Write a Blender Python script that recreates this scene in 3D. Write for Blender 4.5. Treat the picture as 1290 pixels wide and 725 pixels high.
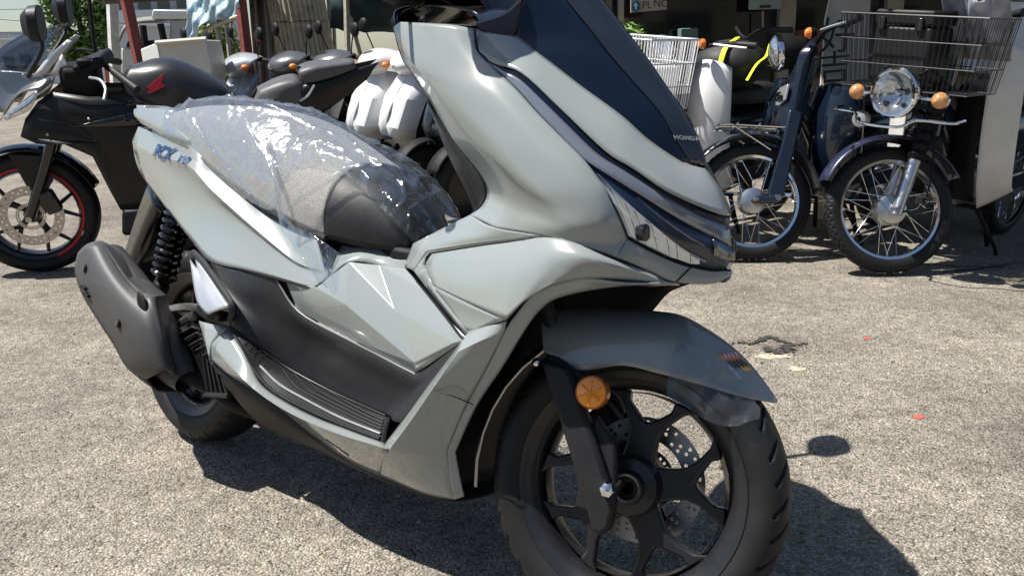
import bpy, bmesh, math, random
from mathutils import Vector, Matrix
random.seed(7)
for o in list(bpy.data.objects): bpy.data.objects.remove(o, do_unlink=True)
SC = bpy.context.scene
COL = SC.collection
R = math.radians

# ---------------------------------------------------------------- camera, sky, sun, exposure
cd = bpy.data.cameras.new('camera'); cam = bpy.data.objects.new('camera', cd); COL.objects.link(cam)
cd.sensor_width = 36.0; cd.lens = 31.256; cd.clip_start = .05; cd.clip_end = 2000
cam.matrix_world = Matrix(((0.99968, 0.025305, -0.0, 0.0), (-0.006366, 0.251482, -0.967841, 0.0), (-0.024491, 0.967531, 0.251563, 0.962), (0.0, 0.0, 0.0, 1.0)))
SC.camera = cam
SUN_AZ, SUN_EL = -90.00, 62.00          # azimuth from +Y towards +X, elevation (degrees)
w = bpy.data.worlds.new('World'); SC.world = w; w.use_nodes = True
nt = w.node_tree; bg = nt.nodes['Background']
sky = nt.nodes.new('ShaderNodeTexSky'); sky.sky_type = 'NISHITA'; sky.sun_disc = False
sky.sun_elevation = R(SUN_EL); sky.sun_rotation = R(SUN_AZ); sky.air_density = 1.0; sky.dust_density = .7; sky.ozone_density = 1.2
nt.links.new(sky.outputs[0], bg.inputs[0]); bg.inputs[1].default_value = 0.06
sl = bpy.data.lights.new('sun', 'SUN'); sl.energy = 5.0; sl.angle = R(.55); sl.color = (1, .96, .89)
so = bpy.data.objects.new('sun', sl); COL.objects.link(so)
sd = Vector((math.sin(R(SUN_AZ))*math.cos(R(SUN_EL)), math.cos(R(SUN_AZ))*math.cos(R(SUN_EL)), math.sin(R(SUN_EL))))
so.rotation_euler = sd.to_track_quat('Z', 'Y').to_euler()
so.location = sd*30
vs = SC.view_settings; vs.view_transform = 'Standard'; vs.look = 'None'; vs.gamma = 1; vs.use_curve_mapping = False; vs.exposure = 0.82

# ---------------------------------------------------------------- materials
MATS = {}
def mat(name, col, rough=.5, metal=0, coat=0, var=0, vscale=12, bump=0, bscale=300, spec=.5, trans=0, ior=1.45, alpha=1, sheen=0, emit=0, coatr=.03, detail=3):
    if name in MATS: return MATS[name]
    m = bpy.data.materials.new(name); m.use_nodes = True; n = m.node_tree.nodes; L = m.node_tree.links
    p = n['Principled BSDF']
    p.inputs['Base Color'].default_value = (*col, 1); p.inputs['Roughness'].default_value = rough; p.inputs['Metallic'].default_value = metal
    p.inputs['Coat Weight'].default_value = coat; p.inputs['Coat Roughness'].default_value = coatr
    p.inputs['Specular IOR Level'].default_value = spec; p.inputs['Transmission Weight'].default_value = trans; p.inputs['IOR'].default_value = ior
    p.inputs['Alpha'].default_value = alpha; p.inputs['Sheen Weight'].default_value = sheen
    tc = n.new('ShaderNodeTexCoord')
    if var:
        t = n.new('ShaderNodeTexNoise'); t.inputs['Scale'].default_value = vscale; t.inputs['Detail'].default_value = detail; L.new(tc.outputs['Object'], t.inputs['Vector'])
        r = n.new('ShaderNodeMapRange'); r.inputs['To Min'].default_value = 1-var; r.inputs['To Max'].default_value = 1+var
        r.inputs['From Min'].default_value = .3; r.inputs['From Max'].default_value = .7
        L.new(t.outputs['Fac'], r.inputs['Value'])
        mx = n.new('ShaderNodeMix'); mx.data_type = 'RGBA'; mx.blend_type = 'MULTIPLY'; mx.inputs[0].default_value = 1
        mx.inputs[6].default_value = (*col, 1); L.new(r.outputs[0], mx.inputs[7]); L.new(mx.outputs[2], p.inputs['Base Color'])
        rr = n.new('ShaderNodeMapRange'); rr.inputs['To Min'].default_value = max(0, rough-.5*var*min(1, rough*2)); rr.inputs['To Max'].default_value = min(1, rough+.5*var*min(1, rough*2))
        L.new(t.outputs['Fac'], rr.inputs['Value']); L.new(rr.outputs[0], p.inputs['Roughness'])
    if bump:
        t2 = n.new('ShaderNodeTexNoise'); t2.inputs['Scale'].default_value = bscale; t2.inputs['Detail'].default_value = 2; L.new(tc.outputs['Object'], t2.inputs['Vector'])
        b = n.new('ShaderNodeBump'); b.inputs['Strength'].default_value = bump; b.inputs['Distance'].default_value = .002
        L.new(t2.outputs['Fac'], b.inputs['Height']); L.new(b.outputs[0], p.inputs['Normal'])
    if emit: p.inputs['Emission Color'].default_value = (*col, 1); p.inputs['Emission Strength'].default_value = emit
    MATS[name] = m; return m

PAINT = mat('pebble_grey_paint', (.245, .268, .266), .24, 0, 1.0, .035, 3, 0, coatr=.05)
MATTE = mat('matte_black_plastic', (.012, .012, .0135), .48, 0, 0, .12, 40, .18, 900, spec=.35)
DARKGREY = mat('charcoal_plastic', (.020, .020, .023), .42, 0, 0, .10, 30, .15, 900, spec=.4)
BLACK = mat('deep_black_plastic', (.006, .006, .007), .6, 0, 0, .15, 30, spec=.25)
GLOSSBLACK = mat('gloss_black', (.006, .006, .008), .12, 0, .6, 0)
NAVY = mat('smoked_navy_screen', (.003, .007, .016), .05, 0, .2, .1, 6, spec=.4)
RUBBER = mat('tyre_rubber', (.012, .0122, .013), .55, 0, 0, .25, 14, .25, 500, spec=.32)
WHEEL = mat('satin_black_alloy', (.013, .013, .015), .36, 0, .15, .15, 25)
CHROME = mat('chrome', (.75, .76, .78), .07, 1)
SILVER = mat('cast_aluminium', (.56, .57, .58), .32, 1, 0, .08, 30)
SATIN = mat('satin_silver_paint', (.50, .52, .54), .28, .6, .5, .04, 20)
STEEL = mat('brushed_disc_steel', (.42, .40, .39), .30, 1, 0, .15, 60)
MUFF = mat('matte_grey_heat_shield', (.060, .060, .062), .52, .15, 0, .08, 40, .12, 1200)
FABRIC = mat('grey_seat_fabric', (.24, .236, .232), .85, 0, 0, .55, 520, .5, 900, sheen=.3, detail=2)
VINYL = mat('black_vinyl', (.015, .015, .017), .48, 0, 0, .15, 60, .3, 700)
CHARCHAR = mat('charcoal_vinyl', (.05, .05, .05), .5, 0, 0, .15, 60, .3, 500)
AMBER = mat('amber_reflector', (.85, .27, .004), .18, 0, .8, .18, 260)
AMBERL = mat('amber_lens', (.72, .20, .025), .12, 0, .8, .2, 120)
CLEARL = mat('silvered_lens', (.62, .64, .66), .10, .85, .6, .25, 60)
REDL = mat('red_lens', (.45, .012, .012), .12, 0, .8)
DECAL = mat('blue_decal', (.035, .11, .30), .3, .2, .5)
EMBL = mat('pale_emblem', (.34, .35, .36), .3, .5)
WHITEP = mat('white_plastic', (.72, .73, .74), .28, 0, .6, .03, 8)
WHITEM = mat('aged_white_plastic', (.62, .62, .60), .45, 0, 0, .07, 10)
BLUEC = mat('midnight_blue_paint', (.005, .010, .021), .22, 0, .8, .08, 8)
BLUEG = mat('slate_blue_paint', (.018, .025, .038), .25, .2, .8, .06, 8)
MBLACK = mat('matte_black_paint', (.009, .009, .010), .42, 0, .1, .1, 12, spec=.35)
GREYS = mat('graphite_paint', (.12, .12, .125), .3, .5, .5, .06, 10)
REDP = mat('red_decal', (.45, .02, .03), .4)
YEL = mat('yellow_strap', (.62, .68, .02), .6)
def lens_mat(name, tint=(.9, .93, .95), mixf=.18, rough=.02):
    m = bpy.data.materials.new(name); m.use_nodes = True; n = m.node_tree.nodes; L = m.node_tree.links
    n.remove(n['Principled BSDF']); out = n['Material Output']
    tr = n.new('ShaderNodeBsdfTransparent'); tr.inputs[0].default_value = (*tint, 1)
    g = n.new('ShaderNodeBsdfGlossy'); g.inputs['Roughness'].default_value = rough
    fr = n.new('ShaderNodeFresnel'); fr.inputs[0].default_value = 1.45
    mt = n.new('ShaderNodeMath'); mt.operation = 'MULTIPLY_ADD'; mt.inputs[1].default_value = .4; mt.inputs[2].default_value = mixf*.1; mt.use_clamp = True
    L.new(fr.outputs[0], mt.inputs[0])
    mx = n.new('ShaderNodeMixShader'); L.new(mt.outputs[0], mx.inputs[0]); L.new(tr.outputs[0], mx.inputs[1]); L.new(g.outputs[0], mx.inputs[2]); L.new(mx.outputs[0], out.inputs[0])
    return m
LENS = lens_mat('clear_lens')
def film_mat(name, haze=.10, gl=.55, tint=(.93, .95, .97), wr=14.):
    m = bpy.data.materials.new(name); m.use_nodes = True; n = m.node_tree.nodes; L = m.node_tree.links
    n.remove(n['Principled BSDF']); out = n['Material Output']
    tc = n.new('ShaderNodeTexCoord')
    nz = n.new('ShaderNodeTexNoise'); nz.inputs['Scale'].default_value = wr; nz.inputs['Detail'].default_value = 5; nz.inputs['Distortion'].default_value = 1.4; L.new(tc.outputs['Object'], nz.inputs['Vector'])
    nz2 = n.new('ShaderNodeTexNoise'); nz2.noise_type = 'RIDGED_MULTIFRACTAL'; nz2.inputs['Scale'].default_value = wr*.8; nz2.inputs['Detail'].default_value = 3; nz2.inputs['Distortion'].default_value = .6; L.new(tc.outputs['Object'], nz2.inputs['Vector'])
    ad = n.new('ShaderNodeMath'); ad.operation = 'MULTIPLY_ADD'; ad.inputs[1].default_value = .35; L.new(nz2.outputs[0], ad.inputs[0]); L.new(nz.outputs[0], ad.inputs[2])
    b = n.new('ShaderNodeBump'); b.inputs['Strength'].default_value = .6; b.inputs['Distance'].default_value = .006; L.new(ad.outputs[0], b.inputs['Height'])
    tr = n.new('ShaderNodeBsdfTransparent'); tr.inputs[0].default_value = (*tint, 1)
    g = n.new('ShaderNodeBsdfGlossy'); g.inputs['Roughness'].default_value = .13; L.new(b.outputs[0], g.inputs['Normal'])
    d = n.new('ShaderNodeBsdfTranslucent'); d.inputs[0].default_value = (.75, .8, .85, 1); L.new(b.outputs[0], d.inputs['Normal'])
    df = n.new('ShaderNodeBsdfDiffuse'); df.inputs[0].default_value = (.72, .78, .85, 1); L.new(b.outputs[0], df.inputs['Normal'])
    fr = n.new('ShaderNodeFresnel'); fr.inputs[0].default_value = 1.5; L.new(b.outputs[0], fr.inputs['Normal'])
    ms = n.new('ShaderNodeMath'); ms.operation = 'MULTIPLY_ADD'; ms.inputs[1].default_value = .30; ms.inputs[2].default_value = gl*.03; ms.use_clamp = True; L.new(fr.outputs[0], ms.inputs[0])
    m0 = n.new('ShaderNodeMixShader'); m0.inputs[0].default_value = .5; L.new(d.outputs[0], m0.inputs[1]); L.new(df.outputs[0], m0.inputs[2])
    rg = n.new('ShaderNodeTexNoise'); rg.noise_type = 'RIDGED_MULTIFRACTAL'; rg.inputs['Scale'].default_value = wr*.5; rg.inputs['Detail'].default_value = 4; rg.inputs['Distortion'].default_value = 1.2; L.new(tc.outputs['Object'], rg.inputs['Vector'])
    hz = n.new('ShaderNodeMapRange'); hz.inputs['From Min'].default_value = .55; hz.inputs['From Max'].default_value = 1.25; hz.inputs['To Min'].default_value = haze*.55; hz.inputs['To Max'].default_value = min(.85, haze*2.2); L.new(rg.outputs[0], hz.inputs['Value'])
    m1 = n.new('ShaderNodeMixShader'); L.new(hz.outputs[0], m1.inputs[0]); L.new(tr.outputs[0], m1.inputs[1]); L.new(m0.outputs[0], m1.inputs[2])
    m2 = n.new('ShaderNodeMixShader'); L.new(ms.outputs[0], m2.inputs[0]); L.new(m1.outputs[0], m2.inputs[1]); L.new(g.outputs[0], m2.inputs[2]); L.new(m2.outputs[0], out.inputs[0])
    return m

# ---------------------------------------------------------------- mesh helpers
def lerp(a, b, t): return a+(b-a)*t
def spline(pts, sub, breaks=()):
    """Catmull-Rom through pts, sub segments per interval, tangents broken at the given indices."""
    pts = [Vector(p) for p in pts]; n = len(pts)
    if n == 2 or sub == 1:
        out = []
        for i in range(n-1): out += [pts[i].lerp(pts[i+1], k/sub) for k in range(sub)]
        return out+[pts[-1]]
    br = sorted(set([0, n-1]+[b for b in breaks if 0 < b < n-1])); out = []
    for s, e in zip(br[:-1], br[1:]):
        q = pts[s:e+1]
        for i in range(len(q)-1):
            p1, p2 = q[i], q[i+1]
            p0 = q[i-1] if i > 0 else p1*2-p2
            p3 = q[i+2] if i+2 < len(q) else p2*2-p1
            for k in range(sub):
                t = k/sub
                out.append(.5*((2*p1)+(p2-p0)*t+(2*p0-5*p1+4*p2-p3)*t*t+(3*p1-p0-3*p2+p3)*t**3))
    return out+[pts[-1]]
class MB:
    def __init__(s, T=None): s.v = []; s.f = []; s.T = T
    def add(s, vs, fs):
        o = len(s.v); s.v += [Vector(p) for p in vs]; s.f += [[i+o for i in f] for f in fs]; return s
    def grid(s, rows, cu=False, cv=False):
        n = len(rows); m = len(rows[0]); fs = []
        for i in range(n if cv else n-1):
            for j in range(m if cu else m-1):
                fs.append([i*m+j, i*m+(j+1) % m, ((i+1) % n)*m+(j+1) % m, ((i+1) % n)*m+j])
        return s.add([p for r in rows for p in r], fs)
    def patch(s, rows, su=5, sv=5, bu=(), bv=()):
        rr = [spline(r, su, bu) for r in rows]; m = len(rr[0])
        cols = [spline([r[j] for r in rr], sv, bv) for j in range(m)]
        return s.grid([[cols[j][i] for j in range(m)] for i in range(len(cols[0]))])
    def sym(s, rows, su=5, sv=5, bu=(), bv=()):
        """rows run from the right edge (y<0) to the centre line; mirrored to the left."""
        full = [list(r)+[(p[0], -p[1], p[2]) for p in list(r)[:-1][::-1]] for r in rows]
        n = len(rows[0]); bu2 = list(bu)+[2*n-2-b for b in bu]
        return s.patch(full, su, sv, bu2, bv)
    def tube(s, path, r, n=8, caps=True, closed=False, sub=1, sq=1.0):
        P = spline(path, sub) if sub > 1 else [Vector(p) for p in path]
        N = len(P); rs = r if isinstance(r, (list, tuple)) else [r]*N
        if len(rs) != N: rs = [rs[min(len(rs)-1, int(i/(N-1)*(len(rs)-1)))]*(1-((i/(N-1)*(len(rs)-1)) % 1))+rs[min(len(rs)-1, int(i/(N-1)*(len(rs)-1))+1)]*((i/(N-1)*(len(rs)-1)) % 1) for i in range(N)]
        up = None; rings = []
        for i in range(N):
            t = (P[(i+1) % N]-P[i-1]) if closed else (P[min(i+1, N-1)]-P[max(i-1, 0)])
            t.normalize()
            if up is None: up = Vector((0, 0, 1)) if abs(t.z) < .9 else Vector((1, 0, 0))
            a = t.cross(up)
            if a.length < 1e-5: a = t.cross(Vector((0, 1, 0)))
            a.normalize(); b = a.cross(t).normalized(); up = b
            rings.append([P[i]+(a*math.cos(2*math.pi*k/n)+b*math.sin(2*math.pi*k/n)*sq)*rs[i] for k in range(n)])
        o = len(s.v); s.grid(rings, cu=True, cv=closed)
        if caps and not closed: s.f += [[o+k for k in range(n)][::-1], [o+(N-1)*n+k for k in range(n)]]
        return s
    def lathe(s, prof, c=(0, 0, 0), ax='y', n=32, a0=0, a1=360, cap=False):
        full = abs(a1-a0) >= 359.9; m = n if full else n+1; rows = []
        for (r, h) in prof:
            row = []
            for k in range(m):
                a = R(a0+(a1-a0)*k/n); ca, sa = r*math.cos(a), r*math.sin(a)
                row.append(Vector(c)+(Vector((ca, h, sa)) if ax == 'y' else Vector((h, ca, sa)) if ax == 'x' else Vector((ca, sa, h))))
            rows.append(row)
        o = len(s.v); s.grid(rows, cu=full)
        if cap and full: s.f += [[o+k for k in range(m)], [o+(len(prof)-1)*m+k for k in range(m)][::-1]]
        return s
    def box(s, c, d, rot=None):
        c = Vector(c); x, y, z = [k/2 for k in d]
        vs = [Vector((i*x, j*y, k*z)) for i in (-1, 1) for j in (-1, 1) for k in (-1, 1)]
        if rot: M = (Matrix.Rotation(rot[2], 3, 'Z') @ Matrix.Rotation(rot[1], 3, 'Y') @ Matrix.Rotation(rot[0], 3, 'X')); vs = [M @ p for p in vs]
        return s.add([c+p for p in vs], [[0, 1, 3, 2], [4, 6, 7, 5], [0, 4, 5, 1], [2, 3, 7, 6], [0, 2, 6, 4], [1, 5, 7, 3]])
    def prism(s, poly, d):
        """polygon (3D points) extruded by vector d"""
        n = len(poly); d = Vector(d); P = [Vector(p) for p in poly]
        return s.add(P+[p+d for p in P], [list(range(n))[::-1], list(range(n, 2*n))]+[[i, (i+1) % n, n+(i+1) % n, n+i] for i in range(n)])
    def ell(s, c, r, nu=16, nv=10, rot=None):
        M = (Matrix.Rotation(rot[2], 3, 'Z') @ Matrix.Rotation(rot[1], 3, 'Y') @ Matrix.Rotation(rot[0], 3, 'X')) if rot else Matrix.Identity(3)
        rows = []
        for i in range(nv+1):
            b = -math.pi/2+math.pi*i/nv; cb = max(.02, math.cos(b))
            rows.append([Vector(c)+M @ Vector((r[0]*cb*math.cos(2*math.pi*k/nu), r[1]*cb*math.sin(2*math.pi*k/nu), r[2]*math.sin(b))) for k in range(nu)])
        o = len(s.v); s.grid(rows, cu=True); s.f += [[o+k for k in range(nu)][::-1], [o+nv*nu+k for k in range(nu)]]
        return s
    def mirror(s):
        o = len(s.v); s.v += [Vector((p.x, -p.y, p.z)) for p in s.v[:o]]; s.f += [[i+o for i in f[::-1]] for f in s.f[:]]; return s
    def data(s, name, mats, sharp=40):
        me = bpy.data.meshes.new(name); V = [s.T(p) for p in s.v] if s.T else s.v
        me.from_pydata([tuple(p) for p in V], [], s.f); me.update()
        for mm in (mats if isinstance(mats, (list, tuple)) else [mats]): me.materials.append(mm)
        me.polygons.foreach_set('use_smooth', [True]*len(me.polygons))
        if sharp < 180: me.set_sharp_from_angle(angle=R(sharp))
        return me
    def build(s, name, m, parent=None, sharp=40, solid=0, bevel=0, subsurf=0, fix=False):
        me = s.data(name, m, sharp)
        if fix:
            b = bmesh.new(); b.from_mesh(me); bmesh.ops.remove_doubles(b, verts=b.verts, dist=1e-5); bmesh.ops.recalc_face_normals(b, faces=b.faces); b.to_mesh(me); b.free()
        o = bpy.data.objects.new(name, me); COL.objects.link(o)
        if parent is not None: o.parent = parent
        if subsurf: k = o.modifiers.new('s', 'SUBSURF'); k.levels = k.render_levels = subsurf
        if solid: k = o.modifiers.new('t', 'SOLIDIFY'); k.thickness = abs(solid); k.offset = 0
        if bevel: k = o.modifiers.new('b', 'BEVEL'); k.width = bevel; k.segments = 2; k.limit_method = 'ANGLE'; k.angle_limit = R(35)
        return o
    def build_lr(s, name, m, parent, **kw):
        a = s.build(name, m, parent, **kw)
        q = MB(s.T); q.v = [Vector((p.x, -p.y, p.z)) for p in s.v]; q.f = [f[::-1] for f in s.f]
        return a, q.build(name, m, parent, **kw)
def tag(o, label, cat, group=None, kind=None):
    if label: o['label'] = label
    if cat: o['category'] = cat
    if group: o['group'] = group
    if kind: o['kind'] = kind
    return o
def empty(name, M, label=None, cat=None, group=None):
    o = bpy.data.objects.new(name, None); COL.objects.link(o); o.empty_display_size = .1
    o.matrix_world = M
    tag(o, label, cat, group); return o
def frame(origin, yaw, lean=0):
    """x forward, y left, z up; yaw degrees clockwise from world +X, lean degrees to the thing's left"""
    c, s = math.cos(R(yaw)), math.sin(R(yaw)); cl, sl_ = math.cos(R(lean)), math.sin(R(lean))
    return Matrix(((c, cl*s, sl_*s, origin[0]), (-s, cl*c, sl_*c, origin[1]), (0, -sl_, cl, origin[2]), (0, 0, 0, 1)))
def text_mesh(body, size, ext=.0005, shear=0, space=1.0, bold=0):
    cu = bpy.data.curves.new('t', 'FONT'); cu.body = body; cu.size = size; cu.extrude = ext; cu.shear = shear; cu.space_character = space; cu.offset = bold; cu.align_x = 'CENTER'; cu.align_y = 'CENTER'
    o = bpy.data.objects.new('t', cu); COL.objects.link(o)
    dg = bpy.context.evaluated_depsgraph_get(); me = bpy.data.meshes.new_from_object(o.evaluated_get(dg)); bpy.data.objects.remove(o, do_unlink=True)
    vs = [v.co.copy() for v in me.vertices]; fs = [list(p.vertices) for p in me.polygons]; bpy.data.meshes.remove(me)
    return vs, fs
def put_text(name, body, size, m, parent, origin, ux, uy, **kw):
    vs, fs = text_mesh(body, size, **kw); ux = Vector(ux).normalized(); uy = Vector(uy); uy = (uy-ux*uy.dot(ux)).normalized(); uz = ux.cross(uy); o = Vector(origin)
    b = MB(); b.add([o+ux*p.x+uy*p.y+uz*p.z for p in vs], fs)
    return b.build(name, m, parent, sharp=30)
def tyre(mb, c, Rt, W, rb, nt=96, na=20, groove=None, depth=.0045):
    h = Rt-rb; rc = rb+.42*h; rows = []
    for i in range(nt):
        th = 2*math.pi*i/nt; row = []
        for j in range(na+1):
            a = R(-128+256*j/na); ca, sa = math.cos(a), math.sin(a)
            y = W/2*math.copysign(abs(sa)**.85, sa); r = rc+(.58*h*ca if ca > 0 else .42*h/.616*ca)
            if groove:
                g = groove(th, math.degrees(a)); r -= depth*g*max(0, ca); y -= math.copysign(depth*g*abs(sa), sa)
            row.append((c[0]+r*math.cos(th), c[1]+y, c[2]+r*math.sin(th)))
        rows.append(row)
    return mb.grid(rows, cv=True)

# ================================================================ ground
def ground_mat():
    m = bpy.data.materials.new('worn_asphalt'); m.use_nodes = True; n = m.node_tree.nodes; L = m.node_tree.links; p = n['Principled BSDF']
    tc = n.new('ShaderNodeTexCoord')
    def noise(sc, det=4, rough=.6):
        t = n.new('ShaderNodeTexNoise'); t.inputs['Scale'].default_value = sc; t.inputs['Detail'].default_value = det; t.inputs['Roughness'].default_value = rough; L.new(tc.outputs['Object'], t.inputs['Vector']); return t
    v = n.new('ShaderNodeTexVoronoi'); v.inputs['Scale'].default_value = 170; L.new(tc.outputs['Object'], v.inputs['Vector'])
    v2 = n.new('ShaderNodeTexVoronoi'); v2.inputs['Scale'].default_value = 300; L.new(tc.outputs['Object'], v2.inputs['Vector'])
    sep = n.new('ShaderNodeSeparateColor'); L.new(v.outputs['Color'], sep.inputs[0])
    cr = n.new('ShaderNodeValToRGB'); e = cr.color_ramp.elements; e[0].position = 0; e[0].color = (.12, .108, .093, 1); e[1].position = 1; e[1].color = (.62, .575, .49, 1)
    for pos, c in ((.06, (.24, .217, .183)), (.2, (.325, .295, .25)), (.5, (.375, .342, .288)), (.75, (.415, .378, .318)), (.94, (.49, .45, .38))):
        q = e.new(pos); q.color = (*c, 1)
    L.new(sep.outputs[0], cr.inputs[0])
    # dark binder between the stones
    r1 = n.new('ShaderNodeMapRange'); r1.inputs['From Min'].default_value = .42; r1.inputs['From Max'].default_value = .62; r1.inputs['To Min'].default_value = 1; r1.inputs['To Max'].default_value = .62; L.new(v.outputs['Distance'], r1.inputs['Value'])
    mx = n.new('ShaderNodeMix'); mx.data_type = 'RGBA'; mx.blend_type = 'MULTIPLY'; mx.inputs[0].default_value = 1; L.new(cr.outputs[0], mx.inputs[6]); L.new(r1.outputs[0], mx.inputs[7])
    nb = noise(1.7, 7, .68); r2 = n.new('ShaderNodeMapRange'); r2.inputs['From Min'].default_value = .3; r2.inputs['From Max'].default_value = .7; r2.inputs['To Min'].default_value = .56; r2.inputs['To Max'].default_value = 1.26; L.new(nb.outputs[0], r2.inputs['Value'])
    m2 = n.new('ShaderNodeMix'); m2.data_type = 'RGBA'; m2.blend_type = 'MULTIPLY'; m2.inputs[0].default_value = 1; L.new(mx.outputs[2], m2.inputs[6]); L.new(r2.outputs[0], m2.inputs[7])
    nc = noise(24, 5, .75); r3 = n.new('ShaderNodeMapRange'); r3.inputs['From Min'].default_value = .35; r3.inputs['From Max'].default_value = .65; r3.inputs['To Min'].default_value = .7; r3.inputs['To Max'].default_value = 1.15; L.new(nc.outputs[0], r3.inputs['Value'])
    m3 = n.new('ShaderNodeMix'); m3.data_type = 'RGBA'; m3.blend_type = 'MULTIPLY'; m3.inputs[0].default_value = 1; L.new(m2.outputs[2], m3.inputs[6]); L.new(r3.outputs[0], m3.inputs[7])
    nd = noise(.55, 6, .7); r5 = n.new('ShaderNodeMapRange'); r5.inputs['From Min'].default_value = .40; r5.inputs['From Max'].default_value = .62; L.new(nd.outputs[0], r5.inputs['Value'])
    m4 = n.new('ShaderNodeMix'); m4.data_type = 'RGBA'; m4.blend_type = 'MULTIPLY'; L.new(r5.outputs[0], m4.inputs[0]); L.new(m3.outputs[2], m4.inputs[6]); m4.inputs[7].default_value = (.84, .835, .85, 1)
    ne = noise(3.3, 5, .7); r6 = n.new('ShaderNodeMapRange'); r6.inputs['From Min'].default_value = .53; r6.inputs['From Max'].default_value = .74; r6.inputs['To Max'].default_value = .75; L.new(ne.outputs[0], r6.inputs['Value'])
    m5 = n.new('ShaderNodeMix'); m5.data_type = 'RGBA'; m5.blend_type = 'MULTIPLY'; L.new(r6.outputs[0], m5.inputs[0]); L.new(m4.outputs[2], m5.inputs[6]); m5.inputs[7].default_value = (.55, .545, .55, 1)
    hs = n.new('ShaderNodeHueSaturation'); hs.inputs['Saturation'].default_value = 1.18; hs.inputs['Value'].default_value = 1.03; L.new(m5.outputs[2], hs.inputs['Color']); L.new(hs.outputs[0], p.inputs['Base Color']); p.inputs['Roughness'].default_value = .88; p.inputs['Specular IOR Level'].default_value = .3
    s1 = n.new('ShaderNodeMath'); s1.operation = 'MULTIPLY_ADD'; s1.inputs[1].default_value = -1.0; s1.inputs[2].default_value = 1; L.new(v.outputs['Distance'], s1.inputs[0])
    s2 = n.new('ShaderNodeMath'); s2.operation = 'MULTIPLY_ADD'; s2.inputs[1].default_value = -.4; L.new(v2.outputs['Distance'], s2.inputs[0]); L.new(s1.outputs[0], s2.inputs[2])
    s3 = n.new('ShaderNodeMath'); s3.operation = 'MULTIPLY_ADD'; s3.inputs[1].default_value = .8; L.new(sep.outputs[1], s3.inputs[0]); L.new(s2.outputs[0], s3.inputs[2])
    s4 = n.new('ShaderNodeMath'); s4.operation = 'MULTIPLY_ADD'; s4.inputs[1].default_value = 1.1; L.new(nc.outputs[0], s4.inputs[0]); L.new(s3.outputs[0], s4.inputs[2])
    b = n.new('ShaderNodeBump'); b.inputs['Strength'].default_value = .9; b.inputs['Distance'].default_value = .006; L.new(s4.outputs[0], b.inputs['Height']); L.new(b.outputs[0], p.inputs['Normal'])
    return m
ASPH = ground_mat()
g = MB(); N = 90
import itertools
xs = sorted(set([-600, -200, -60, -20, -8]+[-4+i*.1 for i in range(0, 86)]+[8, 20, 60, 200, 600])); ys = sorted(set([-600, -200, -60, -20, -6, -2]+[.3+i*.1 for i in range(0, 60)]+[7.5, 9, 12, 20, 60, 200, 600]))
def gz(x, y):
    return .004*math.sin(x*2.1+y*1.3)*math.sin(y*1.7-x*.6)*(1 if -4 < x < 4.5 and .2 < y < 6.2 else 0)
g.grid([[(x, y, gz(x, y)-.004) for x in xs] for y in ys]); gr_o = g.build('ground', ASPH, None, sharp=180)
gr_o['kind'] = 'structure'

# ================================================================ the scooter in the middle
SCOOT = empty('motor_scooter', Matrix(((0.759271, 0.640489, 0.115242, 0.1667), (-0.650774, 0.747271, 0.134455, 1.348), (0.0, -0.177085, 0.984196, 0.0), (0.0, 0.0, 0.0, 1.0))), 'new grey scooter with smoked windscreen and plastic wrapped seat, leaning on its side stand', 'scooter')
STEER = R(17.8); AXD = Vector((-math.sin(R(26.5)), 0, math.cos(R(26.5)))); AXO = Vector((.08, 0, 0))
SROT = Matrix.Rotation(STEER, 3, AXD)
def fork(p): return SROT @ (Vector(p)-AXO)+AXO
def P_(name, rows, m=PAINT, solid=.003, sharp=50, **kw): return MB().patch(rows, **kw).build_lr(name, m, SCOOT, solid=solid, sharp=sharp)

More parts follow.
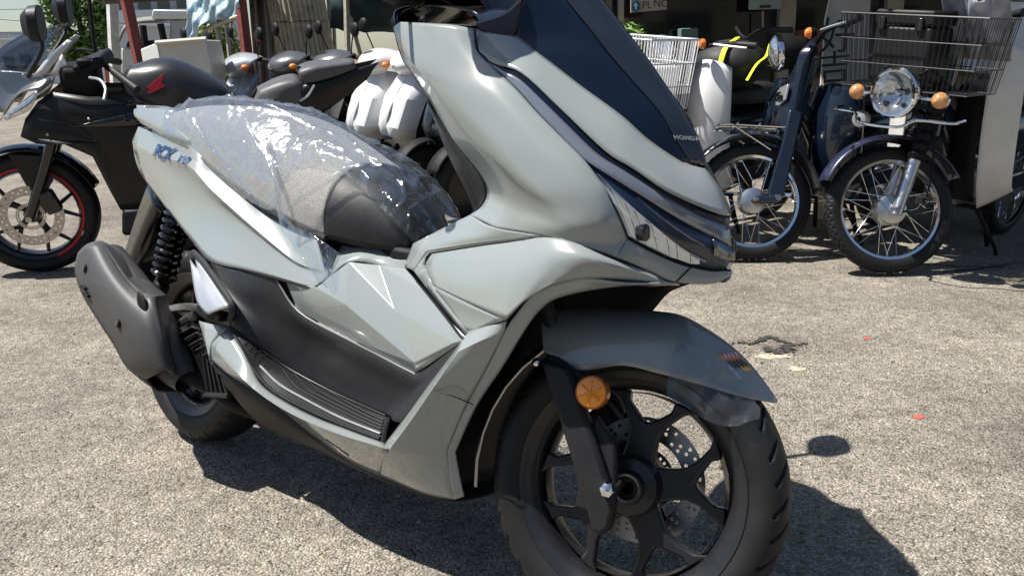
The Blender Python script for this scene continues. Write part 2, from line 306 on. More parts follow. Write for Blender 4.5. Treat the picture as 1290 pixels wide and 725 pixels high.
# ---- front cover (leg shield outer face)
fc = [
 [(-0.4694, -0.191, 0.9999),(-0.4383, -0.205, 1.0042),(-0.3648, -0.209, 0.9977),(-0.3135, -0.204, 0.9939),(-0.2777, -0.188, 0.9891)],
 [(-0.4602, -0.196, 0.9849),(-0.4227, -0.211, 0.9756),(-0.3459, -0.215, 0.9672),(-0.296, -0.209, 0.9617),(-0.2631, -0.194, 0.9558)],
 [(-0.4372, -0.196, 0.9433),(-0.3901, -0.217, 0.9351),(-0.3144, -0.221, 0.9217),(-0.262, -0.212, 0.9225),(-0.2316, -0.197, 0.932)],
 [(-0.4102, -0.192, 0.9163),(-0.3522, -0.217, 0.9069),(-0.265, -0.223, 0.8842),(-0.2077, -0.214, 0.8845),(-0.1725, -0.194, 0.8911)],
 [(-0.3829, -0.188, 0.8829),(-0.318, -0.216, 0.8771),(-0.2221, -0.223, 0.8446),(-0.1571, -0.212, 0.8461),(-0.1272, -0.189, 0.8543)],
 [(-0.3562, -0.184, 0.8513),(-0.2835, -0.214, 0.8468),(-0.1783, -0.222, 0.8076),(-0.1115, -0.208, 0.8091),(-0.082, -0.182, 0.82)],
 [(-0.3189, -0.176, 0.8062),(-0.2382, -0.21, 0.8063),(-0.1381, -0.218, 0.7693),(-0.0709, -0.202, 0.778),(-0.0452, -0.174, 0.7911)],
 [(-0.2697, -0.166, 0.7626),(-0.1981, -0.204, 0.7706),(-0.0981, -0.212, 0.7371),(-0.0376, -0.194, 0.7497),(-0.017, -0.165, 0.7612)],
 [(-0.2467, -0.16, 0.7352),(-0.1797, -0.196, 0.7419),(-0.0684, -0.203, 0.7133),(-0.0154, -0.184, 0.7246),(-0.0037, -0.158, 0.7434)],
 [(-0.2455, -0.157, 0.7181),(-0.1732, -0.188, 0.7149),(-0.0516, -0.198, 0.6934),(-0.0009, -0.173, 0.6978),(0.0103, -0.145, 0.7115)],
 [(-0.2577, -0.157, 0.6984),(-0.1788, -0.186, 0.6901),(-0.0614, -0.195, 0.6803),(-0.0028, -0.163, 0.6701),(0.0195, -0.126, 0.6778)],
 [(-0.2817, -0.155, 0.6841),(-0.1961, -0.185, 0.6704),(-0.0846, -0.191, 0.6694),(-0.0182, -0.177, 0.6598),(0.016, -0.148, 0.647)]]
P_('front_cover', fc, su=6, sv=5, bu=(1,), sharp=28)
kl = [[(-0.2817, -0.155, 0.6841),(-0.1961, -0.185, 0.6704),(-0.0846, -0.191, 0.6694)],
 [(-0.3296, -0.148, 0.6644),(-0.2303, -0.178, 0.6564),(-0.1514, -0.186, 0.6571)],
 [(-0.3709, -0.14, 0.6476),(-0.3011, -0.165, 0.6408),(-0.2462, -0.174, 0.6387)],
 [(-0.4468, -0.125, 0.6161),(-0.4099, -0.142, 0.613),(-0.3809, -0.152, 0.6106)],
 [(-0.4707, -0.12, 0.5696),(-0.4471, -0.13, 0.5699),(-0.4258, -0.138, 0.5684)]]
P_('knee_lip', kl, su=5, sv=5, bv=(3,))
# recessed border of the lower cover
rb_o = [(-0.0182, -0.177, 0.6598),(-0.0846, -0.191, 0.6694),(-0.1514, -0.186, 0.6571),(-0.2462, -0.174, 0.6387),(-0.3809, -0.152, 0.6106),(-0.4258, -0.138, 0.5684),(-0.3327, -0.158, 0.5202),(-0.2407, -0.182, 0.4816)]
rb_i = [(-0.0243, -0.168, 0.6579),(-0.0896, -0.18, 0.6665),(-0.161, -0.172, 0.6536),(-0.2528, -0.162, 0.6326),(-0.3773, -0.143, 0.6053),(-0.3891, -0.145, 0.5836),(-0.3543, -0.158, 0.5526),(-0.2373, -0.185, 0.4919)]
MB().patch([rb_o, rb_i], su=4, sv=1, bu=(1, 4, 5)).build_lr('recess_border', PAINT, SCOOT, solid=.003)
# lower front cover
lc = [
 [(-0.3684, -0.152, 0.6064),(-0.2439, -0.172, 0.6336),(-0.1479, -0.184, 0.655),(-0.079, -0.19, 0.6675),(-0.0187, -0.176, 0.6586),(0.0407, -0.1, 0.63)],
 [(-0.3782, -0.156, 0.5865),(-0.2336, -0.184, 0.6082),(-0.1277, -0.199, 0.6307),(-0.0526, -0.203, 0.6449),(0.0036, -0.18, 0.642),(0.0558, -0.088, 0.6219)],
 [(-0.3642, -0.162, 0.5699),(-0.2262, -0.194, 0.5761),(-0.1219, -0.209, 0.5964),(-0.0606, -0.206, 0.6171),(-0.0082, -0.18, 0.6201),(0.0646, -0.078, 0.6167)],
 [(-0.3445, -0.168, 0.5543),(-0.2347, -0.194, 0.5415),(-0.1361, -0.212, 0.5298),(-0.0942, -0.208, 0.5729),(-0.0321, -0.186, 0.6084),(0.0748, -0.066, 0.6153)]]
P_('lower_cover', lc, su=6, sv=6, bu=(2,), sharp=15)
MB().tube([(-0.3861, -0.15, 0.584),(-0.3744, -0.148, 0.6064),(-0.2458, -0.17, 0.6348),(-0.1488, -0.183, 0.6561),(-0.0791, -0.19, 0.6687),(-0.0181, -0.177, 0.6592),(0.0161, -0.148, 0.6464),(0.0407, -0.1, 0.63)], .0022, 6, sub=4).build_lr('cover_gap', BLACK, SCOOT)
# chin strip under the headlight
ch = [[(0.0195, -0.126, 0.6778),(0.0486, -0.096, 0.6604),(0.0787, -0.06, 0.6455),(0.1111, -0.024, 0.6392),(0.1315, 0, 0.6403)],
      [(0.0191, -0.138, 0.6618),(0.0458, -0.1, 0.6454),(0.0789, -0.062, 0.6307),(0.1144, -0.022, 0.6272),(0.1344, 0, 0.6382)],
      [(0.016, -0.148, 0.647),(0.0407, -0.1, 0.63),(0.0762, -0.064, 0.6167),(0.1145, -0.02, 0.6184),(0.1337, 0, 0.6331)]]
MB().sym(ch, su=5, sv=3).build('chin_strip', PAINT, SCOOT, solid=.003)
# wheel arch lip
al_o = [(0.0753, -0.062, 0.6152),(0.0322, -0.135, 0.6106),(-0.0131, -0.176, 0.6132),(-0.0469, -0.19, 0.6052),(-0.0856, -0.203, 0.5865),(-0.1008, -0.205, 0.568),(-0.1429, -0.2, 0.515),(-0.1864, -0.184, 0.4462),(-0.246, -0.163, 0.3579),(-0.2975, -0.146, 0.2632),(-0.2986, -0.132, 0.2069),(-0.2954, -0.118, 0.1659)]
al_i = [(0.0745, -0.05, 0.6123),(0.0232, -0.12, 0.6058),(-0.0219, -0.16, 0.5931),(-0.0675, -0.18, 0.5734),(-0.0888, -0.186, 0.5539),(-0.1026, -0.188, 0.5353),(-0.1263, -0.184, 0.5013),(-0.17, -0.17, 0.4414),(-0.2356, -0.15, 0.3585),(-0.2889, -0.134, 0.2604),(-0.2826, -0.122, 0.2095),(-0.28, -0.11, 0.1749)]
MB().patch([al_o, [tuple(lerp(Vector(a), Vector(b), .5)) for a, b in zip(al_o, al_i)], al_i], su=4, sv=2, bu=(9,)).build_lr('arch_lip', PAINT, SCOOT, solid=.003)
# facet under the lower cover and lower fairing
MB().patch([[(-0.3445, -0.168, 0.5543),(-0.2347, -0.194, 0.5415),(-0.1361, -0.212, 0.5298)],[(-0.292, -0.174, 0.5205),(-0.2338, -0.188, 0.5171),(-0.1669, -0.204, 0.5189)],[(-0.2382, -0.184, 0.4917),(-0.2369, -0.1845, 0.492),(-0.2355, -0.185, 0.4923)]], su=4, sv=3).build_lr('fairing_facet', PAINT, SCOOT, solid=.002)
lf = [
 [(-0.245, -0.178, 0.486),(-0.2355, -0.185, 0.4923),(-0.1892, -0.197, 0.5093),(-0.1376, -0.208, 0.528)],
 [(-0.2721, -0.18, 0.4466),(-0.2294, -0.213, 0.4606),(-0.1863, -0.209, 0.487),(-0.1457, -0.2, 0.5106)],
 [(-0.3296, -0.18, 0.3709),(-0.2841, -0.211, 0.3834),(-0.23, -0.198, 0.4225),(-0.1893, -0.184, 0.4416)],
 [(-0.3851, -0.178, 0.2977),(-0.341, -0.205, 0.3083),(-0.293, -0.187, 0.336),(-0.246, -0.163, 0.3579)],
 [(-0.4267, -0.176, 0.2461),(-0.3917, -0.198, 0.2472),(-0.3407, -0.174, 0.2522),(-0.2975, -0.146, 0.2632)],
 [(-0.4401, -0.17, 0.2262),(-0.4274, -0.176, 0.2124),(-0.3694, -0.148, 0.1943),(-0.2986, -0.132, 0.2069)],
 [(-0.478, -0.136, 0.1622),(-0.4745, -0.137, 0.1618),(-0.3686, -0.122, 0.1553),(-0.2954, -0.118, 0.1659)]]
P_('lower_fairing', lf, su=5, sv=5, bu=(1,), bv=(1, 4))
# skirt along the footboard
sk = [
 [(-0.4267, -0.176, 0.2461),(-0.5198, -0.186, 0.2501),(-0.607, -0.194, 0.2535),(-0.6927, -0.2, 0.2633),(-0.782, -0.204, 0.2838),(-0.841, -0.206, 0.3313),(-0.9266, -0.198, 0.3772)],
 [(-0.3917, -0.198, 0.2472),(-0.4882, -0.21, 0.2466),(-0.573, -0.22, 0.25),(-0.6616, -0.226, 0.258),(-0.7515, -0.23, 0.2753),(-0.8335, -0.228, 0.2993),(-0.9534, -0.216, 0.3402)],
 [(-0.4335, -0.17, 0.2065),(-0.5226, -0.18, 0.209),(-0.604, -0.192, 0.2234),(-0.6811, -0.203, 0.2418),(-0.7615, -0.211, 0.264),(-0.8613, -0.217, 0.2888),(-0.9613, -0.214, 0.3226)],
 [(-0.4768, -0.137, 0.1612),(-0.5629, -0.143, 0.1687),(-0.6408, -0.157, 0.1933),(-0.708, -0.172, 0.2206),(-0.778, -0.187, 0.2503),(-0.8956, -0.204, 0.2784),(-0.9708, -0.211, 0.3027)]]
P_('side_skirt', sk, su=5, sv=3, bv=(1,))
P_('side_skirt_end', [[(-1.0295, -0.205, 0.3758),(-0.9235, -0.2, 0.3778)],[(-0.9885, -0.214, 0.3406),(-0.955, -0.215, 0.3398)],[(-0.9627, -0.216, 0.3047),(-0.962, -0.2155, 0.3048)]], su=4, sv=3)
MB().tube([(-0.586, -0.186, 0.2157),(-0.5629, -0.176, 0.2039),(-0.5388, -0.165, 0.1908)], .0022, 6).build_lr('skirt_slot', BLACK, SCOOT)
# belly pan (black)
bp = []
for (px, py, y) in ((262,452,-.205),(291,474,-.20),(339,504,-.192),(371,530,-.184),(403,555,-.172),(440,581,-.162),(479,600,-.158),(535,622,-.150),(573,629,-.150)): bp.append((px, py, y))
bpt = [(-0.9865, -0.205, 0.2972),(-0.9016, -0.2, 0.2749),(-0.782, -0.184, 0.2472),(-0.713, -0.168, 0.2171),(-0.6456, -0.153, 0.1897),(-0.5662, -0.14, 0.1656),(-0.4798, -0.134, 0.1581),(-0.3703, -0.12, 0.1528),(-0.297, -0.116, 0.1635)]
bpm = [(-0.9349, -0.19, 0.2649),(-0.9321, -0.165, 0.2175),(-0.8888, -0.14, 0.1733),(-0.8281, -0.125, 0.1536),(-0.6958, -0.115, 0.1511),(-0.6001, -0.11, 0.1439),(-0.5051, -0.11, 0.1426),(-0.3952, -0.105, 0.142),(-0.321, -0.1, 0.151)]
MB().sym([[a, b, (b[0], -.06, b[2]-.008), (b[0], 0, b[2]-.012)] for a, b in zip(bpt, bpm)], su=3, sv=4).build('belly_pan', MATTE, SCOOT, solid=.003)

# ---- upper garnish beside the windscreen, light strip, headlight
ug = [
 [(-0.287, -0.178, 0.9913),(-0.2325, -0.152, 0.9877),(-0.1694, -0.14, 0.9514),(-0.0945, -0.122, 0.9037),(-0.0321, -0.1, 0.8641),(0.0075, -0.075, 0.8299),(0.0467, -0.036, 0.8018),(0.0689, 0, 0.7945)],
 [(-0.2779, -0.186, 0.9755),(-0.2296, -0.176, 0.9631),(-0.1628, -0.168, 0.9319),(-0.0936, -0.148, 0.8855),(-0.0236, -0.128, 0.837),(0.0166, -0.104, 0.8071),(0.0601, -0.064, 0.7761),(0.0969, 0, 0.7602)],
 [(-0.2607, -0.194, 0.9507),(-0.224, -0.194, 0.9324),(-0.1675, -0.19, 0.9175),(-0.098, -0.172, 0.8654),(-0.0238, -0.146, 0.8053),(0.0148, -0.126, 0.7837),(0.0662, -0.086, 0.7499),(0.1165, 0, 0.7245)]]
MB().sym(ug, su=5, sv=4).build('upper_garnish', PAINT, SCOOT, solid=.003, sharp=60)
ds_u = [(-0.2345, -0.192, 0.9341),(-0.203, -0.19, 0.9252),(-0.1699, -0.187, 0.9167),(-0.1306, -0.178, 0.8898),(-0.0762, -0.161, 0.8453),(-0.0263, -0.142, 0.8043),(0.0124, -0.122, 0.7826),(0.0641, -0.082, 0.7487),(0.1009, -0.042, 0.728),(0.118, 0, 0.7234)]
ds_l = [(-0.2326, -0.194, 0.9325),(-0.204, -0.193, 0.9123),(-0.175, -0.191, 0.8915),(-0.1288, -0.187, 0.8545),(-0.0835, -0.18, 0.8201),(-0.0452, -0.172, 0.7913),(-0.0033, -0.15, 0.7666),(0.0351, -0.116, 0.7412),(0.0755, -0.072, 0.7125),(0.1293, 0, 0.6774)]
ds_m = [tuple(lerp(Vector(a), Vector(b), .34)) for a, b in zip(ds_u, ds_l)]
MB().sym([[p] for p in ds_u] and [[ds_u[i], tuple(lerp(Vector(ds_u[i]), Vector(ds_m[i]), .5)), ds_m[i]] for i in range(10)], su=1, sv=1) if False else None
MB().patch([ds_u, ds_m], su=5, sv=3).build_lr('light_strip', NAVY, SCOOT, solid=.002)
GUIDE = mat('pale_light_guide', (.22, .24, .29), .10, .5, .8, .10, 9)
MB().patch([ds_m, ds_l], su=5, sv=3).build_lr('light_guide', GUIDE, SCOOT, solid=.002)
hl = [
 [(-0.0466, -0.17, 0.7914),(-0.0315, -0.168, 0.7768),(-0.0177, -0.164, 0.7612),(-0.002, -0.157, 0.7364),(0.0103, -0.145, 0.7115),(0.0195, -0.126, 0.6778)],
 [(-0.0033, -0.15, 0.7666),(0.01, -0.15, 0.752),(0.0196, -0.146, 0.7339),(0.0265, -0.137, 0.7121),(0.032, -0.126, 0.6912),(0.0334, -0.11, 0.6685)],
 [(0.0351, -0.116, 0.7412),(0.0453, -0.116, 0.7265),(0.0527, -0.113, 0.7092),(0.0576, -0.106, 0.6918),(0.06, -0.097, 0.6752),(0.0584, -0.083, 0.6555)],
 [(0.0755, -0.072, 0.7125),(0.0823, -0.074, 0.6998),(0.0856, -0.072, 0.6868),(0.088, -0.068, 0.6724),(0.0872, -0.061, 0.6589),(0.0844, -0.052, 0.6424)],
 [(0.1123, -0.034, 0.6913),(0.1172, -0.036, 0.682),(0.1198, -0.036, 0.6725),(0.1197, -0.033, 0.6615),(0.1172, -0.028, 0.65),(0.1128, -0.022, 0.6394)],
 [(0.1293, 0, 0.6774),(0.1331, 0, 0.6692),(0.1355, 0, 0.6607),(0.1352, 0, 0.6532),(0.1333, 0, 0.6467),(0.1315, 0, 0.6403)]]
MB().patch(hl, su=4, sv=4).build_lr('headlight', LENS, SCOOT)
def inset(rows, k, dx): return [[(p[0]-dx, p[1]*k, p[2]) for p in r] for r in rows]
HS = mat('headlight_housing', (.014, .026, .05), .2, 0, .6)
MB().patch(inset(hl, .965, .007), su=4, sv=4).build_lr('headlight_housing', HS, SCOOT, solid=.001)
NL = [[(-0.0246, -0.146, 0.8124),(-0.0466, -0.17, 0.7914),(-0.002, -0.157, 0.7364),(0.0199, -0.126, 0.6741)],[(0.0139, -0.126, 0.7908),(-0.0033, -0.15, 0.7666),(0.0306, -0.126, 0.6911),(0.0339, -0.11, 0.6648)],[(0.0653, -0.086, 0.7571),(0.0351, -0.116, 0.7412),(0.06, -0.097, 0.6752),(0.0589, -0.083, 0.6518)],[(0.1014, -0.045, 0.7364),(0.0755, -0.072, 0.7125),(0.0872, -0.061, 0.6589),(0.0848, -0.052, 0.6387)],[(0.1128, 0, 0.7317),(0.1293, 0, 0.6774),(0.1333, 0, 0.6467),(0.1306, 0, 0.6364)]]
MB().patch([[(p[0]-.012, p[1]*.94, p[2]) for p in r] for r in NL], su=4, sv=4).build_lr('nose_liner', BLACK, SCOOT, solid=.002)
def sub_patch(rows, u0, u1, v0, v1, k, dx, poly=None):
    g = [spline(r, 6) for r in rows]; g = [spline([r[j] for r in g], 6) for j in range(len(g[0]))]   # [u][v]
    return g
HG = sub_patch(hl, 0, 1, 0, 1, 1, 0)
def hpt(v, u, k=.9, dx=.014):      # v along rows (0 rear .. 1 nose), u from top to bottom
    i = min(len(HG)-1, max(0, int(round(u*(len(HG)-1))))); j = min(len(HG[0])-1, max(0, int(round(v*(len(HG[0])-1)))))
    p = HG[i][j]; return Vector((p.x-dx, p.y*k, p.z))
RFM = mat('headlight_mirror', (.90, .92, .95), .22, .4, .6)
VS = [.01, .10, .19, .28, .37, .46, .55, .63, .70]
for i in range(8):
    va, vb = VS[i], VS[i+1]
    for (ua_, ub_) in ((.0, .5), (.5, 1.0)):
        def uu(v, f): top = .24+.54*min(1, v/.70); bot = .965-.07*max(0, (v-.5)/.2); return lerp(top, bot, f)
        q4 = [hpt(va, uu(va, ua_), .993, .0005), hpt(vb, uu(vb, ua_), .990, .0022), hpt(vb, uu(vb, ub_), .991, .0016), hpt(va, uu(va, ub_), .992, .001)]
        MB().add([tuple(p) for p in q4], [[0, 1, 2, 3]]).build_lr('reflector_facet', RFM, SCOOT, sharp=180)
MB().tube([hpt(.02, .23, .998, 0), hpt(.2, .39, .998, 0), hpt(.42, .56, .998, 0), hpt(.6, .70, .998, 0), hpt(.72, .80, .998, 0)], .0016, 6, sub=3).build_lr('lamp_bezel', CHROME, SCOOT)
lc_ = hpt(.30, .72, .99, .0); MB().lathe([(.001, .004), (.010, .003), (.0135, .0), (.0135, -.012)], (lc_.x, lc_.y, lc_.z), 'x', 20).build_lr('projector_lens', GLOSSBLACK, SCOOT)
for k in range(6):
    t = .34+.05*k
    MB().tube([hpt(t, .14+.03*k, .992, .001), hpt(t+.14, .24+.03*k, .992, .001)], .0014, 5).build_lr('headlight_louvre', mat('dark_chrome', (.22, .22, .22), .15, 1), SCOOT)
MB().sym([[(0.1124, -0.034, 0.6901),(0.1226, -0.012, 0.6816),(0.1293, 0, 0.6774)],[(0.12, -0.038, 0.6787),(0.128, -0.015, 0.6723),(0.1359, 0, 0.6682)],[(0.1187, -0.034, 0.6626),(0.1296, -0.014, 0.6564),(0.136, 0, 0.6571)]], su=4, sv=3).build('nose_badge', mat('dark_chrome', (.22, .22, .22), .15, 1), SCOOT, solid=.002)

def seam(pts, r=.0016): MB().tube(pts, r, 5, sub=4).build_lr('panel_gap', BLACK, SCOOT)
seam([(-0.2767, -0.189, 0.9889),(-0.2621, -0.195, 0.9556),(-0.2448, -0.197, 0.9423),(-0.2316, -0.197, 0.932),(-0.1725, -0.194, 0.8911),(-0.1272, -0.189, 0.8543),(-0.082, -0.182, 0.82),(-0.0452, -0.174, 0.7911),(-0.017, -0.165, 0.7612),(-0.0015, -0.158, 0.7376),(0.011, -0.146, 0.7116),(0.0201, -0.127, 0.6778)])
seam([(0.0201, -0.127, 0.6778),(0.0492, -0.097, 0.6605),(0.0792, -0.061, 0.6455),(0.1116, -0.025, 0.6393),(0.1324, -0.002, 0.6404)], .0022)
seam([(0.0904, -0.05, 0.6406),(0.085, -0.06, 0.629),(0.0773, -0.066, 0.6169)], .0012)
seam([(-0.2783, -0.211, 0.3833),(-0.2435, -0.2, 0.3801),(-0.2291, -0.166, 0.365)], .0011)
# ---- windscreen
ws = [
 [(-0.2431, -0.12, 1.0844),(-0.233, -0.095, 1.0894),(-0.2307, -0.064, 1.0963),(-0.2179, -0.03, 1.1031),(-0.2046, 0, 1.109)],
 [(-0.226, -0.136, 1.0364),(-0.2038, -0.104, 1.0457),(-0.185, -0.064, 1.0529),(-0.1741, -0.03, 1.0607),(-0.161, 0, 1.0662)],
 [(-0.2267, -0.152, 0.9825),(-0.171, -0.112, 0.9891),(-0.1281, -0.062, 1.0005),(-0.1154, -0.03, 1.0047),(-0.1023, 0, 1.0084)],
 [(-0.1694, -0.14, 0.9514),(-0.1208, -0.105, 0.9562),(-0.09, -0.058, 0.9621),(-0.0761, -0.028, 0.9667),(-0.0632, 0, 0.9697)],
 [(-0.0945, -0.122, 0.9037),(-0.0636, -0.09, 0.9082),(-0.0378, -0.052, 0.9147),(-0.028, -0.025, 0.9185),(-0.0178, 0, 0.9207)],
 [(-0.0321, -0.1, 0.8641),(-0.0124, -0.074, 0.8676),(0.0056, -0.045, 0.8738),(0.0136, -0.022, 0.8766),(0.0213, 0, 0.878)],
 [(0.0075, -0.075, 0.8299),(0.0217, -0.056, 0.8323),(0.0305, -0.035, 0.8358),(0.0415, -0.017, 0.838),(0.0507, 0, 0.8374)],
 [(0.0473, -0.037, 0.8018),(0.0493, -0.028, 0.8025),(0.0514, -0.019, 0.8021),(0.0601, -0.009, 0.8021),(0.0695, 0, 0.8008)]]
MB().patch([r[:3] for r in ws], su=5, sv=5).build_lr('windscreen', NAVY, SCOOT, solid=.004, sharp=60)
MB().sym([r[2:] for r in ws], su=6, sv=5).build('screen_centre', mat('smoked_gloss_screen', (.007, .007, .008), .03, 0, 1.0, 0, spec=.9), SCOOT, solid=.004, sharp=60)
MB().tube([(p[0]+.001, p[1]-.002, p[2]+.001) for p in [r[2] for r in ws]], .0012, 5, sub=4).build_lr('screen_crease', GLOSSBLACK, SCOOT)
wc, wv = Vector((0.0415, -0.017, 0.838)), Vector((0.0507, 0, 0.8374))
em = MB(); vs_, fs_ = text_mesh('HONDA', .0112, .0006, 0, 1.2)
ua = (Vector((0.0507, 0, 0.8374))-Vector((0.0305, -0.035, 0.8358))).normalized(); ub = (Vector((-0.0195, 0, 0.9219))-Vector((0.0695, 0, 0.8008))).normalized()
e0 = Vector((0.0393, -0.0205, 0.8369)); nrm = ua.cross(ub).normalized()
if nrm.x < 0: nrm = -nrm
em.add([e0+ua*p.x+ub*p.y+nrm*(.0055+p.z) for p in vs_], fs_); em.build('emblem', EMBL, SCOOT, sharp=30)
MB().patch([[(-0.2859, -0.176, 0.9968),(-0.2494, -0.15, 1.0144),(-0.2254, -0.137, 1.0387)],[(-0.2726, -0.178, 0.9895),(-0.2243, -0.153, 0.9835),(-0.2223, -0.138, 1.0333)]], su=5, sv=3).build_lr('screen_garnish', DARKGREY, SCOOT, solid=.004)
MB().tube([(-0.29, -0.172, 1.0003),(-0.2549, -0.146, 1.018),(-0.2319, -0.134, 1.0435),(-0.2444, -0.12, 1.0807)], .004, 6, sub=4).build_lr('screen_edge', mat('grey_trim', (.16, .16, .165), .45), SCOOT)
# inner dash, meter, black inner leg shield facing the rider
MB().sym([[(-0.4629, -0.192, 1.0077),(-.44,-.10,.97),(-.44,0,.985)],[(-0.3441, -0.192, 0.9987),(-.33,-.10,.985),(-.33,0,1.0)],[(-0.2822, -0.176, 0.9954),(-.25,-.08,.99),(-.25,0,1.0)],[(-0.2286, -0.15, 0.9842),(-.20,-.08,.985),(-.19,0,.99)]], su=4, sv=4).build('dash_panel', BLACK, SCOOT, solid=.003)
MB().sym([[(-0.4746, -0.185, 1.0068),(-.50,-.12,.985),(-.50,0,.99)],[(-0.501, -0.16, 1.038),(-.49,-.10,1.02),(-.49,0,1.03)],[(-0.4506, -0.13, 1.0499),(-.40,-.09,1.05),(-.40,0,1.06)],[(-0.3507, -0.13, 1.0337),(-.31,-.08,1.04),(-.31,0,1.05)],[(-0.2856, -0.165, 1.0002),(-.25,-.09,1.0),(-.25,0,1.0)]], su=4, sv=4).build('instrument_cowl', GLOSSBLACK, SCOOT, solid=.003)
il = [
 [(-0.4738, -0.187, 1.0009),(-.47,-.11,.97),(-.47,0,.97)],
 [(-0.3747, -0.196, 0.8819),(-.42,-.12,.86),(-.43,0,.86)],
 [(-0.3141, -0.181, 0.8059),(-.375,-.11,.77),(-.39,0,.77)],
 [(-0.2575, -0.168, 0.7513),(-.33,-.10,.70),(-.36,0,.70)],
 [(-0.2484, -0.158, 0.7192),(-.33,-.09,.66),(-.36,0,.66)],
 [(-0.2853, -0.153, 0.6838),(-.36,-.09,.63),(-.38,0,.645)],
 [(-0.3729, -0.138, 0.6475),(-.42,-.08,.61),(-.43,0,.635)],
 [(-0.4499, -0.122, 0.6158),(-.47,-.07,.60),(-.48,0,.62)]]
MB().sym(il, su=4, sv=4).build('inner_leg_shield', DARKGREY, SCOOT, solid=.003)

# ---- front wheel well
wl = [[al_i[i], (al_i[i][0]-.04*(i > 1)-.03*(i < 2), max(al_i[i][1]+.02, -.10), al_i[i][2]+.04*(1 < i < 8)), (al_i[i][0]-.05*(i > 1)-.04*(i < 2), 0, al_i[i][2]+.06*(1 < i < 8)-.006*(i < 2))] for i in range(len(al_i))]
MB().sym(wl, su=4, sv=3).build('wheel_well', BLACK, SCOOT, solid=.003)

# ---- centre tunnel
tn = [
 [(-0.6537, -0.15, 0.5253),(-0.7235, -0.136, 0.6059),(-0.6375, -0.118, 0.5881),(-0.5808, -0.085, 0.5579),(-0.4727, -0.118, 0.5678)],
 [(-0.6675, -0.158, 0.5123),(-0.6434, -0.152, 0.522),(-0.5977, -0.136, 0.5311),(-0.5136, -0.118, 0.5346),(-0.417, -0.138, 0.5459)],
 [(-0.6788, -0.164, 0.4996),(-0.5961, -0.163, 0.4818),(-0.526, -0.152, 0.4769),(-0.4305, -0.146, 0.4952),(-0.3457, -0.156, 0.5123)],
 [(-0.7784, -0.16, 0.4866),(-0.5667, -0.164, 0.4428),(-0.452, -0.16, 0.4354),(-0.3497, -0.164, 0.4589),(-0.2748, -0.172, 0.4857)],
 [(-0.7467, -0.152, 0.4425),(-0.5523, -0.158, 0.4183),(-0.3826, -0.16, 0.4056),(-0.3052, -0.168, 0.4504),(-0.2588, -0.176, 0.4778)],
 [(-0.7437, -0.15, 0.4396),(-0.5187, -0.152, 0.4085),(-0.3906, -0.15, 0.3836),(-0.3111, -0.164, 0.4332),(-0.244, -0.178, 0.4779)]]
tun = [
 [(-0.78, -0.162, 0.5031),(-0.6763, -0.166, 0.5),(-0.6536, -0.152, 0.5238),(-0.6177, -0.132, 0.5602),(-0.5641, -0.1, 0.5603),(-0.4682, -0.12, 0.5669)],
 [(-0.772, -0.16, 0.4775),(-0.6576, -0.163, 0.4786),(-0.5875, -0.158, 0.4798),(-0.5429, -0.146, 0.5049),(-0.4791, -0.128, 0.5246),(-0.385, -0.146, 0.5376)],
 [(-0.7562, -0.156, 0.4563),(-0.608, -0.16, 0.4449),(-0.4991, -0.163, 0.4499),(-0.4403, -0.158, 0.4673),(-0.3833, -0.154, 0.4857),(-0.3095, -0.166, 0.5046)],
 [(-0.7441, -0.152, 0.443),(-0.5595, -0.156, 0.4184),(-0.3988, -0.163, 0.41),(-0.3444, -0.166, 0.4298),(-0.3052, -0.168, 0.4504),(-0.2625, -0.176, 0.4772)],
 [(-0.7437, -0.148, 0.4395),(-0.5564, -0.15, 0.4122),(-0.3906, -0.15, 0.3836),(-0.3408, -0.158, 0.4152),(-0.2948, -0.166, 0.4437),(-0.244, -0.178, 0.4779)]]
TV = [(-0.7827, -0.16, 0.5027),(-0.7467, -0.15, 0.4424),(-0.5588, -0.148, 0.4116),(-0.3934, -0.147, 0.3812),(-0.3757, -0.167, 0.4091),(-0.571, -0.172, 0.4846),(-0.6663, -0.168, 0.5032),(-0.6413, -0.16, 0.5273),(-0.5928, -0.153, 0.5635),(-0.5397, -0.122, 0.5637),(-0.4661, -0.122, 0.5672),(-0.3878, -0.143, 0.5356),(-0.2791, -0.173, 0.4655),(-0.244, -0.178, 0.4779),(-0.4524, -0.151, 0.4889),(-0.315, -0.16, 0.5019)]
TF = [[0, 1, 6], [1, 5, 6], [1, 2, 5], [2, 4, 5], [2, 3, 4], [6, 5, 8, 7], [5, 4, 14], [5, 14, 8], [8, 14, 9], [9, 14, 11], [9, 11, 10], [14, 4, 12], [14, 12, 15], [14, 15, 11], [3, 13, 12, 4], [12, 13, 15]]
for o_ in MB().add(TV, TF).build_lr('tunnel_cover', PAINT, SCOOT, solid=.004, sharp=30, bevel=.007):
    o_.modifiers['b'].angle_limit = R(6); o_.modifiers['b'].segments = 4
MB().tube([(-0.4702, -0.118, 0.5651),(-0.3858, -0.145, 0.536),(-0.3102, -0.165, 0.503),(-0.2627, -0.176, 0.4785),(-0.2439, -0.178, 0.4766)], .0024, 6, sub=4).build_lr('tunnel_gap', BLACK, SCOOT)
MB().sym([[(-0.6536, -0.152, 0.5238),(-.69,-.08,.60),(-.69,0,.61)],[(-0.6177, -0.132, 0.5602),(-.62,-.07,.60),(-.62,0,.61)],[(-0.5641, -0.1, 0.5603),(-.53,-.05,.59),(-.53,0,.60)],[(-0.4682, -0.12, 0.5669),(-.46,-.06,.595),(-.46,0,.61)],[(-0.4499, -0.122, 0.6158),(-.46,-.06,.61),(-.46,0,.625)]], su=4, sv=4).build('tunnel_top', PAINT, SCOOT, solid=.003)

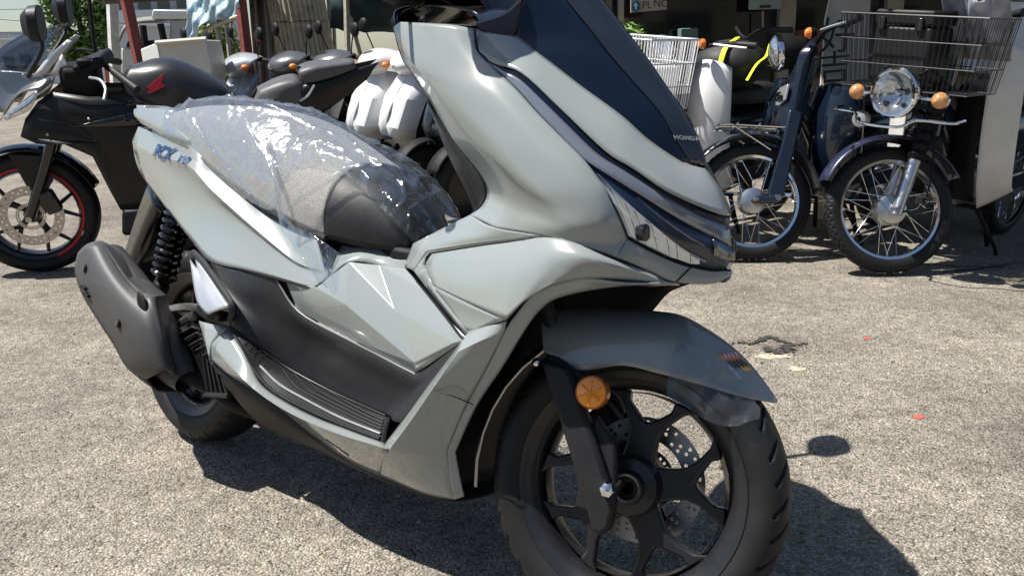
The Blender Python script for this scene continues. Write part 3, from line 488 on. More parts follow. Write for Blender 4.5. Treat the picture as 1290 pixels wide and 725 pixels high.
# ---- dark floor panel, footboard and footwell wall
fp = [
 [(-1.0402, -0.176, 0.5051),(-0.9392, -0.172, 0.5039),(-0.8173, -0.163, 0.5013),(-0.7465, -0.15, 0.4408),(-0.5829, -0.152, 0.4138),(-0.3864, -0.154, 0.3834),(-0.3385, -0.16, 0.413),(-0.2455, -0.178, 0.4749)],
 [(-0.9984, -0.188, 0.4732),(-0.9147, -0.176, 0.4707),(-0.8202, -0.16, 0.4583),(-0.7339, -0.15, 0.4228),(-0.5762, -0.152, 0.3959),(-0.3807, -0.156, 0.37),(-0.3289, -0.166, 0.3983),(-0.2533, -0.18, 0.4626)],
 [(-0.9484, -0.198, 0.4455),(-0.896, -0.176, 0.4317),(-0.8179, -0.148, 0.4066),(-0.7291, -0.13, 0.3785),(-0.584, -0.132, 0.3573),(-0.4108, -0.14, 0.3374),(-0.361, -0.162, 0.3603),(-0.2919, -0.178, 0.4186)],
 [(-0.9086, -0.206, 0.4173),(-0.8715, -0.18, 0.3943),(-0.816, -0.142, 0.3598),(-0.7261, -0.118, 0.3269),(-0.5861, -0.12, 0.3116),(-0.4398, -0.132, 0.3066),(-0.3923, -0.16, 0.3232),(-0.3362, -0.177, 0.3662)],
 [(-0.9072, -0.203, 0.3844),(-0.8589, -0.18, 0.3549),(-0.8281, -0.145, 0.3229),(-0.7331, -0.116, 0.2909),(-0.5925, -0.118, 0.2804),(-0.4657, -0.13, 0.2799),(-0.429, -0.158, 0.2854),(-0.3911, -0.176, 0.2944)]]
P_('floor_panel', fp, DARKGREY, su=5, sv=5, bu=(5,))
MB().tube([(-0.8118, -0.165, 0.5021),(-0.7439, -0.152, 0.4413),(-0.5828, -0.152, 0.4122),(-0.3874, -0.153, 0.3831)], .0022, 6, sub=5).build_lr('floor_panel_edge', mat('grey_edge', (.20, .20, .21), .4), SCOOT)
fb = [
 [(-0.9072, -0.203, 0.3844),(-0.8589, -0.18, 0.3549),(-0.8281, -0.145, 0.3229),(-0.7331, -0.116, 0.2909),(-0.5925, -0.118, 0.2804),(-0.4677, -0.13, 0.2779)],
 [(-0.9085, -0.204, 0.3825),(-0.8547, -0.194, 0.3465),(-0.8027, -0.176, 0.3121),(-0.701, -0.16, 0.2828),(-0.5654, -0.158, 0.2711),(-0.4475, -0.155, 0.2634)],
 [(-0.9172, -0.202, 0.3773),(-0.8442, -0.206, 0.3341),(-0.7809, -0.205, 0.2875),(-0.685, -0.202, 0.267),(-0.5485, -0.192, 0.2549),(-0.4237, -0.179, 0.249)]]
P_('footboard', fb, MATTE, su=6, sv=6)
FG = [spline(r, 8) for r in fb]; FG = [spline([r[j] for r in FG], 8) for j in range(len(FG[0]))]
def fpt(u, v, up=.0035):
    p = FG[min(len(FG)-1, int(round(u*(len(FG)-1))))][min(16, int(round(v*16)))]; return (p.x, p.y, p.z+up)
FTRIM = mat('worn_silver_trim', (.38, .37, .36), .35, .8, 0, .1, 40)
MB().tube([fpt(.36, .70), fpt(.5, .74), fpt(.65, .77), fpt(.8, .80), fpt(.97, .82)], .0030, 6, sub=4).build_lr('footboard_trim', FTRIM, SCOOT)
for v0, u0 in ((.58, .62), (.44, .66), (.32, .72), (.2, .78)):
    MB().tube([fpt(u0-.14, max(.05, v0-.3)), fpt(u0-.06, v0-.08), fpt(u0, v0), fpt(.88, v0+.03), fpt(.97, v0+.04)], .0020, 5, sub=3).build_lr('footboard_rib', mat('dull_grey_trim', (0, 0, 0)), SCOOT)
MB().tube([fpt(.3, .06), fpt(.5, .05), fpt(.7, .05), fpt(.98, .06)], .0018, 5, sub=3).build_lr('footboard_seam', mat('dull_grey_trim', (.12, .12, .12), .4, .3), SCOOT)
for k in range(18):
    MB().ell(fpt(.10+.016*k+.02*(k % 3), .15+.22*(k % 3), .003), (.0022, .0022, .0015), 6, 4).build_lr('grip_stud', DARKGREY, SCOOT)
MB().tube([fpt(0, .9), fpt(.15, .95), fpt(.3, .97), fpt(.5, .97), fpt(.75, .97), fpt(.98, .97)], .0035, 6, sub=3).build_lr('footboard_edge', MATTE, SCOOT)

# ---- rear side cover
rs = [
 [(-1.5419, -0.098, 0.8015),(-1.3675, -0.128, 0.784),(-1.218, -0.135, 0.7737),(-1.1247, -0.133, 0.7319),(-1.0247, -0.132, 0.6892),(-0.924, -0.131, 0.6459),(-0.8248, -0.134, 0.6189),(-0.7222, -0.137, 0.606)],
 [(-1.564, -0.1, 0.7567),(-1.3565, -0.14, 0.7325),(-1.1718, -0.165, 0.7158),(-1.06, -0.169, 0.6668),(-0.9379, -0.168, 0.6174),(-0.8201, -0.166, 0.5718),(-0.7353, -0.162, 0.5422),(-0.665, -0.152, 0.5367)],
 [(-1.5586, -0.1, 0.7423),(-1.3502, -0.138, 0.7055),(-1.172, -0.155, 0.6813),(-1.0638, -0.155, 0.6383),(-0.9407, -0.155, 0.5983),(-0.8218, -0.156, 0.5598),(-0.7292, -0.158, 0.5331),(-0.6553, -0.153, 0.5284)],
 [(-1.538, -0.098, 0.7016),(-1.3247, -0.139, 0.6522),(-1.1591, -0.153, 0.6155),(-1.034, -0.158, 0.578),(-0.9091, -0.161, 0.5512),(-0.8019, -0.162, 0.5287),(-0.7074, -0.163, 0.5133),(-0.6557, -0.156, 0.5204)],
 [(-1.5124, -0.097, 0.674),(-1.3113, -0.138, 0.6064),(-1.1531, -0.161, 0.5449),(-1.0388, -0.177, 0.5071),(-0.9062, -0.174, 0.5066),(-0.8078, -0.168, 0.5045),(-0.7193, -0.167, 0.502),(-0.6802, -0.165, 0.501)]]
P_('rear_side_cover', rs, su=5, sv=5, sharp=16, bv=(1,))
MB().tube([(-1.0402, -0.176, 0.5042),(-0.9075, -0.173, 0.5047),(-0.8075, -0.168, 0.502),(-0.6801, -0.165, 0.4994),(-0.6523, -0.151, 0.5239),(-0.686, -0.146, 0.5678),(-0.7209, -0.138, 0.6062)], .0022, 6, sub=4).build_lr('cover_gap', BLACK, SCOOT)
# tail end, tail light, rear mudguard
tl = [(-1.5419, -0.098, 0.8015),(-1.5649, -0.1, 0.7671),(-1.5639, -0.1, 0.7546),(-1.555, -0.099, 0.7257),(-1.5376, -0.098, 0.6974),(-1.5124, -0.097, 0.674)]
MB().sym([[p, (p[0]-.03, -.05, p[2]), (p[0]-.04, 0, p[2])] for p in tl], su=4, sv=2).build('tail_end', PAINT, SCOOT, solid=.003)
MB().sym([[(p[0]-.034, -.045, p[2]), (p[0]-.046, 0, p[2])] for p in tl[1:5]], su=4, sv=2).build('tail_light', REDL, SCOOT, solid=.004)
MB().sym([[(-1.50,-.085,.66),(-1.53,-.05,.67),(-1.54,0,.675)],[(-1.56,-.088,.55),(-1.58,-.05,.555),(-1.59,0,.56)],[(-1.62,-.088,.43),(-1.635,-.05,.43),(-1.64,0,.43)],[(-1.645,-.082,.36),(-1.655,-.05,.355),(-1.66,0,.35)]], su=4, sv=5).build('rear_mudguard', GLOSSBLACK, SCOOT, solid=.006)
MB().patch([[(-1.50,-.085,.66),(-1.42,-.088,.60)],[(-1.56,-.088,.55),(-1.50,-.088,.50)],[(-1.62,-.088,.43),(-1.58,-.088,.40)],[(-1.645,-.082,.36),(-1.62,-.082,.35)]], su=1, sv=4).build_lr('mudguard_flange', GLOSSBLACK, SCOOT, solid=.004)
# grab rail
gr = [
 [(-1.5861, -0.075, 0.8511),(-1.4207, -0.085, 0.8548),(-1.3231, -0.1, 0.8274),(-1.2406, -0.118, 0.782)],
 [(-1.547, -0.108, 0.8437),(-1.3682, -0.122, 0.8434),(-1.2767, -0.134, 0.8095),(-1.2061, -0.14, 0.7756)],
 [(-1.5339, -0.112, 0.8291),(-1.3937, -0.132, 0.8142),(-1.2756, -0.146, 0.7893),(-1.2059, -0.144, 0.7715)],
 [(-1.5112, -0.108, 0.8137),(-1.431, -0.124, 0.8001),(-1.3491, -0.134, 0.786),(-1.2232, -0.138, 0.7713)]]
MB().patch(gr, su=6, sv=5, bv=(1,)).build_lr('grab_rail', PAINT, SCOOT, solid=.008, sharp=60)
g0 = Vector((-1.5537, -0.1, 0.8383)); MB().sym([[(g0.x, -.10, g0.z+.01), (g0.x-.02, -.05, g0.z+.015), (g0.x-.025, 0, g0.z+.015)], [(g0.x+.05, -.10, g0.z+.008), (g0.x+.035, -.05, g0.z+.014), (g0.x+.03, 0, g0.z+.014)]], su=4, sv=3).build('grab_rail_bar', PAINT, SCOOT, solid=.02)
# decal
d0, d1 = Vector((-1.4553, -0.128, 0.7486)), Vector((-1.2205, -0.156, 0.7324))
vs_, fs_ = text_mesh('PCX', .060, .0005, .5, 1.0, .0018); vs2, fs2 = text_mesh('160', .036, .0005, .4, 1.0, .0012)
ux = (d1-d0).normalized(); nn = Vector((-.25, -.93, .22)).normalized(); uy = nn.cross(ux).normalized()
from mathutils.bvhtree import BVHTree
def drape(verts, objs, direction, lift):
    bt = [BVHTree.FromPolygons([v.co for v in o.data.vertices], [p.vertices for p in o.data.polygons]) for o in objs]; out = []; d = Vector(direction).normalized()
    for p in verts:
        hit = [h for h in (t.ray_cast(p-d*.08, d) for t in bt) if h[0] is not None]
        out.append(min(hit, key=lambda h: h[3])[0]-d*lift if hit else p)
    return out
rsc = [o for o in SCOOT.children if o.name.startswith('rear_side_cover')]
cpt = d0.lerp(d1, .52)
MB().add(drape([cpt+ux*p.x+uy*p.y*.75+nn*p.z*0 for p in vs_], rsc, -nn, .0055), fs_).build('model_decal', DECAL, SCOOT, sharp=180)
cpt = d0.lerp(d1, 1.05)-uy*.004
MB().add(drape([cpt+ux*p.x+uy*p.y*.8 for p in vs2], rsc, -nn, .0055), fs2).build('model_decal', DECAL, SCOOT, sharp=180)

# ---- seat
def seat_sec(x, zt, zl, wt, wl, n=9):
    return [(x, -wl, zl), (x, -wl*1.04, lerp(zl, zt, .35)), (x, -lerp(wl, wt, .35), lerp(zl, zt, .70)), (x, -wt*.75, lerp(zl, zt, .93)), (x, -wt*.35, zt-.002), (x, 0, zt)]
ST_ = [(-1.44, .822, .79, .06, .08), (-1.36, .852, .785, .10, .125), (-1.22, .868, .757, .115, .138), (-1.05, .864, .692, .115, .141), (-.93, .842, .655, .112, .143), (-.83, .810, .630, .105, .144), (-.76, .783, .613, .098, .142), (-.69, .757, .600, .090, .134)]
MB().sym([seat_sec(*s) for s in ST_], su=4, sv=6).build('seat', FABRIC, SCOOT, solid=.006, sharp=70)
SF_ = [(-.69, .757, .600, .090, .134), (-.65, .742, .596, .082, .122), (-.60, .716, .592, .070, .100), (-.555, .67, .592, .055, .078), (-.53, .62, .592, .04, .055)]
MB().sym([seat_sec(*s) for s in SF_], su=4, sv=6).build('seat_nose', VINYL, SCOOT, solid=.006, sharp=70)
MB().tube([(s[0], -s[4]-.002, s[2]) for s in ST_], .007, 8, sub=3).build_lr('seat_piping', VINYL, SCOOT)
MB().tube([(-.69-.002, p[1]*1.01, p[2]+.001) for p in seat_sec(*SF_[0])][:5], .003, 6, sub=3).build_lr('seat_seam', VINYL, SCOOT)
MB().box((-.58, 0, .575), (.16, .16, .05)).build('seat_base', BLACK, SCOOT, bevel=.01)
MB().box((-.98, 0, .60), (.72, .20, .14)).build('storage_box', BLACK, SCOOT, bevel=.02)

# ---- passenger step, bracket, engine, louvres
ps = [(-1.1034, -0.19, 0.5063),(-1.0922, -0.185, 0.5132),(-0.9838, -0.205, 0.4757),(-0.8834, -0.225, 0.4344),(-0.947, -0.235, 0.4057),(-0.9947, -0.23, 0.4204),(-1.0268, -0.22, 0.4452)]
MB().patch([[(-1.1032, -0.19, 0.5045),(-1.0235, -0.222, 0.4458),(-0.9882, -0.232, 0.4215),(-0.9454, -0.236, 0.406)],[(-1.0579, -0.196, 0.4868),(-0.999, -0.214, 0.4562),(-0.9518, -0.226, 0.4322),(-0.9103, -0.232, 0.4219)],[(-1.0956, -0.183, 0.5128),(-0.9918, -0.2, 0.4745),(-0.9327, -0.212, 0.4502),(-0.8848, -0.224, 0.4324)]], su=4, sv=4, bv=(1,)).build_lr('passenger_step', SATIN, SCOOT, solid=.006, sharp=30)
MB().tube([(-1.1081, -0.18, 0.5204),(-1.0429, -0.19, 0.5013),(-0.9497, -0.206, 0.4631),(-0.8884, -0.214, 0.4313),(-0.9009, -0.21, 0.4015)], .008, 8, sub=4).build_lr('step_surround', DARKGREY, SCOOT)
MB().box((-0.939, -0.215, 0.4041), (.05, .03, .02)).build_lr('step_hinge', BLACK, SCOOT, bevel=.003)
MB().tube([(-1.3422, -0.1, 0.349),(-1.192, -0.14, 0.3791),(-1.0535, -0.19, 0.4001)], .009, 8, sub=2).build('muffler_bracket', SILVER, SCOOT)
MB().tube([(-1.2553, -0.13, 0.3167),(-1.1186, -0.17, 0.3698)], .012, 8).build('bracket_arm', SILVER, SCOOT)
LV = MB().prism([(-1.1838, -0.17, 0.3088),(-1.0653, -0.185, 0.363),(-0.945, -0.175, 0.2213),(-1.0536, -0.165, 0.1993)], (0, .04, 0)); LV.build('radiator_cover', BLACK, SCOOT)
for k in range(5):
    t = k/4
    p0 = Vector((-1.1834, -0.172, 0.3033)).lerp(Vector((-1.0496, -0.19, 0.3568)), .0+.2*t); 
    a = Vector((-1.1734, -0.176, 0.3112)).lerp(Vector((-0.9909, -0.19, 0.2876)), t*.75); c_ = Vector((-1.057, -0.19, 0.3647)).lerp(Vector((-0.9664, -0.19, 0.2997)), t*.75); e_ = Vector((-1.0423, -0.172, 0.2027)).lerp(Vector((-0.9405, -0.178, 0.2227)), .1+t*.85)
    MB().tube([a, a.lerp(c_, .75), c_.lerp(e_, .08), e_], .0035, 5).build('radiator_louvre', DARKGREY, SCOOT)
MB().tube([(-1.0519, -0.17, 0.1984),(-0.9372, -0.18, 0.2219)], .006, 6).build('radiator_sill', DARKGREY, SCOOT)
MB().box((-1.08, -.03, .30), (.30, .20, .18)).build('engine', BLACK, SCOOT, bevel=.03)
MB().tube([(-1.05, .10, .30), (-1.315, .11, .27)], .05, 10).build('transmission_case', DARKGREY, SCOOT)
# shock absorbers
s0, s1 = Vector((-1.2924, -0.115, 0.6088)), Vector((-1.3444, -0.125, 0.4029))
hel = []; axd = (s1-s0).normalized(); u1 = axd.cross(Vector((0, 1, 0))).normalized(); u2 = axd.cross(u1)
for k in range(150):
    t = k/149; a = t*9*2*math.pi; hel.append(s0.lerp(s1, .05+.82*t)+(u1*math.cos(a)+u2*math.sin(a))*.028)
MB().tube(hel, .0062, 7).build_lr('shock_spring', GLOSSBLACK, SCOOT)
MB().tube([s0, s1], .014, 10).build_lr('shock_damper', BLACK, SCOOT)
MB().ell(s1, (.022, .02, .022)).build_lr('shock_mount', BLACK, SCOOT)

# ---- muffler
m0, m1 = Vector((-1.505, -.19, .440)), Vector((-1.13, -.19, .242))
mx_ = (m1-m0).normalized(); mu = Vector((-mx_.z, 0, mx_.x)).normalized()
if mu.z < 0: mu = -mu
my = Vector((0, -1, 0))
def msec(t, ru, ry, off=0, n=28, p=2.6):
    out = []
    for k in range(n):
        a = 2*math.pi*k/n; c, s = math.cos(a), math.sin(a)
        out.append(m0.lerp(m1, t)+my*(ry*math.copysign(abs(c)**(2/p), c))+mu*(ru*math.copysign(abs(s)**(2/p), s)+off))
    return out
SEC = [(.020, -.086), (.058, -.062), (.077, -.018), (.072, .032), (.046, .066), (.0, .080), (-.048, .062), (-.060, 0), (-.042, -.062)]
def mring(t, k, ko=1.0, br=(4,)):
    pts = [m0.lerp(m1, t)+my*(o_*k*ko)+mu*(u_*k) for o_, u_ in SEC]
    q = pts[4:]+pts[:5]; return spline(q, 4)[:-1]
mb = MB(); mb.grid([mring(t, k) for t, k in ((-.04, .5), (-.03, .7), (-.01, .78), (.3, .84), (.55, .84), (.72, .78), (.88, .66), (1.0, .52), (1.1, .36))], cu=True); mb.f += [list(range(36))]; mb.build('muffler', MUFF, SCOOT, sharp=24)
MB().tube([m0.lerp(m1, -.05)+mu*.01, m0.lerp(m1, -.01)+mu*.01], .022, 14).build('tail_pipe', BLACK, SCOOT)
MA = [[(-1.5029, -0.262, 0.4731),(-1.4656, -0.262, 0.4955),(-1.4455, -0.252, 0.5058),(-1.4419, -0.235, 0.5083)],
 [(-1.5039, -0.268, 0.4288),(-1.4147, -0.276, 0.4486),(-1.363, -0.266, 0.463),(-1.3648, -0.24, 0.4683)],
 [(-1.4521, -0.272, 0.3761),(-1.3452, -0.284, 0.408),(-1.2843, -0.274, 0.4279),(-1.2869, -0.246, 0.4325)],
 [(-1.3473, -0.274, 0.3182),(-1.2464, -0.288, 0.3572),(-1.1897, -0.28, 0.3864),(-1.198, -0.252, 0.4098)],
 [(-1.2767, -0.274, 0.2807),(-1.187, -0.286, 0.3171),(-1.1331, -0.278, 0.3555),(-1.1588, -0.246, 0.4118)],
 [(-1.2276, -0.264, 0.234),(-1.1513, -0.276, 0.2694),(-1.1013, -0.27, 0.3024),(-1.1029, -0.248, 0.3368)],
 [(-1.1641, -0.25, 0.2192),(-1.1149, -0.258, 0.2399),(-1.0783, -0.254, 0.2581),(-1.0754, -0.232, 0.2453)]]
MBI = [(-1.5055, -0.172, 0.4871),(-1.449, -0.168, 0.4712),(-1.3885, -0.168, 0.4303),(-1.3168, -0.168, 0.4222),(-1.2428, -0.166, 0.3996),(-1.2109, -0.17, 0.3272),(-1.1589, -0.18, 0.2258)]
MB().patch(MA, su=4, sv=4).build('heat_shield', MUFF, SCOOT, solid=.004, sharp=40)
MB().patch([[MA[i][3], tuple(Vector(MA[i][3]).lerp(Vector(MBI[i]), .5)), MBI[i]] for i in range(7)], su=3, sv=4, bv=(2, 3, 4)).build('heat_shield_shoulder', MUFF, SCOOT, solid=.004, sharp=20)
MB().patch([[MA[i][0], (MA[i][0][0]+.006, -.225, MA[i][0][2]-.030), (MA[i][0][0]+.02, -.17, MA[i][0][2]-.036)] for i in range(7)], su=3, sv=4).build('shield_underside', MUFF, SCOOT, solid=.004, sharp=60)
ec = [Vector(p) for p in MA[0]]; MB().add([tuple(p) for p in ec]+[MBI[0], (MA[0][0][0]+.02, -.17, MA[0][0][2]-.036)], [[0, 1, 2, 3, 4, 5]]).build('end_cap', MUFF, SCOOT, solid=.004)
def hsp(v, u, lift=0):
    i = min(5, int(v*6)); f_ = v*6-i; j = min(2, int(u*3)); g_ = u*3-j
    a_ = Vector(MA[i][j]).lerp(Vector(MA[i][j+1]), g_); b_ = Vector(MA[i+1][j]).lerp(Vector(MA[i+1][j+1]), g_); return a_.lerp(b_, f_)+Vector((-.25, -.9, .2))*lift
for px_, py_ in ((0, 0), (1, 1)):
    c = Vector((-1.4288, -0.279, 0.4429)) if px_ == 0 else Vector((-1.2277, -0.291, 0.3418)); nrm = Vector((-.25, -.93, .2)).normalized()
    MB().tube([c-nrm*.006, c+nrm*.0012], .0105, 14).build('bolt_recess', BLACK, SCOOT)
    MB().tube([c, c+nrm*.004], .006, 10).build('bolt', GLOSSBLACK, SCOOT)
for a_, b_ in (((-1.4358, -0.284, 0.3987),(-1.4079, -0.285, 0.395)),((-1.4219, -0.284, 0.3831),(-1.388, -0.286, 0.3804))): MB().tube([a_, b_], .0042, 6).build('shield_slot', BLACK, SCOOT)
MB().prism([(-1.2639, -0.279, 0.2968),(-1.1706, -0.284, 0.3383),(-1.159, -0.283, 0.3513),(-1.1627, -0.286, 0.3344),(-1.2404, -0.281, 0.2956)], (.003, .012, 0)).build('shield_vent', BLACK, SCOOT)
MB().ell((-1.1661, -0.268, 0.3933), (.034, .006, .017), rot=(0, R(58), 0)).build('shield_opening', BLACK, SCOOT)
MB().tube([MA[4][3], MA[5][3], MA[6][3]], .0025, 6, sub=3).build('shield_ridge', MUFF, SCOOT); MB().tube([MA[0][3], MA[1][3], MA[2][3], MA[3][3]], .0025, 6, sub=3).build('shield_ridge', MUFF, SCOOT)
MB().tube([m1, (-1.07, -.15, .215), (-.98, -.11, .175), (-.86, -.07, .17), (-.78, -.03, .20)], [.026, .020, .018, .018], 10, sub=4).build('exhaust_pipe', BLACK, SCOOT)
MB().tube([(-.80, .14, .20), (-.86, .26, .02), (-.88, .30, -.045)], .011, 8).build('side_stand', BLACK, SCOOT)

# ---- wheels
def front_groove(th, a):
    s = abs(a)
    if s < 6 or s > 62: return 0
    ph = th*34/(2*math.pi)+(.42 if a > 0 else 0)+.85*(s/60)**1.2
    f = ph % 1.0; k = int(ph//1) % 2
    if k == 0: return 1. if f < .17 and s < 58 else 0
    return 1. if (f < .15 and 24 < s < 60) else 0
def rear_groove(th, a):
    s = abs(a)
    ph = th*40/(2*math.pi)+.25*(s/60)+(.5 if a > 0 else 0); f = ph % 1.0
    return 1. if f < .16 and 18 < s < (66 if int(ph) % 2 else 50) else 0
def wheel_rim(parent, c, rr, wid, T, spokes, a_off, m=WHEEL, stripe=None, hub=.045, arms=True, depth=.022):
    b = MB(T); w2 = wid/2
    b.lathe([(rr+.012, -w2+.004), (rr+.019, -w2-.001), (rr+.016, -w2-.004), (rr+.010, -w2), (rr+.002, -w2+.002), (rr-.012, -w2+.012), (rr-.016, -w2+.022), (rr-.020, 0), (rr-.016, w2-.022), (rr-.012, w2-.012), (rr+.002, w2-.002), (rr+.016, w2+.004), (rr+.019, w2+.001), (rr+.012, w2-.004)], c, 'y', 96)
    b.lathe([(rr-.024, -w2+.024), (rr-.026, 0), (rr-.024, w2-.024)], c, 'y', 96); b.build('rim', m, parent, sharp=35)
    h = MB(T); h.lathe([(.012, -.052), (hub*.55, -.052), (hub*.62, -.044), (hub, -.040), (hub+.006, -.026), (hub+.006, .03), (hub, .045), (.012, .05)], c, 'y', 40); h.build('hub', m, parent, sharp=30)
    for i in range(spokes):
        a = R(a_off+360/spokes*i); ex, ez = math.cos(a), math.sin(a)
        def q(r, w, y): return Vector(c)+Vector((ex*r-ez*w, y, ez*r+ex*w))
        if arms:
            rs_ = rr-.017; A = .44
            pts = [(.035, -.030), (.062, -.0265), (rs_*.55, -.0255), (rs_*.68, -.035), (rs_*.84, -rs_*math.sin(.34)-.004), (rs_*math.cos(A), -rs_*math.sin(A)-.012), (rs_*math.cos(A-.12), -rs_*math.sin(A-.12)+.012), (rs_*.84, -rs_*math.sin(.22)-.001), (rs_*.76, -.022), (rs_*.69, -.0085), (rs_*.665, 0)]
            pts = pts+[(x, -y_) for x, y_ in pts[:-1][::-1]]
            s_ = MB(T); s_.prism([q(x, y_, -depth/2-.012) for x, y_ in pts], Vector((0, depth, 0)))
            s_.build('spoke', m, parent, sharp=30, bevel=.004)
        else:
            pts = [(.03, -.012), (rr-.02, -.007), (rr-.02, .007), (.03, .012)]
            MB(T).prism([q(x, y_, -depth/2) for x, y_ in pts], Vector((0, depth, 0))).build('spoke', m, parent, sharp=30, bevel=.003)
FWC = (0, 0, .255)
tw = tyre(MB(fork), FWC, .257, .106, .193, 780, 48, front_groove, .0065).build('front_tyre', RUBBER, SCOOT, sharp=180)
wheel_rim(tw, FWC, .180, .088, fork, 5, 86, hub=.047)
MB(fork).tube([(.150*math.cos(R(140))+0, -.03, .255+.150*math.sin(R(140))), (.158*math.cos(R(141)), -.045, .255+.158*math.sin(R(141)))], .004, 6).build('valve', BLACK, SCOOT)
# brake disc on the far side, drilled
def drilled(name, r0, r1, holes, T, c, y, th, m, parent):
    d = MB(); d.lathe([(r0, -th/2), (r1, -th/2), (r1, th/2), (r0, th/2), (r0, -th/2)], (0, 0, 0), 'y', 72)
    me = d.data(name, m, 30); bm = bmesh.new(); bm.from_mesh(me); bmesh.ops.remove_doubles(bm, verts=bm.verts, dist=1e-5); bmesh.ops.recalc_face_normals(bm, faces=bm.faces); bm.to_mesh(me); bm.free()
    k = MB()
    for (r, a, hr) in holes: k.lathe([(hr, -.02), (hr, .02)], (r*math.cos(a), 0, r*math.sin(a)), 'y', 10, cap=True)
    mk = k.data('k', m, 30); bm = bmesh.new(); bm.from_mesh(mk); bmesh.ops.recalc_face_normals(bm, faces=bm.faces); bm.to_mesh(mk); bm.free()
    o = bpy.data.objects.new('d', me); ok = bpy.data.objects.new('k', mk); COL.objects.link(o); COL.objects.link(ok)
    mod = o.modifiers.new('b', 'BOOLEAN'); mod.object = ok; mod.operation = 'DIFFERENCE'; mod.solver = 'EXACT'
    dg = bpy.context.evaluated_depsgraph_get(); me2 = bpy.data.meshes.new_from_object(o.evaluated_get(dg))
    bpy.data.objects.remove(o, do_unlink=True); bpy.data.objects.remove(ok, do_unlink=True)
    for v in me2.vertices:
        p = Vector((v.co.x+c[0], v.co.y+y, v.co.z+c[2])); v.co = T(p) if T else p
    me2.name = name; me2.polygons.foreach_set('use_smooth', [False]*len(me2.polygons))
    if not me2.materials: me2.materials.append(m)
    o = bpy.data.objects.new(name, me2); COL.objects.link(o); o.parent = parent; return o
holes = []
for i in range(36):
    a = 2*math.pi*i/36
    for j, r in enumerate((.083, .092, .102)):
        if (i+j) % 3 != 1: holes.append((r, a+.03*j, .0034))
drilled('brake_disc', .074, .111, holes, fork, FWC, .050, .004, STEEL, SCOOT)
drilled('sensor_ring', .038, .056, [(.048, 2*math.pi*i/30, .0030) for i in range(30)], fork, FWC, .058, .0025, STEEL, SCOOT)
cr = MB(fork)
for i in range(5):
    a = R(20+72*i); ex, ez = math.cos(a), math.sin(a)
    cr.prism([(ex*.03-ez*.012, .047, .255+ez*.03+ex*.012), (ex*.08-ez*.008, .047, .255+ez*.08+ex*.008), (ex*.08+ez*.008, .047, .255+ez*.08-ex*.008), (ex*.03+ez*.012, .047, .255+ez*.03-ex*.012)], (0, .006, 0))
cr.build('disc_carrier', GLOSSBLACK, SCOOT)
MB(fork).box((-.075, .075, .325), (.10, .05, .06), (0, R(40), 0)).build('brake_caliper', MATTE, SCOOT, bevel=.008)
# fork legs
def fk(side):
    s = side; pth = [(-0.1465, -0.092, 0.4373),(-0.1181, -0.094, 0.386),(-0.0754, -0.097, 0.3084),(-0.0393, -0.1, 0.2497),(-0.0156, -0.101, 0.2086)]
    P = [(p[0], p[1]*s, p[2]) for p in pth]
    FO = [(-0.1663, -0.088, 0.4418),(-0.1209, -0.09, 0.361),(-0.0468, -0.094, 0.2259),(-0.029, -0.095, 0.1884),(-0.0131, -0.095, 0.1834),(0.0009, -0.095, 0.1962),(0.0028, -0.095, 0.2409),(-0.0395, -0.092, 0.3158),(-0.0838, -0.09, 0.3927),(-0.1154, -0.088, 0.4403)]
    MB(fork).prism([(p[0], p[1]*s, p[2]) for p in FO], (0, -.030*s, 0)).build('fork_guard', MATTE, SCOOT, bevel=.008, sharp=30)
    MB(fork).tube(P, .017, 12, sub=4).build('fork_leg', MATTE, SCOOT)
    MB(fork).tube([(P[0][0]+.01, -.07*s, P[0][2]), (-.21, -.055*s, .56), (-.27, -.05*s, .68)], .014, 12).build('fork_tube', STEEL, SCOOT)
    a = Vector(P[3])
    MB(fork).prism([(a.x-.03, a.y-.004*s, a.z-.035), (a.x+.022, a.y-.004*s, a.z-.042), (a.x+.036, a.y-.004*s, a.z+.0), (a.x+.02, a.y-.004*s, a.z+.08), (a.x-.02, a.y-.004*s, a.z+.12)], (0, .022*s, 0)).build('fork_lug', MATTE, SCOOT, bevel=.005)
    MB(fork).prism([(-0.1645, -0.085, 0.4503), (-0.1426, -0.085, 0.4502), (-0.0858, -0.085, 0.4269), (-0.1105, -0.085, 0.406), (-0.1448, -0.085, 0.4211)] if s == 1 else [(p[0], -p[1], p[2]) for p in ((-0.1645, -0.085, 0.4503), (-0.1426, -0.085, 0.4502), (-0.0858, -0.085, 0.4269), (-0.1105, -0.085, 0.406), (-0.1448, -0.085, 0.4211))], (0, -.012*s, 0)).build('fender_bracket', MATTE, SCOOT, bevel=.003)
fk(1); fk(-1)
ax = Vector((-0.0112, -0.118, 0.2604)); MB(fork).tube([(ax.x, -.128, ax.z), (ax.x, .125, ax.z)], .0085, 12).build('axle', STEEL, SCOOT)
MB(fork).lathe([(.001, -.140), (.007, -.139), (.0115, -.136), (.0125, -.128), (.0125, -.122)], (ax.x, 0, ax.z), 'y', 6).build('axle_nut', CHROME, SCOOT)
MB(fork).lathe([(.020, -.058), (.024, -.060), (.026, -.056)], FWC, 'y', 32).build('axle_seal', STEEL, SCOOT)
rc_ = Vector((-0.0627, -0.128, 0.4066)); MB(fork).lathe([(.0005, -.138), (.018, -.1375), (.0245, -.134), (.0245, -.126)], (rc_.x, 0, rc_.z), 'y', 32).build('side_reflector', AMBER, SCOOT)
MB(fork).lathe([(.0245, -.1345), (.0265, -.1345), (.0275, -.128), (.0275, -.118), (.001, -.118)], (rc_.x, 0, rc_.z), 'y', 32).build('reflector_rim', mat('dark_amber', (.35, .09, .01), .25, 0, .6), SCOOT)
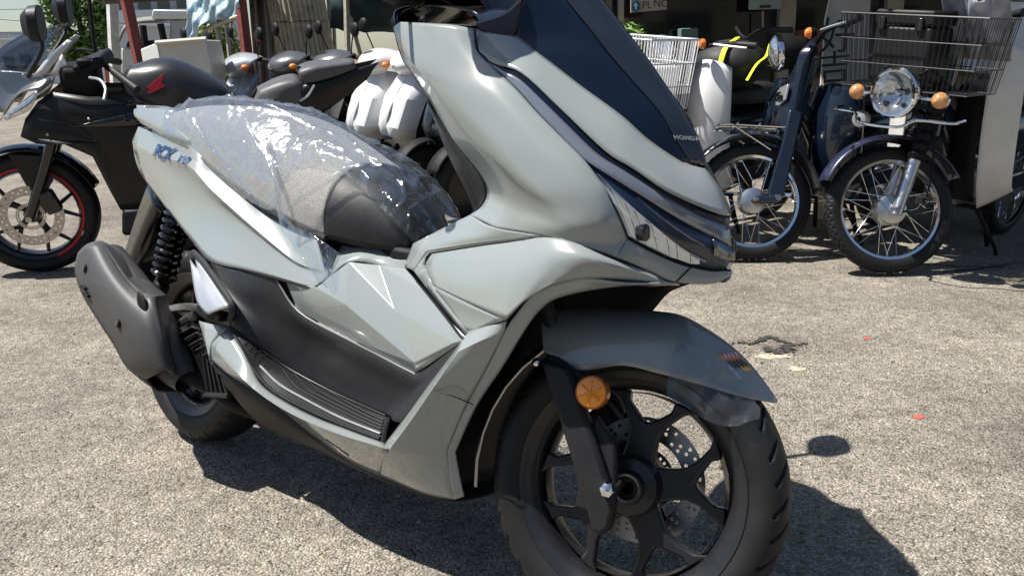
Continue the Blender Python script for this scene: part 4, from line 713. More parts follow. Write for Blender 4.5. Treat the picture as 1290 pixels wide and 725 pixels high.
for k in range(3):
    a = R(30+60*k); MB(fork).tube([(rc_.x-.021*math.cos(a), -.1386, rc_.z-.021*math.sin(a)), (rc_.x+.021*math.cos(a), -.1386, rc_.z+.021*math.sin(a))], .0011, 5).build('reflector_ridge', mat('bright_amber', (.75, .28, .03), .2, 0, .6), SCOOT)
b0 = Vector((-0.1764, -0.1, 0.4346)); MB(fork).ell(b0, (.008, .008, .008)).build('fender_bolt', CHROME, SCOOT)
# front fender
ff = [
 [(-0.1707, -0.09, 0.4547),(-0.1866, -0.076, 0.4892),(-0.2045, -0.045, 0.5138),(-0.2099, 0, 0.5248)],
 [(-0.1346, -0.092, 0.4435),(-0.1533, -0.079, 0.4907),(-0.1687, -0.044, 0.5225),(-0.1771, 0, 0.5315)],
 [(-0.0987, -0.093, 0.4354),(-0.1206, -0.079, 0.4936),(-0.1356, -0.044, 0.5278),(-0.1419, 0, 0.5386)],
 [(-0.0311, -0.09, 0.456),(-0.0529, -0.076, 0.5039),(-0.0697, -0.042, 0.5358),(-0.0779, 0, 0.5459)],
 [(0.023, -0.085, 0.4542),(0.0037, -0.071, 0.5084),(-0.0106, -0.04, 0.5388),(-0.0185, 0, 0.5513)],
 [(0.0678, -0.078, 0.4508),(0.0506, -0.064, 0.5048),(0.0378, -0.036, 0.5375),(0.0288, 0, 0.5521)],
 [(0.1074, -0.066, 0.4464),(0.0922, -0.054, 0.4939),(0.0819, -0.031, 0.5224),(0.072, 0, 0.5387)],
 [(0.1437, -0.05, 0.4413),(0.135, -0.04, 0.4769),(0.13, -0.023, 0.4992),(0.1224, 0, 0.5151)],
 [(0.1766, -0.03, 0.4379),(0.1725, -0.024, 0.4588),(0.1702, -0.014, 0.4724),(0.1651, 0, 0.4843)],
 [(0.2086, -0.003, 0.4376),(0.2082, -0.002, 0.4388),(0.2086, -0.001, 0.4401),(0.2089, 0, 0.4415)]]
MB(fork).sym(ff, su=5, sv=5).build('front_fender', PAINT, SCOOT, solid=.003, sharp=70)
hg = []
for k in range(9):
    a = R(112+k*10); r = .272
    hg.append([(r*math.cos(a), -.062, .255+r*math.sin(a)-.004), (r*math.cos(a)*1.03, -.05, .255+r*math.sin(a)*1.03), ((r+.01)*math.cos(a), 0, .255+(r+.01)*math.sin(a))])
MB(fork).sym(hg, su=3, sv=2).build('fender_rear_guard', MATTE, SCOOT, solid=.003)
MB(fork).tube([h[0] for h in hg], .003, 6).build_lr('guard_edge', STEEL, SCOOT)
# rear wheel
RWC = (-1.315, 0, .256)
tw2 = tyre(MB(), RWC, .257, .130, .183, 600, 36, rear_groove, .006).build('rear_tyre', RUBBER, SCOOT, sharp=180)
wheel_rim(tw2, RWC, .168, .112, None, 5, 60)
MB().lathe([(.02, -.055), (.075, -.055), (.08, -.05)], RWC, 'y', 40).build('rear_disc', DARKGREY, SCOOT)
MB().sym([[(-1.315+.29*math.cos(R(a)), -.075, .256+.29*math.sin(R(a))), (-1.315+.30*math.cos(R(a)), -.04, .256+.30*math.sin(R(a))), (-1.315+.305*math.cos(R(a)), 0, .256+.305*math.sin(R(a)))] for a in range(20, 150, 10)], su=3, sv=2).build('rear_hugger', BLACK, SCOOT, solid=.003)

# ---- handlebar (steered)
HROT = Matrix.Rotation(R(9.0), 3, AXD)
def bar(p): return HROT @ (Vector(p)+Vector((-.035, 0, .03))-AXO)+AXO
HB = [(-.40, 0, 1.02), (-.43, -.10, 1.04), (-.47, -.20, 1.035), (-.52, -.33, 1.02), (-.525, -.36, 1.018)]
MB(bar).tube(HB, .011, 10, sub=4).build_lr('handlebar', BLACK, SCOOT)
MB(bar).tube([(-.485, -.235, 1.031), (-.53, -.37, 1.016)], .017, 12).build_lr('grip', RUBBER, SCOOT)
MB(bar).box((-.46, -.185, 1.03), (.07, .07, .06)).build_lr('switch_box', BLACK, SCOOT, bevel=.01)
MB(bar).tube([(-.435, -.21, 1.02), (-.445, -.27, 1.02), (-.475, -.36, 1.01)], .005, 8, sub=3).build_lr('brake_lever', GLOSSBLACK, SCOOT)
MB(bar).sym([[(-.46,-.14,1.0),(-.47,-.08,1.01),(-.47,0,1.01)],[(-.42,-.15,1.04),(-.43,-.08,1.07),(-.43,0,1.075)],[(-.34,-.13,1.03),(-.34,-.07,1.06),(-.33,0,1.065)],[(-.30,-.10,.98),(-.29,-.05,1.0),(-.28,0,1.0)]], su=4, sv=4).build('handlebar_cover', GLOSSBLACK, SCOOT, solid=.004)
MB(bar).tube([(-.45, -.19, 1.045), (-.42, -.24, 1.12), (-.375, -.285, 1.17)], .008, 8, sub=3).build_lr('mirror_stem', BLACK, SCOOT)
ms = []
for k in range(16):
    a = 2*math.pi*k/16; ms.append((math.copysign(abs(math.cos(a))**.75, math.cos(a))*.078, math.copysign(abs(math.sin(a))**.75, math.sin(a))*.05))
mm = MB(bar); mm.grid([[(-.365+dx, -.33+u*sc*.92, 1.20+v*sc*1.35+u*.15) for u, v in ms] for dx, sc in ((-.02, .94), (-.015, 1), (.01, .95), (.03, .6))], cu=True); mm.f += [list(range(16)), list(range(48, 64))[::-1]]; mm.build_lr('mirror', BLACK, SCOOT)

# ================================================================ parked black sport bike
SPB = empty('sport_motorcycle', frame((-2.3000, 4.2850, 0), 165, 8), 'matte black sport motorcycle with a red wing mark on its tank', 'motorcycle')
WINDS = lens_mat('tinted_clear_screen', (.62, .66, .70), .5, .03)
tws = tyre(MB(), (0, 0, .297), .297, .108, .233, 120, 16).build('front_tyre', RUBBER, SPB, sharp=180)
b = MB(); b.lathe([(.228, -.045), (.230, -.041), (.212, -.03), (.205, 0), (.212, .03), (.230, .041), (.228, .045)], (0, 0, .297), 'y', 80); b.lathe([(.203, .03), (.200, 0), (.203, -.03)], (0, 0, .297), 'y', 80); b.build('rim', WHEEL, tws)
MB().lathe([(.2310, .0440), (.216, .0370)], (0, 0, .297), 'y', 90, 20, 250).build('rim_stripe', REDP, tws, solid=.001)
MB().lathe([(.01, -.05), (.035, -.05), (.042, -.03), (.042, .03), (.035, .05), (.01, .05)], (0, 0, .297), 'y', 24).build('hub', WHEEL, tws)
for i in range(5):
    a = R(100+72*i)
    for s in (-1, 1):
        a2 = a+s*.30
        MB().tube([(.035*math.cos(a), 0, .297+.035*math.sin(a)), (.10*math.cos(a+s*.05), 0, .297+.10*math.sin(a+s*.05)), (.208*math.cos(a2), 0, .297+.208*math.sin(a2))], [.016, .012, .008], 7).build('spoke', WHEEL, tws)
hs_ = []
for i in range(40):
    a = 2*math.pi*i/40; hs_ += [(.118+.012*(i % 2), a, .0045)]
drilled('brake_disc', .100, .146, hs_, None, (0, 0, .297), .062, .004, STEEL, SPB)
drilled('sensor_ring', .05, .066, [(.058, 2*math.pi*i/26, .0035) for i in range(26)], None, (0, 0, .297), .066, .003, STEEL, SPB)
MB().tube([(.0, .095, .297), (-.10, .095, .52), (-.20, .09, .76)], [.024, .027, .027], 12).build('fork_leg', GLOSSBLACK, SPB)
MB().tube([(.0, -.095, .297), (-.20, -.09, .76)], .026, 12).build('fork_leg', GLOSSBLACK, SPB)
MB().tube([(0, .115, .297), (0, .122, .297)], .014, 12).build('axle_end', STEEL, SPB)
MB().box((-.10, .09, .37), (.07, .05, .11), (0, R(20), 0)).build('brake_caliper', GLOSSBLACK, SPB, bevel=.01)
# fender: arc over the wheel with a side flange down the fork
fe = []
for k in range(11):
    a = R(38+k*12); r = .318
    fe.append([(r*.985*math.cos(a), -.068, .297+r*.985*math.sin(a)), ((r+.006)*math.cos(a), -.05, .297+(r+.006)*math.sin(a)), ((r+.012)*math.cos(a), 0, .297+(r+.012)*math.sin(a))])
MB().sym(fe, su=4, sv=2).build('front_fender', GLOSSBLACK, SPB, solid=.004)
MB().prism([(.04, .075, .60), (-.10, .075, .59), (-.13, .08, .47), (-.06, .085, .38), (-.035, .085, .42)], (0, .012, 0)).build('fender_flange', MBLACK, SPB, bevel=.004)
# fairing
SIDE = [(-0.0558, 0.2, 0.706),(-0.0816, 0.17, 0.7769),(-0.1439, 0.16, 0.8502),(-0.2129, 0.18, 0.8934),(-0.3601, 0.19, 0.8689),(-0.5343, 0.18, 0.8646),(-0.58, 0.17, 0.836),(-0.7457, 0.17, 0.7858),(-0.7667, 0.19, 0.6588),(-0.6745, 0.2, 0.4177),(-0.558, 0.2, 0.3394),(-0.4195, 0.21, 0.3443),(-0.3901, 0.22, 0.4416),(-0.3422, 0.23, 0.6079),(-0.2244, 0.23, 0.6758),(-0.1187, 0.22, 0.6752)]
cx = sum((Vector(p) for p in SIDE), Vector())/len(SIDE); cx.y += .05
fs_rows = [SIDE+[SIDE[0]], [tuple(Vector(p).lerp(cx, .35)+Vector((0, .02, 0))) for p in SIDE+[SIDE[0]]], [tuple(Vector(p).lerp(cx, .75)+Vector((0, .01, 0))) for p in SIDE+[SIDE[0]]], [tuple(cx)]*(len(SIDE)+1)]
MB().patch(fs_rows, su=1, sv=3).build_lr('side_fairing', MBLACK, SPB, solid=.004, sharp=60)
MB().patch([[(-0.2693, 0.235, 0.7465),(-0.3957, 0.245, 0.7715),(-0.5356, 0.24, 0.804)],[(-0.2817, 0.235, 0.7424),(-0.4078, 0.245, 0.7424),(-0.5663, 0.24, 0.7343)]], su=3, sv=2).build_lr('fairing_inset', GLOSSBLACK, SPB, solid=.004)
MB().patch([[(-0.1863, 0.15, 0.8821),(-0.3525, 0.19, 0.8621),(-0.5498, 0.19, 0.8479)],[(-0.1221, 0.17, 0.8247),(-0.2994, 0.215, 0.8122),(-0.5549, 0.2, 0.828)]], su=3, sv=2).build_lr('fairing_upper', mat('soft_black_paint', (.03, .032, .04), .3, 0, .4), SPB, solid=.004)
NOSE = [[(0.0211, 0.17, 0.7741),(0.0122, 0.13, 0.8012),(.17,.06,.80),(.20,0,.80)],[(-0.0685, 0.17, 0.8827),(-0.0896, 0.12, 0.9153),(.08,.06,.92),(.10,0,.93)],[(-0.1728, 0.19, 0.9103),(-0.2036, 0.14, 0.9568),(-.02,.07,.98),(-.01,0,.99)]]
NOSE = [[(p[0], -p[1], p[2]) for p in r] for r in NOSE]
MB().sym(NOSE, su=4, sv=4).build('nose_fairing', mat('silver_grey_paint', (.20, .205, .21), .22, .5, .7), SPB, solid=.004)
MB().patch([[(0.0097, 0.18, 0.7897),(-0.0935, 0.19, 0.8575),(-0.1654, 0.185, 0.9097)],[(-0.0079, 0.185, 0.7759),(-0.1075, 0.2, 0.817),(-0.139, 0.195, 0.8568)]], su=3, sv=2).build_lr('headlight', CLEARL, SPB, solid=.003)
scr = [[(-.02,-.135,1.00),(.03,-.08,1.02),(.05,0,1.03)],[(-0.198, 0.11, 1.07),(-.07,-.07,1.09),(-.05,0,1.10)],[(-0.2781, 0.08, 1.1572),(-.17,-.05,1.15),(-.16,0,1.155)]]
scr = [[(-0.1159, 0.13, 0.944)]+[(.05,.07,1.0),(.07,0,1.01)],[(-0.2054, 0.115, 1.0705)]+[(-.04,.065,1.07),(-.02,0,1.08)],[(-0.2773, 0.09, 1.1616)]+[(-.14,.05,1.135),(-.13,0,1.14)]]
scr = [[(p[0], -abs(p[1]), p[2]) for p in r] for r in scr]
MB().sym(scr, su=4, sv=4).build('windscreen', WINDS, SPB, solid=.003)
MB().patch([[(-0.3176, 0.1, 1.1006),(-0.2448, 0.125, 1.0262),(-0.1909, 0.135, 0.9634)],[(-0.2951, 0.095, 1.1073),(-0.2146, 0.12, 1.0435),(-0.131, 0.135, 0.9513)]], su=3, sv=2).build_lr('screen_frame', mat('pale_screen_edge', (.55, .56, .57), .25, .2), SPB, solid=.003)
MB().patch([[(-0.1994, 0.12, 0.9539),(-0.2614, 0.09, 1.0453)],[(-0.2921, 0.13, 0.9527),(-0.2771, 0.1, 1.0116)]], su=3, sv=3).build('instrument_label', mat('pale_label', (.65, .6, .6), .4), SPB, solid=.003)
for pts in ([(-0.1451, 0.225, 0.7852),(-0.2788, 0.245, 0.7552),(-0.3652, 0.245, 0.6795),(-0.4194, 0.225, 0.498)],[(-0.5738, 0.19, 0.8254),(-0.5853, 0.215, 0.6916),(-0.6058, 0.21, 0.4827)],[(-0.2115, 0.19, 0.8742),(-0.3525, 0.215, 0.8384),(-0.5425, 0.2, 0.8356)]):
    MB().tube(pts, .0028, 5, sub=4).build('fairing_seam', GLOSSBLACK, SPB)
for p in ((-0.172, 0.228, 0.7138),(-0.3541, 0.243, 0.78),(-0.4288, 0.222, 0.4473),(-0.5499, 0.212, 0.4291)): MB().ell(p, (.007, .006, .007), 10, 6).build('fairing_bolt', STEEL, SPB)
# mirrors
for s in (1, -1):
    c = Vector((-0.2307, 0.33, 1.2)) if s == 1 else Vector(((-0.2307, 0.33, 1.2)[0], -.33, (-0.2307, 0.33, 1.2)[2]))
    mm = MB(); mm.grid([[(c.x+dx, c.y+u*sc*1.1, c.z+v*sc*1.5) for u, v in ms] for dx, sc in ((-.02, .94), (-.015, 1), (.02, .95), (.05, .55))], cu=True); mm.f += [list(range(16)), list(range(48, 64))[::-1]]; mm.build('mirror', MATTE, SPB)
    st_ = Vector((-0.1243, 0.19, 0.96)); MB().tube([(st_.x, s*.17, st_.z), (c.x+.01, s*.26, lerp(st_.z, c.z, .55)), (c.x+.01, s*.31, c.z-.04)], .009, 8, sub=3).build('mirror_stem', MATTE, SPB)
# bars, clamps, levers
MB().tube([(-0.3743, -0.05, 1.0099),(-0.4384, 0.1, 0.9863),(-0.5003, 0.2, 0.9608)], .012, 8, sub=3).build('handlebar', BLACK, SPB)
MB().tube([(-0.4827, 0.22, 0.9817),(-0.5875, 0.36, 0.9217)], .0175, 10).build('grip', RUBBER, SPB)
MB().tube([(-0.3513, -0.15, 0.997),(-0.4311, -0.36, 0.9435)], .0175, 10).build('grip', RUBBER, SPB)
MB().tube([(-0.378, 0.2, 0.954),(-0.4282, 0.26, 0.9516),(-0.4544, 0.32, 0.9228),(-0.4473, 0.36, 0.8822)], [.007, .007, .006, .008], 8, sub=3).build('clutch_lever', SATIN, SPB)
MB().box((-0.3723, 0, 0.9952), (.14, .30, .05), (0, R(20), 0)).build('top_clamp', BLACK, SPB, bevel=.012)
MB().box((-0.3568, 0.12, 0.9984), (.07, .06, .06)).build('switch_box', BLACK, SPB, bevel=.012)
MB().box((-0.3204, 0.05, 0.918), (.16, .20, .16)).build('steering_head', BLACK, SPB, bevel=.03)
MB().tube([(-0.3087, 0.1, 1.0456),(-0.3416, 0.12, 1.0681),(-0.4024, 0.14, 1.0625)], .005, 6, sub=3).build('brake_hose', BLACK, SPB)
# tank
tk = [
 [(-0.5042, 0.12, 0.866),(-0.4869, 0.09, 0.912),(-0.5168, 0.05, 0.9626),((-0.5329, -0, 0.9694)[0],0,(-0.5329, -0, 0.9694)[2])],
 [(-0.6089, 0.16, 0.804),(-0.5984, 0.145, 0.8887),(-0.6081, 0.1, 0.9675),((-0.64, 0.02, 1.0021)[0],0,(-0.64, 0.02, 1.0021)[2])],
 [(-0.7176, 0.165, 0.786),(-0.7292, 0.155, 0.886),(-0.7162, 0.11, 0.9732),((-0.7338, 0.02, 0.9961)[0],0,(-0.7338, 0.02, 0.9961)[2])],
 [(-0.8214, 0.155, 0.7799),(-0.8438, 0.14, 0.8577),(-0.8285, 0.1, 0.9249),((-0.8277, 0.02, 0.9496)[0],0,(-0.8277, 0.02, 0.9496)[2])],
 [(-0.9381, 0.11, 0.7818),(-0.9532, 0.1, 0.8245),(-0.9424, 0.07, 0.8647),((-0.9283, 0, 0.8837)[0],0,(-0.9283, 0, 0.8837)[2])],
 [(-0.9725, 0.08, 0.7672),(-0.9818, 0.07, 0.7878),(-0.9861, 0.04, 0.7974),((-0.9895, 0, 0.7977)[0],0,(-0.9895, 0, 0.7977)[2])]]
tk = [[(p[0], -abs(p[1]), p[2]) for p in r] for r in tk]
MB().sym(tk, su=5, sv=5).build('fuel_tank', mat('satin_black_tank', (.028, .028, .03), .33, .2, .3, .08, 10), SPB, solid=.004, sharp=70)
MB().prism([(-0.6042, 0.158, 0.8978),(-0.649, 0.153, 0.9314),(-0.6859, 0.145, 0.9577),(Vector((-0.6758, 0.153, 0.927)))[:],(-0.6675, 0.157, 0.9136),(-0.6871, 0.162, 0.903),(-0.6583, 0.165, 0.89),(-0.6229, 0.165, 0.8804)], (0, .008, 0)).build('wing_mark', REDP, SPB)
MB().prism([(-0.6055, 0.165, 0.8774),(-0.6552, 0.168, 0.8906),(-0.6185, 0.168, 0.8703)], (0, .006, 0)).build('wing_mark_tip', REDP, SPB)
# seat and tail
GS = mat('dark_grey_seat', (.075, .075, .078), .5, 0, 0, .15, 30, .2, 400)
rs_ = [[(-1.0605, 0.09, 0.8037),(-1.0866, 0.07, 0.8448),((-1.0869, 0, 0.8405)[0],0,(-1.0876, 0, 0.8481)[2])],[(-1.1623, 0.13, 0.7958),(-1.1855, 0.1, 0.8842),((-1.1877, 0, 0.8756)[0],0,(-1.1877, 0, 0.8756)[2])],[(-1.2585, 0.13, 0.7922),(-1.2675, 0.11, 0.8946),((-1.2722, 0, 0.8883)[0],0,(-1.2722, 0, 0.8883)[2])],[(-1.294, 0.12, 0.8082),(-1.3037, 0.1, 0.8729),((-1.3085, 0, 0.8641)[0],0,(-1.3085, 0, 0.8641)[2])]]
MB().sym([[(p[0], -abs(p[1]), p[2]) for p in r] for r in rs_], su=4, sv=4).build('rider_seat', GS, SPB, solid=.004, sharp=70)
pl_ = [[(-1.2904, 0.1, 0.896),(-1.2872, 0.08, 0.9382),((-1.3067, 0, 0.941)[0],0,(-1.307, 0, 0.9449)[2])],[(-1.3417, 0.11, 0.8885),(-1.3471, 0.1, 0.9545),((-1.3534, 0, 0.9551)[0],0,(-1.3534, 0, 0.9551)[2])],[(-1.4497, 0.1, 0.9101),(-1.454, 0.09, 0.9653),((-1.4616, 0, 0.9638)[0],0,(-1.4616, 0, 0.9638)[2])],[(-1.5609, 0.08, 0.9458),(-1.5594, 0.07, 0.9711),((-1.5631, 0, 0.9727)[0],0,(-1.5631, 0, 0.9727)[2])]]
MB().sym([[(p[0], -abs(p[1]), p[2]) for p in r] for r in pl_], su=4, sv=4).build('pillion_seat', GS, SPB, solid=.006, sharp=70)
tp_ = [[(-1.2721, 0.11, 0.7611),(-1.2942, 0.12, 0.8614),(-1.3127, 0.09, 0.8862)],[(-1.353, 0.11, 0.7269),(-1.4067, 0.12, 0.8577),(-1.4272, 0.09, 0.9016)],[(-1.4819, 0.09, 0.7959),(-1.5248, 0.1, 0.8888),(-1.5527, 0.08, 0.9384)],[(-1.6145, 0.06, 0.8874),(-1.6468, 0.07, 0.9343),(-1.6822, 0.05, 0.969)]]
MB().patch(tp_, su=4, sv=4).build_lr('tail_panel', MBLACK, SPB, solid=.004)
MB().tube([(-1.2823, 0.125, 0.8057),(-1.3214, 0.13, 0.8318),(-1.3551, 0.125, 0.8791)], .006, 6, sub=3).build('tail_trim', SATIN, SPB)
MB().box((-1.02, 0, .62), (.50, .18, .30)).build('subframe', BLACK, SPB, bevel=.05)
MB().box((-.68, 0, .42), (.55, .26, .42)).build('engine', BLACK, SPB, bevel=.05)
MB().prism([(-0.4155, 0.17, 0.3246),(-0.6895, 0.17, 0.3212),(-0.6798, 0.17, 0.1805),(-0.3974, 0.17, 0.1988)], (0, -.34, 0)).build('belly_pan', MBLACK, SPB, bevel=.02)
tr_ = tyre(MB(), (-1.39, 0, .31), .31, .15, .218, 80, 12).build('rear_tyre', RUBBER, SPB, sharp=180)
MB().lathe([(.05, -.06), (.215, -.05), (.225, .0), (.215, .05), (.05, .06)], (-1.39, 0, .31), 'y', 40).build('rim', WHEEL, tr_)
MB().box((-1.12, .09, .34), (.5, .04, .07), (0, R(-4), 0)).build_lr('swingarm', BLACK, SPB, bevel=.01)
MB().tube([(-.55, .2, .16), (-.60, .32, .02), (-.61, .34, -.045)], .011, 8).build('side_stand', BLACK, SPB)

# ================================================================ step-through mopeds
def spoked_wheel(parent, c, Rt, rr, W, T, hubr, rim_m, name, hub_m, nsp=28, knob=False):
    def gro(th, a):
        s = abs(a); f = (th*52/(2*math.pi)+(.5 if int(s/22) % 2 else 0)) % 1.0
        return 1. if (f < .22 and s < 66) or (abs(s-22) < 3) or abs(s-45) < 3 else 0
    t = tyre(MB(T), c, Rt, W, rr, 416 if knob else 96, 40 if knob else 14, gro if knob else None, .004).build(name, RUBBER, parent, sharp=180)
    MB(T).lathe([(rr-.012, -.020), (rr+.004, -.022), (rr+.006, -.017), (rr-.006, -.010), (rr-.010, 0), (rr-.006, .010), (rr+.006, .017), (rr+.004, .022), (rr-.012, .020), (rr-.016, 0), (rr-.012, -.020)], c, 'y', 72).build('rim', rim_m, t, sharp=30)
    MB(T).lathe([(.012, -.052), (hubr*.72, -.050), (hubr*.92, -.042), (hubr, -.032), (hubr, .034), (hubr*.94, .042), (hubr*.6, .050), (.012, .052)], c, 'y', 40).build('hub', hub_m, t, sharp=30)
    for i in range(nsp):
        a = 2*math.pi*i/nsp; s = 1 if i % 2 else -1; d = R(34)*(1 if (i//2) % 2 else -1)
        MB(T).tube([(c[0]+hubr*.95*math.cos(a), c[1]+s*.030, c[2]+hubr*.95*math.sin(a)), (c[0]+(rr-.008)*math.cos(a+d), c[1], c[2]+(rr-.008)*math.sin(a+d))], .0016, 5, caps=False).build('spoke', CHROME, t)
    return t
def wire_basket(name, x0, x1, wid, z0, z1, m, parent, M=None, label=None, group=None, nw=20, r=.0024):
    b = empty(name, M, label, 'basket', group)
    t = .88
    def P(u, v, z): k = lerp(t, 1, (z-z0)/(z1-z0)); return ((x0+x1)/2+u*(x1-x0)/2*k, v*wid/2*k, z)
    def ring(z): return [P(-1, -1, z), P(1, -1, z), P(1, 1, z), P(-1, 1, z)]
    for z, rr_ in ((z0, r*1.2), (lerp(z0, z1, .33), r*1.3), (lerp(z0, z1, .66), r*1.3), (z1, r*2.0)): MB().tube(ring(z), rr_, 6, closed=True).build('hoop', m, b)
    def wire(p): MB().tube(p, r, 5, caps=False).build('wire', m, b)
    for k in range(nw+1):
        v = -1+2*k/nw
        wire([P(1, v, z1), P(1, v, z0), P(-1, v, z0), P(-1, v, z1)])
    n2 = int(nw*abs(x1-x0)/wid)+1
    for k in range(1, n2):
        u = -1+2*k/n2; wire([P(u, -1, z1), P(u, -1, z0), P(u, 1, z0), P(u, 1, z1)])
    return b
MGRP = 'step-through mopeds parked in a row'
def moped(M, label, body, shield, steer, tele=False, lamp='bar', fender=None, rim=CHROME, boot=True, ylean=0, seatm=VINYL, zs=1.0, narrow=False):
    o = empty('moped', M, label, 'moped', MGRP)
    AO2 = Vector((.075, 0, 0)); SR = Matrix.Rotation(R(steer), 3, AXD)
    def T(p): return SR @ (Vector(p)-AO2)+AO2
    fender = fender or body; c = (0, 0, .277)
    spoked_wheel(o, c, .277, .217, .068, T, .062 if not tele else .066, rim, 'front_tyre', SILVER if not tele else SILVER, 28, True)
    fr = []
    for k in range(13):
        a = R(28+k*(12.5 if not tele else 11)); r = .318
        fr.append([(r*.96*math.cos(a), -.062, .277+r*.96*math.sin(a)), (r*1.0*math.cos(a), -.05, .277+r*1.0*math.sin(a)), ((r+.012)*math.cos(a), 0, .277+(r+.012)*math.sin(a))])
    MB(T).sym(fr, su=4, sv=2).build('front_fender', fender, o, solid=.003)
    for s in (1, -1):
        if not tele:
            MB(T).prism([(-.25, .068*s, .66), (-.19, .068*s, .68), (-.155, .068*s, .56), (-.06, .07*s, .31), (-.065, .07*s, .265), (-.11, .07*s, .255), (-.135, .07*s, .30), (-.20, .068*s, .50)], (0, .028*s, 0)).build('fork_arm', body, o, bevel=.008)
            MB(T).tube([(-.10, .085*s, .275), (-.05, .082*s, .272), (0, .078*s, .277)], [.026, .02, .018], 10).build('fork_link', body, o)
            MB(T).tube([(-.10, .112*s, .275), (-.10, .06*s, .275)], .014, 10).build('link_bolt', STEEL, o)
        else:
            MB(T).tube([(.0, .072*s, .25), (-.06, .072*s, .385), (-.10, .072*s, .475)], [.024, .025, .028], 12).build('fork_slider', SILVER, o)
            bt = MB(T); n_ = 14
            bt.tube([(-.10-.01*k, .072*s, .475+.0205*k*.95) for k in range(n_+1)], [.040 if k % 2 else .031 for k in range(n_+1)], 14).build('fork_boot', BLACK, o)
            MB(T).tube([(-.20, .072*s, .72), (-.25, .072*s, .82)], .024, 12).build('fork_upper', BLACK, o)
    MB(T).tube([(0, .12, .277), (0, -.12, .277)], .009, 10).build('axle', STEEL, o)
    if tele:
        MB(T).box((-.03, .058, .30), (.11, .02, .03), (0, R(60), 0)).build('brake_arm', SILVER, o, bevel=.004)
        MB(T).tube([(-.03, .07, .26), (-.10, .10, .28), (-.16, .11, .45), (-.20, .10, .80)], .005, 6, sub=4).build('brake_cable', BLACK, o)
    # steering head cover and bars
    MB(T).sym([[(-.205,-.055,.60),(-.185,-.03,.60),(-.18,0,.60)],[(-.235,-.06,.72),(-.205,-.035,.72),(-.20,0,.72)],[(-.27,-.07,.84),(-.235,-.04,.84),(-.225,0,.84)],[(-.31,-.10,.93),(-.26,-.06,.94),(-.25,0,.94)],[(-.36,-.08,.985),(-.33,-.05,1.0),(-.32,0,1.0)]], su=4, sv=4).build('head_cover', body, o, solid=.004)
    MB(T).tube([(-.20, 0, .58), (-.235, 0, .70), (-.275, 0, .82), (-.31, 0, .92)], [.052, .058, .062, .066], 16, sub=3).build('head_column', body, o)
    MB(T).tube([(-.34, -.05, .97), (-.36, -.18, 1.0), (-.42, -.30, 1.0), (-.44, -.36, .99)], .011, 8, sub=3).build_lr('handlebar', BLACK, o)
    MB(T).tube([(-.405, -.25, 1.0), (-.445, -.37, .99)], .017, 10).build_lr('grip', RUBBER, o)
    MB(T).tube([(-.33, -.20, 1.0), (-.35, -.28, .99), (-.39, -.36, .98)], .006, 6).build_lr('lever', SATIN, o)
    if lamp == 'bar':
        L0 = Vector((-.165, 0, .965)); ld = Vector((1, 0, -.06)).normalized()
        h = MB(T); h.lathe([(.02, -.20), (.062, -.16), (.080, -.05), (.082, 0)], L0, 'x', 28); h.build('lamp_shell', BLACK, o)
        MB(T).lathe([(.076, .0), (.085, -.004), (.088, -.016), (.086, -.03), (.083, -.032)], L0, 'x', 32).build('lamp_ring', CHROME, o)
        MB(T).lathe([(.001, .022), (.03, .019), (.06, .010), (.077, -.002)], L0, 'x', 28).build('headlight', CLEARL, o)
        for s in (1, -1):
            MB(T).tube([(-.30, .09*s, .985), (-.30, .13*s, 1.0)], .008, 8).build('indicator_stem', BLACK, o)
            MB(T).lathe([(.001, .022), (.016, .018), (.024, .006), (.025, -.004)], (-.290, .160*s, 1.003), 'x', 18).build('indicator', AMBERL, o); MB(T).lathe([(.025, -.004), (.026, -.014), (.018, -.03), (.002, -.034)], (-.290, .160*s, 1.003), 'x', 18).build('indicator_shell', BLACK, o)
    else:
        L0 = Vector((.19, 0, .785))
        h = MB(); h.lathe([(.02, -.10), (.07, -.085), (.092, -.03), (.095, 0)], L0, 'x', 30); h.build('lamp_shell', CHROME, o)
        MB().lathe([(.084, .006), (.092, .008), (.100, .0), (.101, -.02), (.096, -.028)], L0, 'x', 40).build('lamp_ring', CHROME, o)
        MB().lathe([(.001, .028), (.03, .026), (.06, .018), (.085, .004)], L0, 'x', 32).build('headlight', LENS, o)
        MB().lathe([(.015, -.06), (.05, -.045), (.078, -.01), (.086, .001)], L0, 'x', 32).build('lamp_reflector', CLEARL, o)
        MB().ell(L0+Vector((-.035, 0, 0)), (.02, .012, .012)).build('bulb', CHROME, o)
        for s in (1, -1):
            MB().tube([(.15, .08*s, .775), (.155, .145*s, .772)], .008, 8).build('indicator_stem', CHROME, o)
            MB().lathe([(.001, .030), (.018, .025), (.030, .010), (.033, -.004)], (.16, .175*s, .772), 'x', 20).build('indicator', mat('pale_amber_lens', (.62, .30, .12), .12, .3, .8, .25, 90), o)
            MB().lathe([(.033, -.004), (.036, -.012), (.030, -.03), (.008, -.04)], (.16, .175*s, .772), 'x', 20).build('indicator_shell', CHROME, o)
        gb = [(.10, .26, .70), (.19, .25, .695), (.23, .13, .695), (.275, .08, .665), (.275, -.08, .665), (.23, -.13, .695), (.19, -.25, .695), (.10, -.26, .70)]
        MB().tube(gb, .006, 8, sub=4).build('guard_bar', CHROME, o)
        MB().lathe([(.012, .02), (.030, .016), (.036, .0), (.030, -.03)], (.14, -.15, .66), 'x', 20).build('horn', mat('grey_horn', (.35, .36, .37), .4, .5), o)
        MB().tube([(-.22, .03, .66), (-.05, .03, .72), (.17, .04, .74)], .010, 8).build_lr('lamp_stay', BLACK, o)
        MB().tube([(.13, .06, .86), (.10, .10, .88), (-.10, .10, .80)], .008, 8, sub=3).build_lr('carrier_stay', BLACK, o)
